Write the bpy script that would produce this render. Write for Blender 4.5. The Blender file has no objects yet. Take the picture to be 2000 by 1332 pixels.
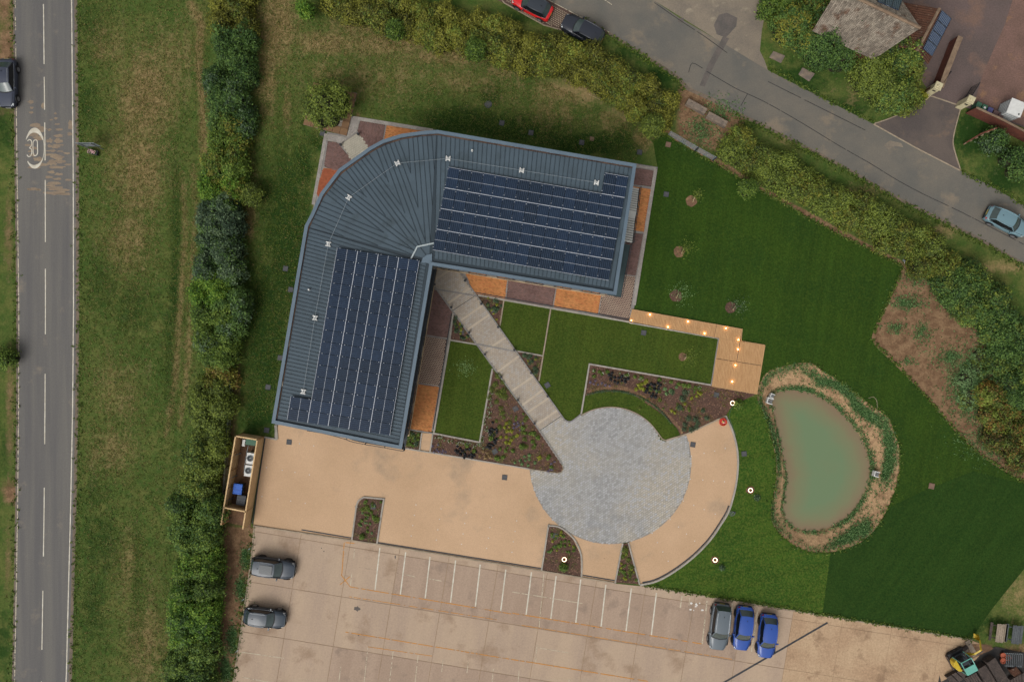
import bpy, bmesh, math, random
import numpy as np
from mathutils import Vector, Matrix
from mathutils.geometry import tessellate_polygon
rnd = random.Random(7)
rng = np.random.default_rng(7)
sc = bpy.context.scene
# ------------------------------------------------------------------ camera, sky, sun, exposure
H = 75.0                       # the drone hovers 75 m up and looks straight down
cam_d = bpy.data.cameras.new('camera'); cam = bpy.data.objects.new('camera', cam_d)
sc.collection.objects.link(cam); cam.location = (0, 0, H); cam.rotation_euler = (0, 0, 0)
cam_d.sensor_width = 36; cam_d.lens = 27; cam_d.clip_end = 3000; cam_d.clip_start = 0.5
sc.camera = cam
SUN_EL, SUN_AZ = math.radians(52), math.radians(215)
w = bpy.data.worlds.new('World'); sc.world = w; w.use_nodes = True
wn = w.node_tree.nodes; wl = w.node_tree.links
sky = wn.new('ShaderNodeTexSky'); sky.sky_type = 'NISHITA'; sky.sun_disc = False
sky.sun_elevation = SUN_EL; sky.sun_rotation = SUN_AZ; sky.dust_density = 6; sky.ozone_density = 0.6; sky.air_density = 1.0
hsv = wn.new('ShaderNodeHueSaturation'); hsv.inputs['Saturation'].default_value = 0.12   # overcast: a pale grey sky
wl.new(sky.outputs[0], hsv.inputs['Color']); wl.new(hsv.outputs[0], wn['Background'].inputs['Color'])
wn['Background'].inputs['Strength'].default_value = 0.12
sd = bpy.data.lights.new('sun', 'SUN'); sd.energy = 0.9; sd.angle = math.radians(30); sd.color = (1.0, 0.95, 0.88)
so = bpy.data.objects.new('sun', sd); sc.collection.objects.link(so)
so.rotation_euler = (math.pi/2 - SUN_EL, 0, math.pi - SUN_AZ); so.location = (0, 0, 60)
sc.view_settings.view_transform = 'Standard'; sc.view_settings.look = 'None'
sc.view_settings.gamma = 1.0; sc.view_settings.use_curve_mapping = False
sc.view_settings.exposure = 0.30
K = 1.45                       # how much brighter than its albedo a level white surface renders

# ------------------------------------------------------------------ measuring
def P(px, py, h=0.0):          # photo pixel of a point h metres up -> plan position in metres
    s = (H-h)/H/20.0
    return ((px-1000)*s, (666-py)*s)
def PP(pts, h=0.0): return [P(a, b, h) for a, b in pts]
def lin(c):
    c = c/255.0
    return c/12.92 if c <= 0.04045 else ((c+0.055)/1.055)**2.4
def C(r, g, b): return (lin(r)/K, lin(g)/K, lin(b)/K, 1)
def smooth(pts, n=5, closed=True):
    out = []; m = len(pts)
    rg = range(m) if closed else range(m-1)
    for i in rg:
        if closed: p0, p1, p2, p3 = pts[i-1], pts[i], pts[(i+1) % m], pts[(i+2) % m]
        else: p0, p1, p2, p3 = pts[max(i-1, 0)], pts[i], pts[i+1], pts[min(i+2, m-1)]
        for k in range(n):
            t = k/n
            out.append(tuple(0.5*((2*p1[j])+(-p0[j]+p2[j])*t+(2*p0[j]-5*p1[j]+4*p2[j]-p3[j])*t*t+(-p0[j]+3*p1[j]-3*p2[j]+p3[j])*t**3) for j in (0, 1)))
    if not closed: out.append(tuple(pts[-1]))
    return out
def pip(poly, X, Y):
    X = np.asarray(X, float); Y = np.asarray(Y, float); ins = np.zeros(X.shape, bool); n = len(poly); j = n-1
    for i in range(n):
        xi, yi = poly[i]; xj, yj = poly[j]
        if yi != yj:
            ins ^= ((yi > Y) != (yj > Y)) & (X < (xj-xi)*(Y-yi)/(yj-yi)+xi)
        j = i
    return ins
def pdist(pl, X, Y, closed=False):
    d = np.full(X.shape, 1e9); n = len(pl)
    for i in range(n if closed else n-1):
        ax, ay = pl[i]; bx, by = pl[(i+1) % n]; dx, dy = bx-ax, by-ay; L = dx*dx+dy*dy+1e-12
        t = np.clip(((X-ax)*dx+(Y-ay)*dy)/L, 0, 1)
        d = np.minimum(d, np.hypot(X-ax-t*dx, Y-ay-t*dy))
    return d
def arc(cx, cy, r, a0, a1, n=24):      # image-space angles: 0 = right, 90 = down
    return [(cx+r*math.cos(math.radians(a0+(a1-a0)*i/n)), cy+r*math.sin(math.radians(a0+(a1-a0)*i/n))) for i in range(n+1)]
def area(p): return 0.5*sum(p[i][0]*p[(i+1) % len(p)][1]-p[(i+1) % len(p)][0]*p[i][1] for i in range(len(p)))
def offset(pl, d, closed=True):        # positive d: to the left of travel
    n = len(pl); out = []
    for i in range(n):
        a = pl[i-1] if (closed or i > 0) else None; b = pl[i]; c = pl[(i+1) % n] if (closed or i < n-1) else None
        def nrm(p, q):
            L = math.hypot(q[0]-p[0], q[1]-p[1]) or 1e-9
            return (-(q[1]-p[1])/L, (q[0]-p[0])/L)
        if a is None: nx, ny = nrm(b, c); k = 1
        elif c is None: nx, ny = nrm(a, b); k = 1
        else:
            n1 = nrm(a, b); n2 = nrm(b, c); nx, ny = n1[0]+n2[0], n1[1]+n2[1]; L = math.hypot(nx, ny) or 1e-9
            nx /= L; ny /= L; k = 1/max(0.4, nx*n1[0]+ny*n1[1])
        out.append((b[0]+nx*d*k, b[1]+ny*d*k))
    return out

# ------------------------------------------------------------------ materials
def mat_base(name):
    m = bpy.data.materials.new(name); m.use_nodes = True
    nt = m.node_tree; b = nt.nodes['Principled BSDF']; return m, nt, b
def rng_node(nt, src, lo, hi, a, b):
    r = nt.nodes.new('ShaderNodeMapRange'); r.inputs['From Min'].default_value = lo; r.inputs['From Max'].default_value = hi
    r.inputs['To Min'].default_value = a; r.inputs['To Max'].default_value = b; nt.links.new(src, r.inputs['Value']); return r.outputs[0]
def noise(nt, co, s, det=4, ro=0.6, stretch=None, rot=0, w=0):
    if stretch or rot or w:
        mp = nt.nodes.new('ShaderNodeMapping'); mp.inputs['Scale'].default_value = stretch or (1, 1, 1)
        mp.inputs['Location'].default_value = (w, w*0.7, 0)
        mp.vector_type = 'POINT'
        if rot:
            m0 = nt.nodes.new('ShaderNodeMapping'); m0.inputs['Rotation'].default_value = (0, 0, rot); nt.links.new(co, m0.inputs[0]); co = m0.outputs[0]
        nt.links.new(co, mp.inputs[0]); co = mp.outputs[0]
    n = nt.nodes.new('ShaderNodeTexNoise'); n.inputs['Scale'].default_value = s; n.inputs['Detail'].default_value = det
    n.inputs['Roughness'].default_value = ro; nt.links.new(co, n.inputs['Vector']); return n.outputs[0]
def mix(nt, f, a, b, mode='MIX'):
    n = nt.nodes.new('ShaderNodeMix'); n.data_type = 'RGBA'; n.blend_type = mode
    for sock, v in ((n.inputs[0], f), (n.inputs[6], a), (n.inputs[7], b)):
        if isinstance(v, (int, float, tuple)): sock.default_value = v
        else: nt.links.new(v, sock)
    return n.outputs[2]
def mul(nt, col, val):
    n = nt.nodes.new('ShaderNodeVectorMath'); n.operation = 'SCALE'
    nt.links.new(col, n.inputs[0])
    if isinstance(val, float): n.inputs['Scale'].default_value = val
    else: nt.links.new(val, n.inputs['Scale'])
    return n.outputs[0]
def math_n(nt, op, a, b, cl=False):
    n = nt.nodes.new('ShaderNodeMath'); n.operation = op; n.use_clamp = cl
    for i, v in enumerate((a, b)):
        if isinstance(v, (int, float)): n.inputs[i].default_value = v
        else: nt.links.new(v, n.inputs[i])
    return n.outputs[0]
def attr(nt, name):
    a = nt.nodes.new('ShaderNodeAttribute'); a.attribute_name = name; return a
def mk(name, c1, c2=None, s=0.35, c3=None, s3=1.5, t3=0.58, grain=0.12, gs=7, rough=0.9, bump=0.0, bs=14, isl=0.0, islc=None, metal=0.0,
       spec=0.3, stretch=None, rot=0, lo=0.38, hi=0.62, emit=None, es=0, coat=0, alpha=None):
    m, nt, b = mat_base(name)
    tc = nt.nodes.new('ShaderNodeTexCoord'); co = tc.outputs['Object']
    if c2 is not None:
        col = mix(nt, rng_node(nt, noise(nt, co, s, 6, 0.62, stretch, rot), lo, hi, 0, 1), c1, c2)
    else:
        r = nt.nodes.new('ShaderNodeRGB'); r.outputs[0].default_value = c1; col = r.outputs[0]
    if c3 is not None:
        col = mix(nt, rng_node(nt, noise(nt, co, s3, 6, 0.6, None, 0, 13.3), t3, t3+0.12, 0, 1), col, c3)
    if isl or islc:
        g = nt.nodes.new('ShaderNodeNewGeometry')
        if islc: col = mix(nt, rng_node(nt, g.outputs['Random Per Island'], 0.55, 1.0, 0, 1), col, islc)
        if isl: col = mul(nt, col, rng_node(nt, g.outputs['Random Per Island'], 0, 1, 1-isl, 1+isl))
    if grain:
        col = mul(nt, col, rng_node(nt, noise(nt, co, gs, 3, 0.7), 0.3, 0.7, 1-grain, 1+grain))
        col = mul(nt, col, rng_node(nt, noise(nt, co, gs*3.1, 2, 0.6), 0.3, 0.7, 1-grain*0.8, 1+grain*0.8))
    nt.links.new(col, b.inputs['Base Color'])
    b.inputs['Roughness'].default_value = rough; b.inputs['Metallic'].default_value = metal
    b.inputs['Specular IOR Level'].default_value = spec
    if coat: b.inputs['Coat Weight'].default_value = coat; b.inputs['Coat Roughness'].default_value = 0.08
    if bump:
        bn = nt.nodes.new('ShaderNodeBump'); bn.inputs['Strength'].default_value = bump; bn.inputs['Distance'].default_value = 0.04
        nt.links.new(noise(nt, co, bs, 3, 0.6), bn.inputs['Height']); nt.links.new(bn.outputs[0], b.inputs['Normal'])
    if emit: b.inputs['Emission Color'].default_value = emit; b.inputs['Emission Strength'].default_value = es
    if alpha:                       # worn paint: bare patches where the noise is high
        nz = noise(nt, co, alpha[0], 5, 0.7); nt.links.new(rng_node(nt, nz, alpha[1], alpha[1]+0.08, alpha[2], 0), b.inputs['Alpha'])
    return m
def foliage(name, dark, mid, light, sp=1.0):
    m, nt, b = mat_base(name)
    g = nt.nodes.new('ShaderNodeNewGeometry'); a = attr(nt, 'tone')
    f = math_n(nt, 'ADD', math_n(nt, 'MULTIPLY', g.outputs['Random Per Island'], 0.55), math_n(nt, 'MULTIPLY', a.outputs['Fac'], 0.75))
    cr = nt.nodes.new('ShaderNodeValToRGB'); e = cr.color_ramp.elements
    e[0].position = 0.18; e[0].color = dark; e[1].position = 1.0; e[1].color = light
    k = e.new(0.58); k.color = mid
    nt.links.new(f, cr.inputs[0]); nt.links.new(cr.outputs[0], b.inputs['Base Color'])
    b.inputs['Roughness'].default_value = 0.6; b.inputs['Specular IOR Level'].default_value = 0.25
    tr = nt.nodes.new('ShaderNodeBsdfTranslucent'); nt.links.new(cr.outputs[0], tr.inputs[0])
    ms = nt.nodes.new('ShaderNodeMixShader'); ms.inputs[0].default_value = 0.18
    nt.links.new(b.outputs[0], ms.inputs[1]); nt.links.new(tr.outputs[0], ms.inputs[2])
    nt.links.new(ms.outputs[0], nt.nodes['Material Output'].inputs[0]); return m

MT = {}
MT['asphalt'] = mk('asphalt', C(114,111,106), C(101,99,98), 0.16, c3=C(128,120,110), s3=0.5, t3=0.6, grain=0.10, gs=9, stretch=(6, 0.25, 1), bump=0.15)
MT['lane_asphalt'] = mk('lane asphalt', C(118,112,102), C(104,102,96), 0.25, c3=C(134,122,106), s3=0.35, t3=0.55, grain=0.10, gs=8, stretch=(1, 1, 1), bump=0.15)
MT['drive'] = mk('driveway tarmac', C(104,93,86), C(88,80,77), 0.3, c3=C(120,102,88), s3=0.6, grain=0.12, gs=9)
MT['yard_tarmac'] = mk('courtyard tarmac', C(108,92,88), C(96,84,80), 0.2, c3=C(122,98,86), s3=0.35, t3=0.55, grain=0.18, gs=7)
MT['red_gravel'] = mk('reddish gravel', C(126,98,88), C(112,88,78), 0.5, c3=C(140,108,84), s3=0.8, grain=0.22, gs=7)
MT['pad'] = mk('old concrete pad', C(140,128,112), C(122,113,102), 0.35, c3=C(158,146,126), s3=0.8, grain=0.13, gs=7)
MT['dark_patch'] = mk('dark asphalt patch', C(95,90,86), C(108,100,94), 1.0, grain=0.12)
MT['grit'] = mk('road edge grit', C(128,112,96), C(108,98,86), 1.5, grain=0.25, gs=6)
MT['white_paint'] = mk('white road paint', C(222,216,200), C(196,188,170), 2.0, grain=0.06, rough=0.7)
MT['worn_paint'] = mk('worn white paint', C(208,196,172), C(188,174,150), 2.0, grain=0.06, rough=0.7, alpha=(3.0, 0.52, 1.0))
MT['faint_paint'] = mk('faint white paint', C(196,176,150), None, grain=0.05, alpha=(2.2, 0.42, 0.8))
MT['orange_paint'] = mk('faded orange paint', C(214,150,74), None, grain=0.08, alpha=(1.7, 0.52, 0.85))
MT['buff_coat'] = mk('buff road coating', C(152,134,112), C(136,120,104), 1.5, grain=0.12, gs=6, stretch=(0.5, 2.5, 1), alpha=None)
MT['tar'] = mk('tar line', C(66,64,64), None, grain=0.1, alpha=(1.2, 0.55, 0.9))
MT['buff'] = mk('buff resin gravel', C(206,172,138), C(195,162,128), 0.12, c3=C(174,150,124), s3=0.16, t3=0.56, grain=0.11, gs=10, bump=0.1)
MT['concrete'] = mk('yard concrete', C(188,165,141), C(176,154,134), 0.14, c3=C(160,136,114), s3=0.30, t3=0.55, grain=0.08, gs=6, isl=0.04, stretch=(3, 0.6, 1), rot=0.16)
MT['bay_concrete'] = mk('worn bay concrete', C(176,153,133), C(166,143,124), 0.14, c3=C(152,132,116), s3=0.5, t3=0.56, grain=0.09, gs=6, isl=0.03, stretch=(4, 0.5, 1), rot=0.16)
MT['dirty_concrete'] = mk('dirty concrete', C(192,164,132), C(178,148,118), 0.35, c3=C(152,124,98), s3=0.45, t3=0.55, grain=0.15, gs=5)
MT['joint'] = mk('slab joint', C(152,128,104), C(166,142,116), 0.8, grain=0.1)
MT['kerb'] = mk('pale concrete kerb', C(176,168,156), C(156,150,140), 1.2, grain=0.12, gs=5)
MT['kerb_buff'] = mk('weathered edging', C(170,154,132), C(150,136,116), 1.2, grain=0.15, gs=5)
MT['grey_band'] = mk('grey edging band', C(150,146,140), C(134,130,126), 1.5, grain=0.12, gs=6)
MT['channel'] = mk('dark drainage channel', C(62,64,68), C(50,52,56), 2, grain=0.15, rough=0.6)
MT['cobble'] = mk('grey granite setts', C(184,180,172), C(164,165,166), 0.14, c3=C(190,182,168), s3=0.10, t3=0.48, grain=0.06, isl=0.16, islc=C(170,170,170), lo=0.36, hi=0.64)
MT['cobble_bed'] = mk('sett jointing', C(142,140,136), C(150,144,134), 0.3, grain=0.1)
MT['path_paver'] = mk('warm grey pavers', C(186,172,154), C(174,162,148), 0.4, grain=0.06, isl=0.10, islc=C(172,166,158))
MT['path_bed'] = mk('paver jointing', C(146,134,120), None, grain=0.1)
MT['band'] = mk('pale paver band', C(196,182,162), C(186,172,152), 1.0, grain=0.05)
MT['cream_paver'] = mk('cream pavers', C(190,184,166), C(178,172,156), 0.8, grain=0.05, isl=0.05)
MT['pebble'] = mk('pale granite strip', C(178,172,164), C(160,152,146), 1.5, grain=0.15, gs=9, isl=0.12)
MT['orange_brick'] = mk('orange clay pavers', C(214,148,90), C(204,138,82), 0.7, grain=0.08, isl=0.36, islc=C(170,104,64))
MT['red_brick_paver'] = mk('red clay pavers', C(176,100,68), C(160,88,60), 0.7, grain=0.08, isl=0.16, islc=C(140,78,52))
MT['purple_brick'] = mk('purple brown clay pavers', C(136,106,98), C(124,96,90), 0.8, grain=0.08, isl=0.30, islc=C(104,84,80))
MT['pink_paver'] = mk('pinkish open pavers', C(188,166,146), C(176,152,134), 0.8, grain=0.06, isl=0.07)
MT['dark_bed'] = mk('dark jointing', C(92,72,64), None, grain=0.15)
MT['orange_bed'] = mk('orange jointing', C(168,108,66), None, grain=0.15)
MT['mulch'] = mk('bark mulch', C(98,72,60), C(84,62,52), 0.8, c3=C(126,96,78), s3=5, t3=0.55, grain=0.32, gs=7, bump=0.5, bs=9)
MT['soil'] = mk('bare soil', C(128,98,74), C(110,84,64), 0.7, c3=C(150,118,86), s3=1.2, t3=0.55, grain=0.2, gs=6, bump=0.3)
MT['deck'] = mk('deck timber', C(200,158,112), C(184,142,98), 1.2, grain=0.08, isl=0.08, islc=C(176,134,92), stretch=(6, 1, 1))
MT['timber'] = mk('new fence timber', C(228,194,146), C(210,176,128), 1.2, grain=0.08, isl=0.06)
MT['timber_in'] = mk('fence frame timber', C(204,166,120), C(186,150,106), 1.2, grain=0.08)
MT['old_timber'] = mk('old grey timber', C(92,80,74), C(72,64,60), 2.0, grain=0.2, isl=0.15)
MT['pale_timber'] = mk('weathered pale timber', C(164,148,130), C(140,126,110), 2.0, grain=0.15, isl=0.1)
MT['grey_timber'] = mk('grey painted timber', C(96,100,102), C(80,84,88), 2.0, grain=0.15, isl=0.1)
MT['roof'] = mk('grey blue roof metal', C(76,92,103), C(70,85,95), 0.5, grain=0.06, gs=8, rough=0.6, spec=0.3, metal=0.0, isl=0.05, c3=C(64,78,86), s3=0.6, t3=0.55)
MT['roof_rib'] = mk('roof seam', C(46,59,68), None, grain=0.05, rough=0.5)
MT['fascia'] = mk('roof edge metal', C(98,116,130), C(92,110,124), 0.6, grain=0.04, rough=0.5, spec=0.4)
MT['gutter'] = mk('leaf filled gutter', C(58,46,42), C(100,74,56), 0.8, c3=C(190,180,160), s3=0.5, t3=0.62, grain=0.2)
MT['flashing'] = mk('pale flashing', C(176,186,188), None, grain=0.05, rough=0.5)
MT['wall'] = mk('building wall render', C(150,148,142), C(140,138,134), 0.5, grain=0.05)
MT['pale_wood'] = mk('pale timber trim', C(200,176,140), None, grain=0.08)
MT['glass'] = mk('dark window glass', C(40,48,52), None, grain=0, rough=0.06, spec=0.6)
MT['dark_metal'] = mk('dark grey metal', C(62,68,74), C(54,60,66), 1.0, grain=0.05, rough=0.45)
MT['galv'] = mk('galvanised steel', C(158,166,168), C(136,144,148), 2.0, grain=0.06, rough=0.45, metal=0.3)
MT['tread'] = mk('stair tread grating', C(214,214,206), C(204,204,198), 1.0, grain=0.06, rough=0.6)
MT['white'] = mk('white plastic', C(226,226,222), C(212,212,208), 1.5, grain=0.03, rough=0.5)
MT['black'] = mk('black rubber', C(34,34,36), C(42,42,44), 3, grain=0.06, rough=0.75)
MT['manhole'] = mk('cast iron cover', C(88,88,90), C(76,77,80), 3, grain=0.12, gs=9, rough=0.7)
MT['manhole_br'] = mk('rusty cover', C(134,108,90), C(118,94,80), 3, grain=0.12, gs=9, rough=0.8)
MT['cable'] = mk('steel cable', C(150,158,162), None, grain=0, rough=0.5)
MT['brick'] = mk('red garden brick', C(110,62,48), C(92,52,42), 2.0, c3=C(132,80,60), s3=6, grain=0.2, gs=8)
MT['cream_stone'] = mk('cream stone', C(206,196,160), C(186,176,140), 2.5, c3=C(150,150,110), s3=3, t3=0.62, grain=0.08)
MT['coping'] = mk('brown coping', C(142,120,98), C(122,102,84), 2.0, grain=0.15)
MT['tile_grey'] = mk('lichened grey tile', C(140,130,116), C(118,108,96), 0.8, c3=C(100,76,60), s3=0.9, t3=0.56, grain=0.15, isl=0.3)
MT['tile_brown'] = mk('mossy brown tile', C(96,62,46), C(80,54,40), 1.0, c3=C(132,122,108), s3=3, t3=0.6, grain=0.2, isl=0.15)
MT['rock'] = mk('weathered concrete block', C(140,124,108), C(112,102,94), 1.5, c3=C(160,144,116), s3=2.0, grain=0.18)
MT['slab'] = mk('brown textured slab', C(142,110,80), C(128,98,72), 1.2, grain=0.12, isl=0.08)
MT['gravel_white'] = mk('white gravel', C(184,176,166), C(140,126,112), 2.5, grain=0.25, gs=6)
MT['bark'] = mk('bark', C(92,80,66), C(72,62,52), 3, grain=0.2)
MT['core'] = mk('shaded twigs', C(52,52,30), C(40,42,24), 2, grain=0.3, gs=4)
MT['plastic_green'] = mk('green plastic', C(60,100,78), None, grain=0.05, rough=0.5)
MT['plastic_blue'] = mk('blue plastic', C(36,104,206), C(30,92,190), 2, grain=0.05, rough=0.45)
MT['plastic_purple'] = mk('purple blue plastic', C(78,78,122), None, grain=0.05, rough=0.5)
MT['plastic_brown'] = mk('brown plastic', C(92,72,70), None, grain=0.05, rough=0.5)
MT['plastic_black'] = mk('black plastic', C(58,62,68), C(48,52,58), 3, grain=0.06, rough=0.5)
MT['yellow'] = mk('yellow machine paint', C(218,186,44), C(200,170,44), 3, grain=0.06, rough=0.4, spec=0.5)
MT['turquoise'] = mk('turquoise machine paint', C(112,184,168), C(104,174,160), 3, grain=0.04, rough=0.4, spec=0.5)
MT['terracotta'] = mk('terracotta', C(186,102,76), C(166,88,66), 3, grain=0.1)
MT['red_tub'] = mk('red plastic tub', C(214,60,36), None, grain=0.03, rough=0.4, spec=0.5)
MT['flower_pink'] = mk('pink flowers', C(206,140,150), C(230,200,196), 14, grain=0.1)
MT['flower_white'] = mk('white flowers', C(232,228,220), None, grain=0.05)
MT['flower_yellow'] = mk('yellow flowers', C(220,186,60), None, grain=0.1)
MT['tarp'] = mk('black sheeting', C(44,42,42), C(58,54,50), 1.5, grain=0.25, rough=0.6, bump=0.4, bs=3)
MT['ring_glow'] = mk('lit ring', C(255,240,220), None, grain=0, emit=(1.0, 0.72, 0.45, 1), es=3.5)
MT['spot_glow'] = mk('lit deck light', C(255,240,210), None, grain=0, emit=(1.0, 0.55, 0.18, 1), es=14)
FO = {
 'olive': foliage('olive hedge leaves', C(50,56,18), C(98,101,36), C(149,149,56)),
 'green': foliage('green hedge leaves', C(35,55,20), C(74,103,35), C(128,151,59)),
 'deep':  foliage('deep green leaves', C(27,49,22), C(61,93,41), C(112,143,66)),
 'blue':  foliage('grey green leaves', C(31,47,33), C(60,84,59), C(123,145,104)),
 'bright':foliage('bright green leaves', C(35,64,14), C(76,119,30), C(135,164,56)),
 'mid':   foliage('mixed hedge leaves', C(44,56,21), C(89,107,41), C(141,156,63)),
 'rust':  foliage('rust tinged leaves', C(61,46,23), C(113,94,45), C(159,127,58)),
 'lime':  foliage('yellow green leaves', C(81,91,18), C(135,143,38), C(187,184,64)),
 'black': foliage('black leaves', C(22,25,26), C(38,40,42), C(61,62,64)),
 'violet':foliage('violet flowers', C(61,68,49), C(104,101,132), C(149,143,184)),
 'tan':   foliage('tan seedheads', C(96,79,49), C(149,123,80), C(187,161,112)),
 'pale':  foliage('pale green leaves', C(57,82,49), C(104,139,84), C(144,173,114)),
 'bank': foliage('bank weeds', C(46,77,36), C(78,116,60), C(125,157,96)),
 'grass': foliage('grass blades', C(44,67,17), C(75,100,31), C(116,131,53)),
 'drygrass': foliage('dry grass blades', C(84,77,39), C(127,115,64), C(168,149,91)),
}

# ------------------------------------------------------------------ mesh building
COL = sc.collection
def setp(o, label=None, cat=None, group=None, kind=None):
    if label: o['label'] = label
    if cat: o['category'] = cat
    if group: o['group'] = group
    if kind: o['kind'] = kind
    return o
def thing(name, label, cat, loc=(0, 0, 0), rot=0, group=None):
    o = bpy.data.objects.new(name, None); COL.objects.link(o); o.location = loc; o.rotation_euler = (0, 0, rot)
    o.empty_display_size = 0.2
    return setp(o, label, cat, group)
class MB:
    def __init__(s): s.v = []; s.f = []
    def add(s, vs, fs):
        n = len(s.v); s.v += [tuple(p) for p in vs]; s.f += [tuple(i+n for i in f) for f in fs]; return s
    def box(s, cx, cy, z0, z1, lx, ly, a=0.0, bottom=True, taper=1.0):
        c, si = math.cos(a), math.sin(a); vs = []
        for z, k in ((z0, 1.0), (z1, taper)):
            for dx, dy in ((-lx/2, -ly/2), (lx/2, -ly/2), (lx/2, ly/2), (-lx/2, ly/2)):
                dx *= k; dy *= k
                vs.append((cx+dx*c-dy*si, cy+dx*si+dy*c, z))
        fs = [(4, 5, 6, 7), (0, 1, 5, 4), (1, 2, 6, 5), (2, 3, 7, 6), (3, 0, 4, 7)]
        if bottom: fs.append((3, 2, 1, 0))
        return s.add(vs, fs)
    def prism(s, poly, z0, z1, bottom=False):
        if area(poly) < 0: poly = poly[::-1]
        n = len(poly); vs = [(x, y, z1) for x, y in poly]
        tri = [tuple(t) for t in tessellate_polygon([[Vector((x, y, 0)) for x, y in poly]])]
        fs = []
        for t in tri:
            a, b, c = (poly[i] for i in t)
            fs.append(t if (b[0]-a[0])*(c[1]-a[1])-(b[1]-a[1])*(c[0]-a[0]) > 0 else t[::-1])
        if z0 is not None:
            vs += [(x, y, z0) for x, y in poly]
            fs += [(i, i+n, (i+1) % n+n, (i+1) % n) for i in range(n)]
            if bottom: fs += [tuple(j+n for j in f[::-1]) for f in fs[:len(tri)]]
        return s.add(vs, fs)
    def ribbon(s, pl, wd, z0, z1, closed=False, side=0):     # side 0 centred
        A = offset(pl, wd/2 if side == 0 else (wd if side > 0 else 0), closed); B = offset(pl, -wd/2 if side == 0 else (0 if side > 0 else -wd), closed)
        n = len(pl); vs = [(x, y, z1) for x, y in A]+[(x, y, z1) for x, y in B]+[(x, y, z0) for x, y in A]+[(x, y, z0) for x, y in B]; fs = []
        for i in range(n if closed else n-1):
            j = (i+1) % n
            fs += [(i, i+n, j+n, j), (i, j, j+2*n, i+2*n), (i+n, i+3*n, j+3*n, j+n)]
        if not closed: fs += [(0, 2*n, 3*n, n), (n-1, 2*n-1, 4*n-1, 3*n-1)]
        return s.add(vs, fs)
    def cyl(s, cx, cy, z0, z1, r, r2=None, n=12, top=True):
        r2 = r if r2 is None else r2
        vs = [(cx+r*math.cos(2*math.pi*i/n), cy+r*math.sin(2*math.pi*i/n), z0) for i in range(n)]
        vs += [(cx+r2*math.cos(2*math.pi*i/n), cy+r2*math.sin(2*math.pi*i/n), z1) for i in range(n)]
        fs = [(i, (i+1) % n, (i+1) % n+n, i+n) for i in range(n)]
        if top: fs.append(tuple(range(n, 2*n)))
        return s.add(vs, fs)
    def tube(s, pts, r, n=6, r2=None):
        m = len(pts); vs = []; fs = []
        for i, p in enumerate(pts):
            p = Vector(p); a = Vector(pts[max(i-1, 0)]); b = Vector(pts[min(i+1, m-1)]); d = (b-a).normalized()
            u = d.orthogonal().normalized(); v = d.cross(u); rr = r if r2 is None else r+(r2-r)*i/(m-1)
            if i and (u.dot(pu) < 0.2):
                u = (pu-d*pu.dot(d)).normalized(); v = d.cross(u)
            elif i: u = (pu-d*pu.dot(d)).normalized(); v = d.cross(u)
            pu = u
            vs += [p+u*rr*math.cos(2*math.pi*k/n)+v*rr*math.sin(2*math.pi*k/n) for k in range(n)]
        for i in range(m-1):
            fs += [(i*n+k, i*n+(k+1) % n, (i+1)*n+(k+1) % n, (i+1)*n+k) for k in range(n)]
        fs += [tuple(range(n))[::-1], tuple(range((m-1)*n, m*n))]
        return s.add(vs, fs)
    def torus(s, cx, cy, cz, R, r, n=24, k=6):
        vs = []; fs = []
        for i in range(n):
            a = 2*math.pi*i/n
            for j in range(k):
                b = 2*math.pi*j/k; rr = R+r*math.cos(b); vs.append((cx+rr*math.cos(a), cy+rr*math.sin(a), cz+r*math.sin(b)))
        for i in range(n):
            for j in range(k): fs.append((i*k+j, ((i+1) % n)*k+j, ((i+1) % n)*k+(j+1) % k, i*k+(j+1) % k))
        return s.add(vs, fs)
    def build(s, name, m, parent=None, shade=False, world=False, bevel=0):
        """world=True: keeps world coordinates with the origin at the world origin (setting sheets)"""
        me = bpy.data.meshes.new(name); vs = s.v; loc = (0, 0, 0)
        if parent is None and not world:
            A = np.array(vs); loc = ((A[:, 0].min()+A[:, 0].max())/2, (A[:, 1].min()+A[:, 1].max())/2, A[:, 2].min()); vs = [tuple(r) for r in (A-np.array(loc))]
        me.from_pydata(vs, [], s.f); me.materials.append(m)
        o = bpy.data.objects.new(name, me); COL.objects.link(o); o.location = loc
        if parent is not None: o.parent = parent
        if bevel:
            bm = bmesh.new(); bm.from_mesh(me); bmesh.ops.bevel(bm, geom=list(bm.edges), offset=bevel, segments=2, affect='EDGES', profile=0.6); bm.to_mesh(me); bm.free()
        if shade: me.shade_smooth()
        return o
def struct(mb, name, m): return setp(mb.build(name, m, None, world=True), kind='structure')
def stuff(mb, name, m, parent=None): return setp(mb.build(name, m, parent, world=True), kind='stuff')
def sheet(name, px, z, m, z0=None, h=0): return struct(MB().prism(PP(px, h), z0, z), name, m)
def npmesh(name, V, F, m, parent=None, tone=None, loc=None, quads=True):
    me = bpy.data.meshes.new(name); V = np.asarray(V, np.float32)
    if loc is not None: V = V-np.array(loc, np.float32)
    nv = len(V); F = np.asarray(F, np.int32); nf, k = F.shape
    me.vertices.add(nv); me.vertices.foreach_set('co', V.ravel()); me.loops.add(nf*k); me.loops.foreach_set('vertex_index', F.ravel())
    me.polygons.add(nf); me.polygons.foreach_set('loop_start', np.arange(0, nf*k, k, dtype=np.int32))
    if tone is not None:
        a = me.attributes.new('tone', 'FLOAT', 'POINT'); a.data.foreach_set('value', np.asarray(tone, np.float32))
    me.update(calc_edges=True); me.materials.append(m)
    o = bpy.data.objects.new(name, me); COL.objects.link(o)
    if parent is not None: o.parent = parent
    elif loc is not None: o.location = loc
    return o
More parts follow.
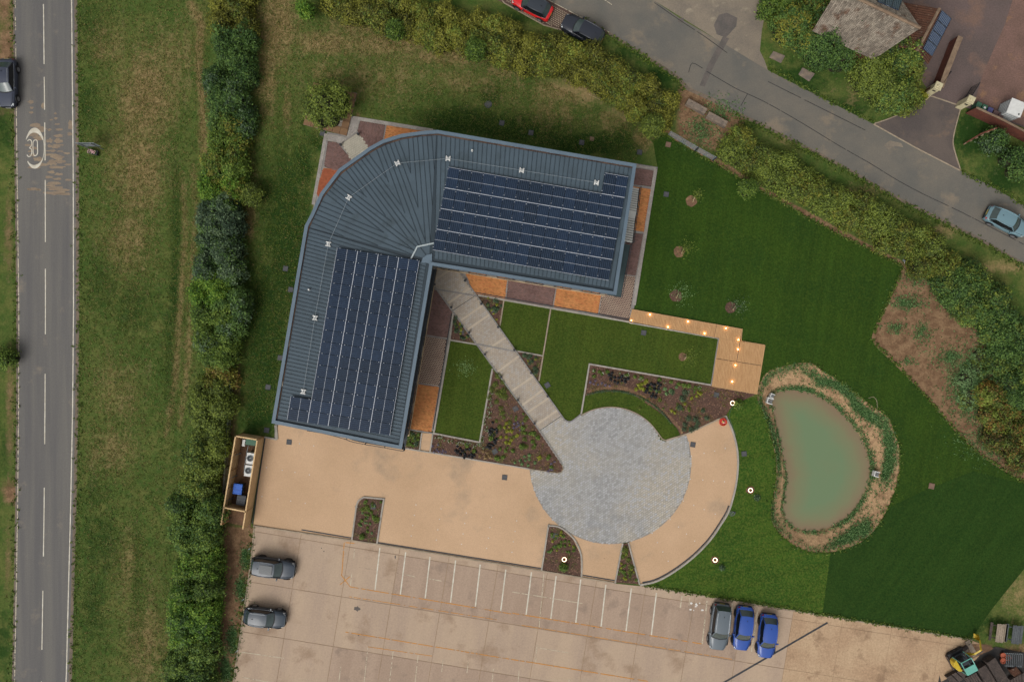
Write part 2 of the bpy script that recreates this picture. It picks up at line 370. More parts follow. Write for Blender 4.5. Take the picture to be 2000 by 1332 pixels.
def copy_tree(o, parent=None):
    c = o.copy(); COL.objects.link(c); c.parent = parent
    for ch in list(o.children): copy_tree(ch, c)
    return c

# ------------------------------------------------------------------ outlines measured from the photograph
POND = smooth([(1509,776),(1530,765),(1555,763),(1585,768),(1612,780),(1640,800),(1668,830),(1685,855),(1697,880),(1704,915),(1700,945),(1692,965),(1672,999),(1650,1018),(1625,1032),(1588,1039),(1560,1033),(1543,1020),(1535,1003),(1535,985),(1540,950),(1540,920),(1533,890),(1525,850),(1514,800)], 4)
BANK = smooth([(1478,775),(1486,745),(1503,724),(1545,712),(1580,708),(1602,720),(1650,752),(1700,790),(1735,815),(1745,840),(1757,875),(1758,910),(1750,950),(1735,990),(1712,1030),(1680,1060),(1640,1075),(1600,1080),(1560,1070),(1525,1045),(1508,1020),(1506,990),(1516,930),(1512,880),(1500,830),(1488,800)], 4)
RING = [(1417,812),(1430,841),(1438.7,873.5),(1441,906),(1437.5,943.5),(1430,976),(1422.5,999),(1410,1020),(1387.5,1053),(1355,1086.5),(1315,1116.5),(1280,1135),(1250,1141.5)]
RINGS = smooth(RING, 4, False)
YARD = [(497,1026),(686,1055),(737,1062),(1058,1116),(1201,1139),(1250,1144),(1395,1168),(1500,1186),(1605,1202),(1898,1250),(1960,1275),(2200,1330),(2200,1700),(400,1700),(456,1332),(490,1100)]
# ------------------------------------------------------------------ ground sheet
def ax(lo, hi, st):
    f = np.arange(lo, hi+1e-6, st); return np.concatenate([[-700, -350, -180, -110, -75], f, [75, 110, 180, 350, 700]])
gx = ax(-54, 54, 0.22); gy = ax(-37, 37, 0.22)
GX, GY = np.meshgrid(gx, gy); IX = GX*20+1000; IY = 666-GY*20            # plan position, also in photo pixels
ins_b = pip(BANK, IX, IY); ins_w = pip(POND, IX, IY)
d_b = pdist(BANK, IX, IY, True)/20; d_w = pdist(POND, IX, IY, True)/20
GZ = np.zeros_like(GX)
t = d_b/(d_b+d_w+1e-6); GZ = np.where(ins_b & ~ins_w, -0.02-0.6*t, GZ); GZ = np.where(ins_w, -0.62-0.9*np.clip(d_w/1.6, 0, 1), GZ)
def bl(lst):
    a = np.zeros_like(GX)
    for (x, y, rx, ry, k) in lst: a = np.maximum(a, k*np.exp(-(((IX-x)/rx)**2+((IY-y)/ry)**2)))
    return a
def strip(pl, wd, k, soft=6): return k*np.clip(1-(pdist(pl, IX, IY)-wd)/soft, 0, 1)
def reg(poly, k, soft=10):
    i = pip(poly, IX, IY); d = pdist(poly, IX, IY, True); return k*np.where(i, 1, np.clip(1-d/soft, 0, 1))
dry = bl([(730,150,190,55,.36),(1000,180,120,40,.3),(285,190,60,110,.75),(270,330,70,110,.6),(255,470,60,90,.5),(330,120,60,90,.45),(210,90,50,60,.4),(230,760,70,90,.35),(215,880,60,60,.45),(290,1250,50,120,.45),(250,1100,30,90,.4),
  (540,50,50,90,.8),(520,140,25,110,.6),(640,85,80,25,.75),(760,85,110,28,.7),(880,110,110,26,.6),(990,140,60,25,.5),(700,50,70,30,.6),(1120,180,90,30,.7),(1080,220,70,40,.45),(1200,235,50,30,.5),(1260,270,25,22,.7),
  (900,160,120,30,.4),(640,140,60,30,.4),(480,350,18,60,.7),(485,430,14,40,.8),(560,210,10,50,.5),(1560,270,60,16,.6),(1700,370,80,16,.5),(1850,450,80,16,.5),(1960,520,60,18,.6),(1660,180,60,30,.3),(1985,1160,30,60,.5)])
dry = np.maximum(dry, strip([(374,10),(392,45),(388,90),(388,140),(398,200),(398,250),(402,330)], 1, .70, 16))
dry = np.maximum(dry, strip([(355,340),(362,460),(350,640),(340,760),(325,850)], 0, .55, 12)); dry = np.maximum(dry, strip([(378,330),(385,420),(372,560),(368,700),(352,830)], 0, .5, 14))
lush = bl([(185,60,40,70,.5),(170,200,30,60,.5),(345,420,14,140,.6),(340,560,14,120,.7),(330,700,14,120,.6),(205,560,50,80,.45),(260,600,50,70,.5),(190,960,40,50,.4),(200,1060,50,80,.5),(180,1180,30,90,.5),(268,1130,12,160,.5),
  (900,235,90,28,.95),(1020,250,120,30,.95),(1150,280,110,25,.95),(1215,260,30,40,.7),(960,185,25,25,.8),(560,470,50,200,.9),(520,650,45,170,.95),(510,800,40,60,.9),(590,330,30,60,.8),(620,280,30,25,.6),
  (1560,160,80,50,.7),(1640,210,70,30,.7),(1900,260,60,60,.8),(1960,350,60,40,.7),(1250,100,60,25,.7),(1290,150,50,22,.8),(1030,30,40,20,.6),(1940,1215,60,30,.6),(5,250,25,60,.7),(5,880,25,60,.5),(5,1250,20,80,.6)])
soil = reg([(1765,517),(1702,660),(1800,765),(1900,880),(2010,950),(2150,1000),(2150,780),(1985,740),(1900,620),(1840,540)], .95, 6)
soil = np.maximum(soil, strip([(1296,256),(1350,288),(1415,325),(1500,378),(1640,455),(1765,520)], 4, .95, 5))
soil = np.maximum(soil, reg([(1335,172),(1380,190),(1450,225),(1430,300),(1330,262)], .9, 16))
soil = np.maximum(soil, reg([(440,1032),(494,1032),(478,1180),(455,1340),(405,1340),(430,1150)], .85, 8))
soil = np.maximum(soil, bl([(12,120,22,110,.9),(5,10,25,60,.8),(18,450,14,120,.5),(20,800,12,160,.55),(16,1100,14,120,.45),(20,960,18,30,.9),(440,1040,30,20,.9),(448,540,12,120,.4),(440,30,16,30,.3),(1910,1285,60,30,.9),(1990,1290,40,40,.9),(290,310,10,30,.4),(700,225,8,6,.7)]))
soil = np.maximum(soil, strip([(462,700),(452,830),(440,960)], 6, .55, 12))
soil = np.maximum(soil, np.where(ins_b, 0.9, 0)); lush = np.where(ins_b, 0, lush); dry = np.where(ins_b, 0, dry)
lowf = 1.3*np.sin(IX*0.031+1.3*np.sin(IY*0.027))+np.sin(IY*0.043+IX*0.017+2.1)*0.8
weed = np.where(ins_b, np.clip(0.72+0.35*lowf, 0.1, 1.0)*(np.exp(-((t-0.26-0.12*np.sin(IX*0.05+IY*0.03))/0.24)**2))+(0.6+0.15*np.sin(IY*0.06-IX*0.02))*np.exp(-((t-0.92)/0.12)**2), 0)
weed = np.maximum(weed, bl([(1775,590,30,14,.6),(1750,640,20,10,.5),(1800,650,16,18,.55),(1900,750,40,60,.85),(1860,700,30,20,.5),(1790,545,26,12,.5),(1775,705,14,6,.5),(480,1090,10,20,.9),(472,1150,10,25,.9),(455,1250,10,30,.9),(440,1310,12,30,.9),(1410,215,30,20,.4),(1370,255,30,25,.5),(1940,860,50,30,.5)]))
ny, nx = GX.shape; idx = np.arange(nx*ny).reshape(ny, nx)
F = np.stack([idx[:-1, :-1], idx[:-1, 1:], idx[1:, 1:], idx[1:, :-1]], -1).reshape(-1, 4)
m, nt, b = mat_base('ground grass and soil'); co = nt.nodes.new('ShaderNodeTexCoord').outputs['Object']
big = noise(nt, co, 0.22, 7, 0.66); med = noise(nt, co, 1.1, 5, 0.65, None, 0, 5.0); fin = noise(nt, co, 4.2, 4, 0.7); st = noise(nt, co, 0.35, 5, 0.6, (3.0, 0.35, 1), 0, 2.0)
gcol = mix(nt, rng_node(nt, big, 0.36, 0.62, 0, 1), C(74,94,42), C(104,108,58))
gcol = mix(nt, rng_node(nt, med, 0.42, 0.62, 0, 0.8), gcol, C(62,90,36))
def sel(att, off, amp, src):
    a = attr(nt, att).outputs['Fac']; v = math_n(nt, 'ADD', a, math_n(nt, 'MULTIPLY', math_n(nt, 'SUBTRACT', src, 0.5), amp)); return rng_node(nt, v, off-0.24, off+0.24, 0, 1)
mixn = math_n(nt, 'ADD', math_n(nt, 'MULTIPLY', med, 0.45), math_n(nt, 'ADD', math_n(nt, 'MULTIPLY', fin, 0.3), math_n(nt, 'MULTIPLY', st, 0.25)))
gcol = mix(nt, sel('lush', 0.45, 2.2, mixn), gcol, C(40,66,24))
gcol = mix(nt, sel('dry', 0.46, 3.0, mixn), gcol, C(150,130,90))
scol = mix(nt, rng_node(nt, med, 0.4, 0.62, 0, 1), C(114,88,66), C(144,116,88))
scol = mix(nt, rng_node(nt, fin, 0.62, 0.75, 0, 1), scol, C(176,144,108))
scol = mix(nt, sel('bank', 0.62, 2.2, mixn), scol, C(182,150,114))
gcol = mix(nt, sel('soil', 0.5, 2.0, mixn), gcol, scol)
gcol = mix(nt, sel('weed', 0.45, 3.4, mixn), gcol, C(56,86,48))
gcol = mul(nt, gcol, rng_node(nt, noise(nt, co, 5.5, 3, 0.75), 0.3, 0.7, 0.74, 1.26)); gcol = mul(nt, gcol, rng_node(nt, noise(nt, co, 16, 2, 0.6), 0.3, 0.7, 0.80, 1.20))
nt.links.new(gcol, b.inputs['Base Color']); b.inputs['Roughness'].default_value = 0.95; b.inputs['Specular IOR Level'].default_value = 0.1
bn = nt.nodes.new('ShaderNodeBump'); bn.inputs['Strength'].default_value = 0.5; bn.inputs['Distance'].default_value = 0.06; nt.links.new(fin, bn.inputs['Height']); nt.links.new(bn.outputs[0], b.inputs['Normal'])
ground = npmesh('ground', np.stack([GX, GY, GZ], -1).reshape(-1, 3), F, m); setp(ground, kind='structure')
for nm, A in (('bank', np.where(ins_b, 0.72, 0.0)), ('dry', dry), ('lush', lush), ('soil', soil), ('weed', weed)):
    a = ground.data.attributes.new(nm, 'FLOAT', 'POINT'); a.data.foreach_set('value', A.ravel().astype(np.float32))
ground.data.shade_smooth()
# pond water: murky, browner where it is shallow
wm = (pip(offset(POND, 6 if area(POND) < 0 else -6), IX, IY)); ii = idx.copy()
Fw = F[(wm[:-1, :-1] | wm[1:, 1:] | wm[:-1, 1:] | wm[1:, :-1]).ravel()]
used = np.unique(Fw); remap = -np.ones(nx*ny, int); remap[used] = np.arange(len(used))
Vw = np.stack([GX.ravel()[used], GY.ravel()[used], np.full(len(used), -0.62)], -1)
m, nt, b = mat_base('murky pond water'); co = nt.nodes.new('ShaderNodeTexCoord').outputs['Object']
a = attr(nt, 'tone').outputs['Fac']; v = math_n(nt, 'ADD', a, math_n(nt, 'MULTIPLY', math_n(nt, 'SUBTRACT', noise(nt, co, 0.5, 3), 0.5), 0.5))
wc = mix(nt, rng_node(nt, v, 0.0, 0.42, 0, 1), C(136,116,92), C(128,128,96)); wc = mix(nt, rng_node(nt, v, 0.35, 1.0, 0, 1), wc, C(114,134,100))
nt.links.new(wc, b.inputs['Base Color']); b.inputs['Roughness'].default_value = 0.12; b.inputs['IOR'].default_value = 1.33
bn = nt.nodes.new('ShaderNodeBump'); bn.inputs['Strength'].default_value = 0.06; nt.links.new(noise(nt, co, 3, 3), bn.inputs['Height']); nt.links.new(bn.outputs[0], b.inputs['Normal'])
dd = np.where(ins_w, d_w, 0).ravel()[used]
setp(npmesh('pond_water', Vw, remap[Fw], m, tone=np.clip(dd/2.6, 0, 1)), kind='structure')

# ------------------------------------------------------------------ lawns
def lawn_mat(name, c1, c2, c3, rot, stripe=0.07):
    m, nt, b = mat_base(name); co = nt.nodes.new('ShaderNodeTexCoord').outputs['Object']
    col = mix(nt, rng_node(nt, noise(nt, co, 0.3, 6, 0.6), 0.38, 0.62, 0, 1), c1, c2)
    col = mix(nt, rng_node(nt, noise(nt, co, 1.6, 6, 0.65, None, 0, 9), 0.55, 0.75, 0, 0.8), col, c3)
    col = mul(nt, col, rng_node(nt, noise(nt, co, 0.5, 3, 0.5, (3.2, 0.12, 1), rot), 0.35, 0.65, 1-stripe*1.6, 1+stripe*1.6))
    col = mul(nt, col, rng_node(nt, noise(nt, co, 6, 3, 0.75), 0.3, 0.7, 0.70, 1.34)); col = mul(nt, col, rng_node(nt, noise(nt, co, 14, 2, 0.7), 0.3, 0.7, 0.70, 1.34))
    col = mix(nt, rng_node(nt, noise(nt, co, 4.5, 3, 0.7, None, 0, 4.4), 0.46, 0.68, 0, 0.75), col, c3)
    col = mix(nt, rng_node(nt, noise(nt, co, 7.5, 2, 0.7, None, 0, 21.0), 0.5, 0.68, 0, 0.65), col, (c1[0]*0.45, c1[1]*0.55, c1[2]*0.6, 1))
    nt.links.new(col, b.inputs['Base Color']); b.inputs['Roughness'].default_value = 0.95; b.inputs['Specular IOR Level'].default_value = 0.1
    return m
LAW_D = lawn_mat('dark new turf', C(50,74,22), C(42,67,22), C(66,86,28), 0.15)
LAW_DD = lawn_mat('deep green turf', C(42,67,24), C(37,63,22), C(54,77,28), 0.6)
LAW_M = lawn_mat('garden turf', C(68,84,28), C(58,77,26), C(84,94,36), 0.16)
LAW_L = lawn_mat('patchy turf', C(62,88,28), C(50,80,26), C(100,112,46), 1.3, 0.08)
big_lawn = [(1275,275),(1296,262),(1350,293),(1410,328),(1500,381),(1640,459),(1764,520)]+smooth([(1764,520),(1735,590),(1702,660),(1740,705),(1800,765),(1900,878),(2010,948)], 3, False)+[(2200,1060),(2200,1000),(2010,1098),(1940,1185),(1896,1247),(1605,1199)]
bank_cw = BANK[:]            # notch the lawn round the bank with a bridge edge to (1620,1080)
i0 = min(range(len(BANK)), key=lambda i: (BANK[i][0]-1600)**2+(BANK[i][1]-1080)**2)
ring_b = BANK[i0::-1]+BANK[:i0:-1]                       # from the bottom of the bank, up its west side, round, and back
east = big_lawn+[(1620,1082)]
# walk: bottom of bank -> east side -> top -> down the west side to its north-west corner
fw = BANK[i0:]+BANK[:i0] if BANK[(i0+1) % len(BANK)][0] < BANK[i0][0] else (BANK[i0::-1]+BANK[:i0:-1])
nw = min(range(len(fw)), key=lambda i: (fw[i][0]-1478)**2+(fw[i][1]-775)**2)
westside = fw[:nw+1]; eastside = (fw[nw:]+[fw[0]])[::-1]
sheet('lawn', big_lawn+[(1620,1080)]+eastside[:]+[(1478,769),(1492.5,674.6),(1447,666),(1448.5,643.5),(1234,605),(1284,327)], 0.02, LAW_D)
sheet('lawn', [(1622,1079),(1606,1200)]+RINGS[::-1][0:0]+[(1500,1183),(1395,1164),(1285,1149),(1252,1143)]+RINGS[::-1]+[(1430,790),(1455,780),(1478,775)]+westside[::-1][0:]+[], 0.024, LAW_L)
sheet('lawn', [(1622,1080),(1640,1076),(1680,1061),(1712,1032),(1738,990),(1800,960),(1900,920),(2012,948),(2200,1050),(2200,1000),(2010,1098),(1940,1185),(1896,1247),(1606,1200)], 0.028, LAW_DD)
sheet('lawn', [(879,667),(930,674),(961,720),(937,862),(849,845)], 0.022, LAW_M)
sheet('lawn', [(985,590),(1075,605),(1060,693),(1010,684),(976,636)], 0.022, LAW_M)
sheet('lawn', [(1078,606),(1403,660),(1388,751),(1151,710),(1135,809),(1118,823),(1106,824),(1052,745)], 0.022, LAW_M)
sheet('lawn', [(1143,773),(1172,765),(1212,762),(1237,771),(1265,790),(1300,813.5),(1322,836),(1328,849),(1300,862),(1287,858)]+arc(1192,905,111,-35,-118,14)+[(1137,806)], 0.05, LAW_M)
# ------------------------------------------------------------------ main road
def xr(y, a): return np.interp(y, [-800, 0, 333, 600, 800, 999, 1150, 1332, 2400], a)
Lx = lambda y: float(xr(y, [10, 30, 33.5, 37, 36.5, 34.5, 32, 28.5, -60])); Rx = lambda y: float(xr(y, [122, 140, 143.2, 143.8, 142, 138, 134, 129.5, 45])); Cx = lambda y: float(xr(y, [66, 85, 88.5, 89, 88, 86.3, 84, 81, -5]))
ys = list(range(-800, 2401, 50))
def crib(f, wd, y0, y1, z, off=0):
    n = max(2, int(abs(y1-y0)/30)); return MB().ribbon([P(f(y0+(y1-y0)*i/n)+off, y0+(y1-y0)*i/n) for i in range(n+1)], wd/20, z-0.003, z)
struct(MB().prism([P(Lx(y)-5, y) for y in ys]+[P(Rx(y)+11, y) for y in ys[::-1]], None, 0.006), 'road_verge_grit', MT['grit'])
struct(MB().prism([P(Lx(y)-2, y) for y in ys]+[P(Rx(y)+5, y) for y in ys[::-1]], None, 0.012), 'road', MT['asphalt'])
struct(crib(Rx, 2.0, -800, 2400, 0.020), 'edge_line', MT['white_paint'])
for y0, y1 in ((-60,17),(34,60),(86,119),(150,190)): struct(crib(Lx, 1.6, y0, y1, 0.020), 'edge_line', MT['worn_paint'])
struct(crib(Lx, 1.7, 200, 2400, 0.020), 'edge_line', MT['worn_paint'])
for y0, y1 in ((-120,-20),(9,126),(151,215),(240,314),(352,473),(525,653),(730,867),(952,1086),(1153,1268),(1330,1440)):
    struct(crib(Cx, 1.9, y0, y1, 0.020), 'centre_line', MT['white_paint'])
# worn buff surfacing: ragged bars across the carriageway
mb = MB(); rr = random.Random(3)
def blob(mb, x, y, rx, ry, z, r=rr, n=14):
    ph = [r.uniform(0.6, 1.25) for _ in range(n)]
    mb.prism([P(x+rx*ph[i]*math.cos(2*math.pi*i/n), y+ry*ph[i]*math.sin(2*math.pi*i/n)) for i in range(n)], None, z)
for k, (x, y, rx, ry) in enumerate([(60,200,5,3),(62,211,3,2),(61,220,3,2),(85,208,3,5),(108,222,2,2),(109,232,3,2),(100,235,3,1.5),(112,243,4,1.5),(138,245,4,9),(70,245,10,4),(80,252,8,6),(66,262,9,5),(76,270,10,4),(97,254,3,2),(116,254,6,2),(115,266,7,3),(98,275,5,4),(113,276,9,4),(56,284,8,2),(66,290,6,2.5),(114,284,8,2),(97,285,4,3),(110,288,6,2.5),(100,295,8,2),(60,296,4,2),(118,296,5,1.5),(64,303,5,3),(99,303,9,2),(112,307,10,5),(75,311,8,4),(118,316,8,4),(102,318,7,5),(82,322,9,3),(112,327,12,3),(66,327,10,3),(130,300,5,2),(132,322,5,2),(137,262,4,3)]):
    blob(mb, x, y, rx*1.35, ry*1.15, 0.0145+0.00004*k)
for (x, y, rx, ry) in [(100,337,8,3),(115,341,8,3),(96,346,7,3),(112,350,10,2.2),(106,358,16,4),(100,363,12,3),(108,368,20,3.5),(120,371,22,3),(112,377,24,4),(134,352,7,2),(125,379,17,3),(66,370,12,3),(74,371,9,2),(58,370,5,2)]:
    blob(mb, x, y, rx, ry, 0.0165+0.00005*x/100+0.00003*y/100)
setp(struct(mb, 'worn_road_surfacing', MT['buff_coat']))
# the 30 roundel
mb = MB(); E = []
for i in range(49):
    a = -math.pi*0.98+2*math.pi*i/48; E.append((68+19*math.cos(a), 290+40*math.sin(a), a))
for i in range(48):
    a = E[i][2]; wr = 1.6
    if -2.6 < a < -0.5: wr = 3.2+4.5*math.sin(max(0, min(1, (a+2.6)/2.1))*math.pi)
    elif 0.55 < a < 2.3: wr = 2.2+3.6*math.sin((a-0.55)/1.75*math.pi)
    elif a > 2.4 or a < -2.7: continue
    (x0, y0, _), (x1, y1, _) = E[i], E[i+1]
    ix = lambda x, y, k: (68+(x-68)*k, 290+(y-290)*k)
    k = 1-wr/32; q = [P(x0, y0), P(x1, y1), P(*ix(x1, y1, k)), P(*ix(x0, y0, k))]; mb.prism(q, None, 0.0215)
struct(mb, 'road_roundel', MT['white_paint'])
mb = MB()
th = smooth([(54,276),(57,273.5),(61,275),(62,281),(61,286),(58,289.5),(61.5,292),(62.5,299),(60,305),(56,306.5),(53,303)], 4, False)
mb.ribbon([P(*p) for p in th], 0.085, 0.018, 0.0235)
ze = smooth([(69,274),(73,276.5),(73.5,289),(73.5,300),(70,304.5),(66,303),(64.8,290),(65,278)], 4)
mb.ribbon([P(*p) for p in ze], 0.085, 0.018, 0.0235, closed=True)
struct(mb, 'speed_number_30', MT['white_paint'])

# ------------------------------------------------------------------ lane, side pad, driveway, courtyard
lane = [(900,-130),(1060,-4),(1130,32),(1192,64),(1240,93),(1325,148),(1347,172),(1390,190),(1432,214),(1500,247),(1640,319),(1760,388),(1900,457),(2000,513),(2400,735),(2400,600),(2000,402),(1940,366),(1876,334),(1706,243),(1590,184),(1500,138),(1400,78),(1330,38),(1278,2),(1180,-70),(1040,-200)]
sheet('lane_grit', [(1130,36),(1190,70),(1240,100),(1322,154),(1340,176),(1388,198),(1430,222),(1500,253),(1640,325),(1760,394),(1900,463),(2000,519),(2400,740),(2400,700),(1600,270),(1300,90)], 0.006, MT['grit'])
sheet('side_pad', [(1180,-70),(1278,2),(1400,78),(1500,138),(1493,118),(1484,100),(1488,60),(1496,20),(1480,-60)], 0.010, MT['pad'])
sheet('lane', lane, 0.014, MT['lane_asphalt'])
sheet('lane_patch', [(1412,72),(1424,76),(1395,128),(1376,170),(1366,168),(1384,124)], 0.018, MT['dark_patch'])
sheet('lane_patch', [(1394,50),(1404,30),(1420,26),(1440,36),(1438,52),(1418,74),(1400,68)], 0.0185, MT['dark_patch'])
sheet('lane_patch', [(1325,36),(1336,36),(1334,46),(1324,44)], 0.019, MT['dark_patch'])
sheet('lane_patch', [(1726,284),(1738,275),(1760,280),(1764,288),(1748,286),(1742,288),(1736,294)], 0.0185, MT['pad'])
for pl in ([(1345,142),(1352,124),(1372,134)], [(1380,140),(1410,158),(1440,175),(1460,184),(1500,203),(1568,242),(1640,286),(1700,320),(1745,348),(1800,378),(1880,416),(2000,478)], [(1460,184),(1447,207)], [(1278,6),(1330,42),(1376,72),(1420,104)], [(1500,160),(1590,205),(1690,255)]):
    struct(MB().ribbon(PP(smooth(pl, 3, False)), 0.07, 0.016, 0.0225), 'lane_crack', MT['tar'])
for pl in ([(1062,-4),(1190,64)], [(1180,0),(1195,10)]): struct(MB().ribbon(PP(pl), 0.06, 0.018, 0.024), 'lane_line', MT['worn_paint'])
sheet('parking_bay', [(940,-60),(1062,-3),(1192,65),(1178,72),(1120,66),(1060,50),(985,8),(900,-40)], 0.009, MT['dark_bed'])
def pavers(name, poly, ang, pu, pv, gap, z, m, h=0, jit=0.0, stag=True, zt=0.02, parent=None, inset=0.3, zj=0.004):
    X = [p[0] for p in poly]; Y = [p[1] for p in poly]; cx, cy = (min(X)+max(X))/2, (min(Y)+max(Y))/2; R = math.hypot(max(X)-min(X), max(Y)-min(Y))/2+1
    c, s = math.cos(ang), math.sin(ang); nu, nv = int(R/pu)+1, int(R/pv)+1; cu, cv = [], []
    for j in range(-nv, nv+1):
        for i in range(-nu, nu+1): cu.append((i+(0.5 if stag and j % 2 else 0))*pu); cv.append(j*pv)
    cu, cv = np.array(cu), np.array(cv); px, py = cx+cu*c-cv*s, cy+cu*s+cv*c
    ok = pip(poly, px, py); r = random.Random(len(cu)); mb = MB()
    pi_ = poly
    if inset: 
        d = pdist(poly, px, py, True); ok &= d > min(pu, pv)*inset
    for x, y in zip(px[ok], py[ok]):
        mb.box(x, y, z-zt, z+r.uniform(-zj, zj), pu-gap, pv-gap, ang+r.uniform(-jit, jit), bottom=False)
    return stuff(mb, name, m, parent)
pavers('grass_grid_paver', PP([(985,5),(1060,47),(1120,62),(1175,68),(1185,62),(1062,0),(1000,-20)]), -0.5, 0.19, 0.19, 0.08, 0.03, MT['kerb_buff'])
struct(MB().ribbon(PP([(940,-48),(985,7),(1062,50),(1120,66)]), 0.1, 0.0, 0.06), 'kerb', MT['kerb_buff'])
drive = smooth([(1706,243),(1740,232),(1770,218),(1800,202),(1818,188)], 3, False)+[(1877,208)]+smooth([(1877,208),(1868,240),(1861,272),(1863,292),(1876,334)], 3, False)
sheet('driveway', drive, 0.017, MT['drive'])
struct(MB().ribbon(PP([(1706,243),(1790,290),(1876,334)]), 0.12, 0.0, 0.03), 'kerb', MT['kerb_buff'])
struct(MB().ribbon(PP(smooth([(1708,242),(1740,231),(1770,217),(1800,201),(1817,188)], 3, False)), 0.1, 0.0, 0.08), 'kerb', MT['kerb_buff'])
struct(MB().ribbon(PP(smooth([(1877,208),(1868,240),(1861,272),(1863,292),(1876,334)], 3, False)), 0.1, 0.0, 0.08), 'kerb', MT['kerb_buff'])
struct(MB().ribbon(PP([(1818,188),(1877,208)]), 0.12, 0.0, 0.035), 'kerb', MT['kerb_buff'])
sheet('courtyard', [(1818,188),(1812,176),(1795,150),(1770,110),(1740,40),(1700,-60),(1690,-120),(2300,-120),(2300,300),(2000,250),(1935,225),(1877,208)], 0.008, MT['yard_tarmac'])
sheet('gravel_area', [(1985,-120),(1978,0),(1962,50),(1935,110),(1918,150),(1908,185),(1902,206),(1940,224),(2000,246),(2300,300),(2300,-120)], 0.013, MT['red_gravel'])
for n, (pts, lab) in enumerate((([(1510,101),(1533,110),(1525,124),(1502,113)], 'rough concrete cover in the verge at the left, near the pad'), ([(1567,133),(1591,145),(1580,160),(1559,146)], 'rough concrete cover in the verge under the big shrubs'))):
    setp(MB().prism(PP(pts), 0, 0.08).build('concrete_cover', MT['rock']), lab, 'cover', 'concrete covers in the lane verge')

# ------------------------------------------------------------------ concrete yard: slabs with recessed joints
struct(MB().prism(PP(YARD), None, 0.012), 'yard_base', MT['joint'])
def clip(poly, a, b):           # keep the left of a->b
    out = []; n = len(poly)
    sd_ = lambda p: (b[0]-a[0])*(p[1]-a[1])-(b[1]-a[1])*(p[0]-a[0])
    for i in range(n):
        p, q = poly[i], poly[(i+1) % n]; sp, sq = sd_(p), sd_(q)
        if sp >= 0: out.append(p)
        if (sp > 0 > sq) or (sp < 0 < sq):
            t = sp/(sp-sq); out.append((p[0]+(q[0]-p[0])*t, p[1]+(q[1]-p[1])*t))
    return out
slab_par = thing('concrete_yard', None, None, (0, 0, 0)); slab_par['kind'] = 'structure'
U = lambda u, v: (571+u*96-v*16.2, 1149+u*15.6+v*97)
yp = YARD[:]
for j in range(-2, 6):
    for i in range(-2, 18):
        g = 0.006 if i < 10 else 0.003
        cell = [U(i+g, j+g), U(i+1-g, j+g), U(i+1-g, j+1-g), U(i+g, j+1-g)]
        if area(cell) < 0: cell = cell[::-1]
        p = yp[:] if area(yp) > 0 else yp[::-1]
        for k in range(4):
            p = clip(p, cell[k], cell[(k+1) % 4])
            if len(p) < 3: break
        if len(p) < 3 or abs(area(p)) < 60: continue
        q = []
        for a in p:
            if not q or math.hypot(a[0]-q[-1][0], a[1]-q[-1][1]) > 0.3: q.append(a)
        if len(q) < 3: continue
        MB().prism(PP(q), 0.0, 0.03+0.0005*((i*7+j*3) % 5)).build('concrete_slab', MT['bay_concrete'] if (j == -1 and 2 <= i < 9) or (j in (1, 2) and 1 <= i < 6) else MT['concrete'] if (i < 9 or (i == 9 and j < 1)) else MT['dirty_concrete'], slab_par)
T6 = lambda x, y: (500+x/4, 999+y/4); T7 = lambda x, y: (1000+x/4, 999+y/4)
Z = 0.037
def stripe(f, x0, y0, x1, y1, wd, m, name='bay_line'): struct(MB().ribbon([P(*f(x0, y0)), P(*f(x1, y1))], wd, Z-0.004, Z+rr.uniform(0, 0.002)), name, m)
for a in ((968,282,930,612),(1170,315,1128,645),(1360,352,1322,675),(1560,378,1520,708),(1752,412,1714,740),(1952,450,1912,773)): stripe(T6, *a, 0.12, MT['white_paint'])
for a in ((152,470,110,803),(345,500,303,835),(537,527,498,865),(733,568,695,897),(932,597,890,932),(1128,633,1088,962),(1328,655,1314,750),(1523,695,1485,1030),(1722,715,1690,950),(1920,757,1870,1090)): stripe(T7, *a, 0.12, MT['worn_paint'] if a[0] > 1300 else MT['white_paint'])
for a in ((770,290,764,375),(750,482,738,575),(875,1053,845,1332),(1072,1085,1045,1320),(1267,1118,1243,1332),(1463,1150,1450,1250),(1658,1175,1648,1258),(1855,1225,1845,1332),(662,1210,648,1325),(1165,490,1243,507),(1330,518,1450,540),(0,1110,218,1142),(-110,1095,0,1110),(-110,1290,110,1330)): stripe(T6, *a, 0.07, MT['worn_paint'])
for a in ((1125,310,1087,655),(805,433,1130,485),(60,308,270,345),(-40,695,250,745)): stripe(T6, *a, 0.07, MT['faint_paint'])
for a in ((0,625,240,663),(240,663,550,715),(205,1060,440,1100),(195,1035,185,1180),(55,1240,48,1332),(447,1305,443,1340),(250,470,212,900),(1390,660,1380,740)): stripe(T7, *a, 0.07, MT['worn_paint'])
for a in ((735,585,2000,797),(735,585,665,490),(735,505,655,570),(700,938,2000,1152),(690,240,670,500),(700,240,770,245)): stripe(T6, *a, 0.08, MT['orange_paint'], 'orange_line')
for a in ((0,790,1480,1030),(185,1180,1060,1322),(0,1152,185,1180)): stripe(T7, *a, 0.09, MT['orange_paint'], 'orange_line')
for a in ((730,662,1880,842),(875,1053,1375,1125)): stripe(T6, *a, 0.06, MT['orange_paint'], 'orange_line')
for a in ((75,885,1720,1150),): stripe(T7, *a, 0.06, MT['orange_paint'], 'orange_line')
mb = MB()
for x, y in ((697,1188),): blob(mb, x, y, 6, 5, 0.040)
struct(mb, 'oil_stain', MT['dark_patch'])
mb = MB()
for x_, y_, s_ in ((628,1070,.8),(633,1076,1),(772,1088,1.1),(1180,1030+60,.7),(700,1240,.8),(1160,1225,1)): blob(mb, x_, y_, 1.2*s_, 3.2*s_ if x_ == 772 else 1.2*s_, 0.041+x_*1e-6)
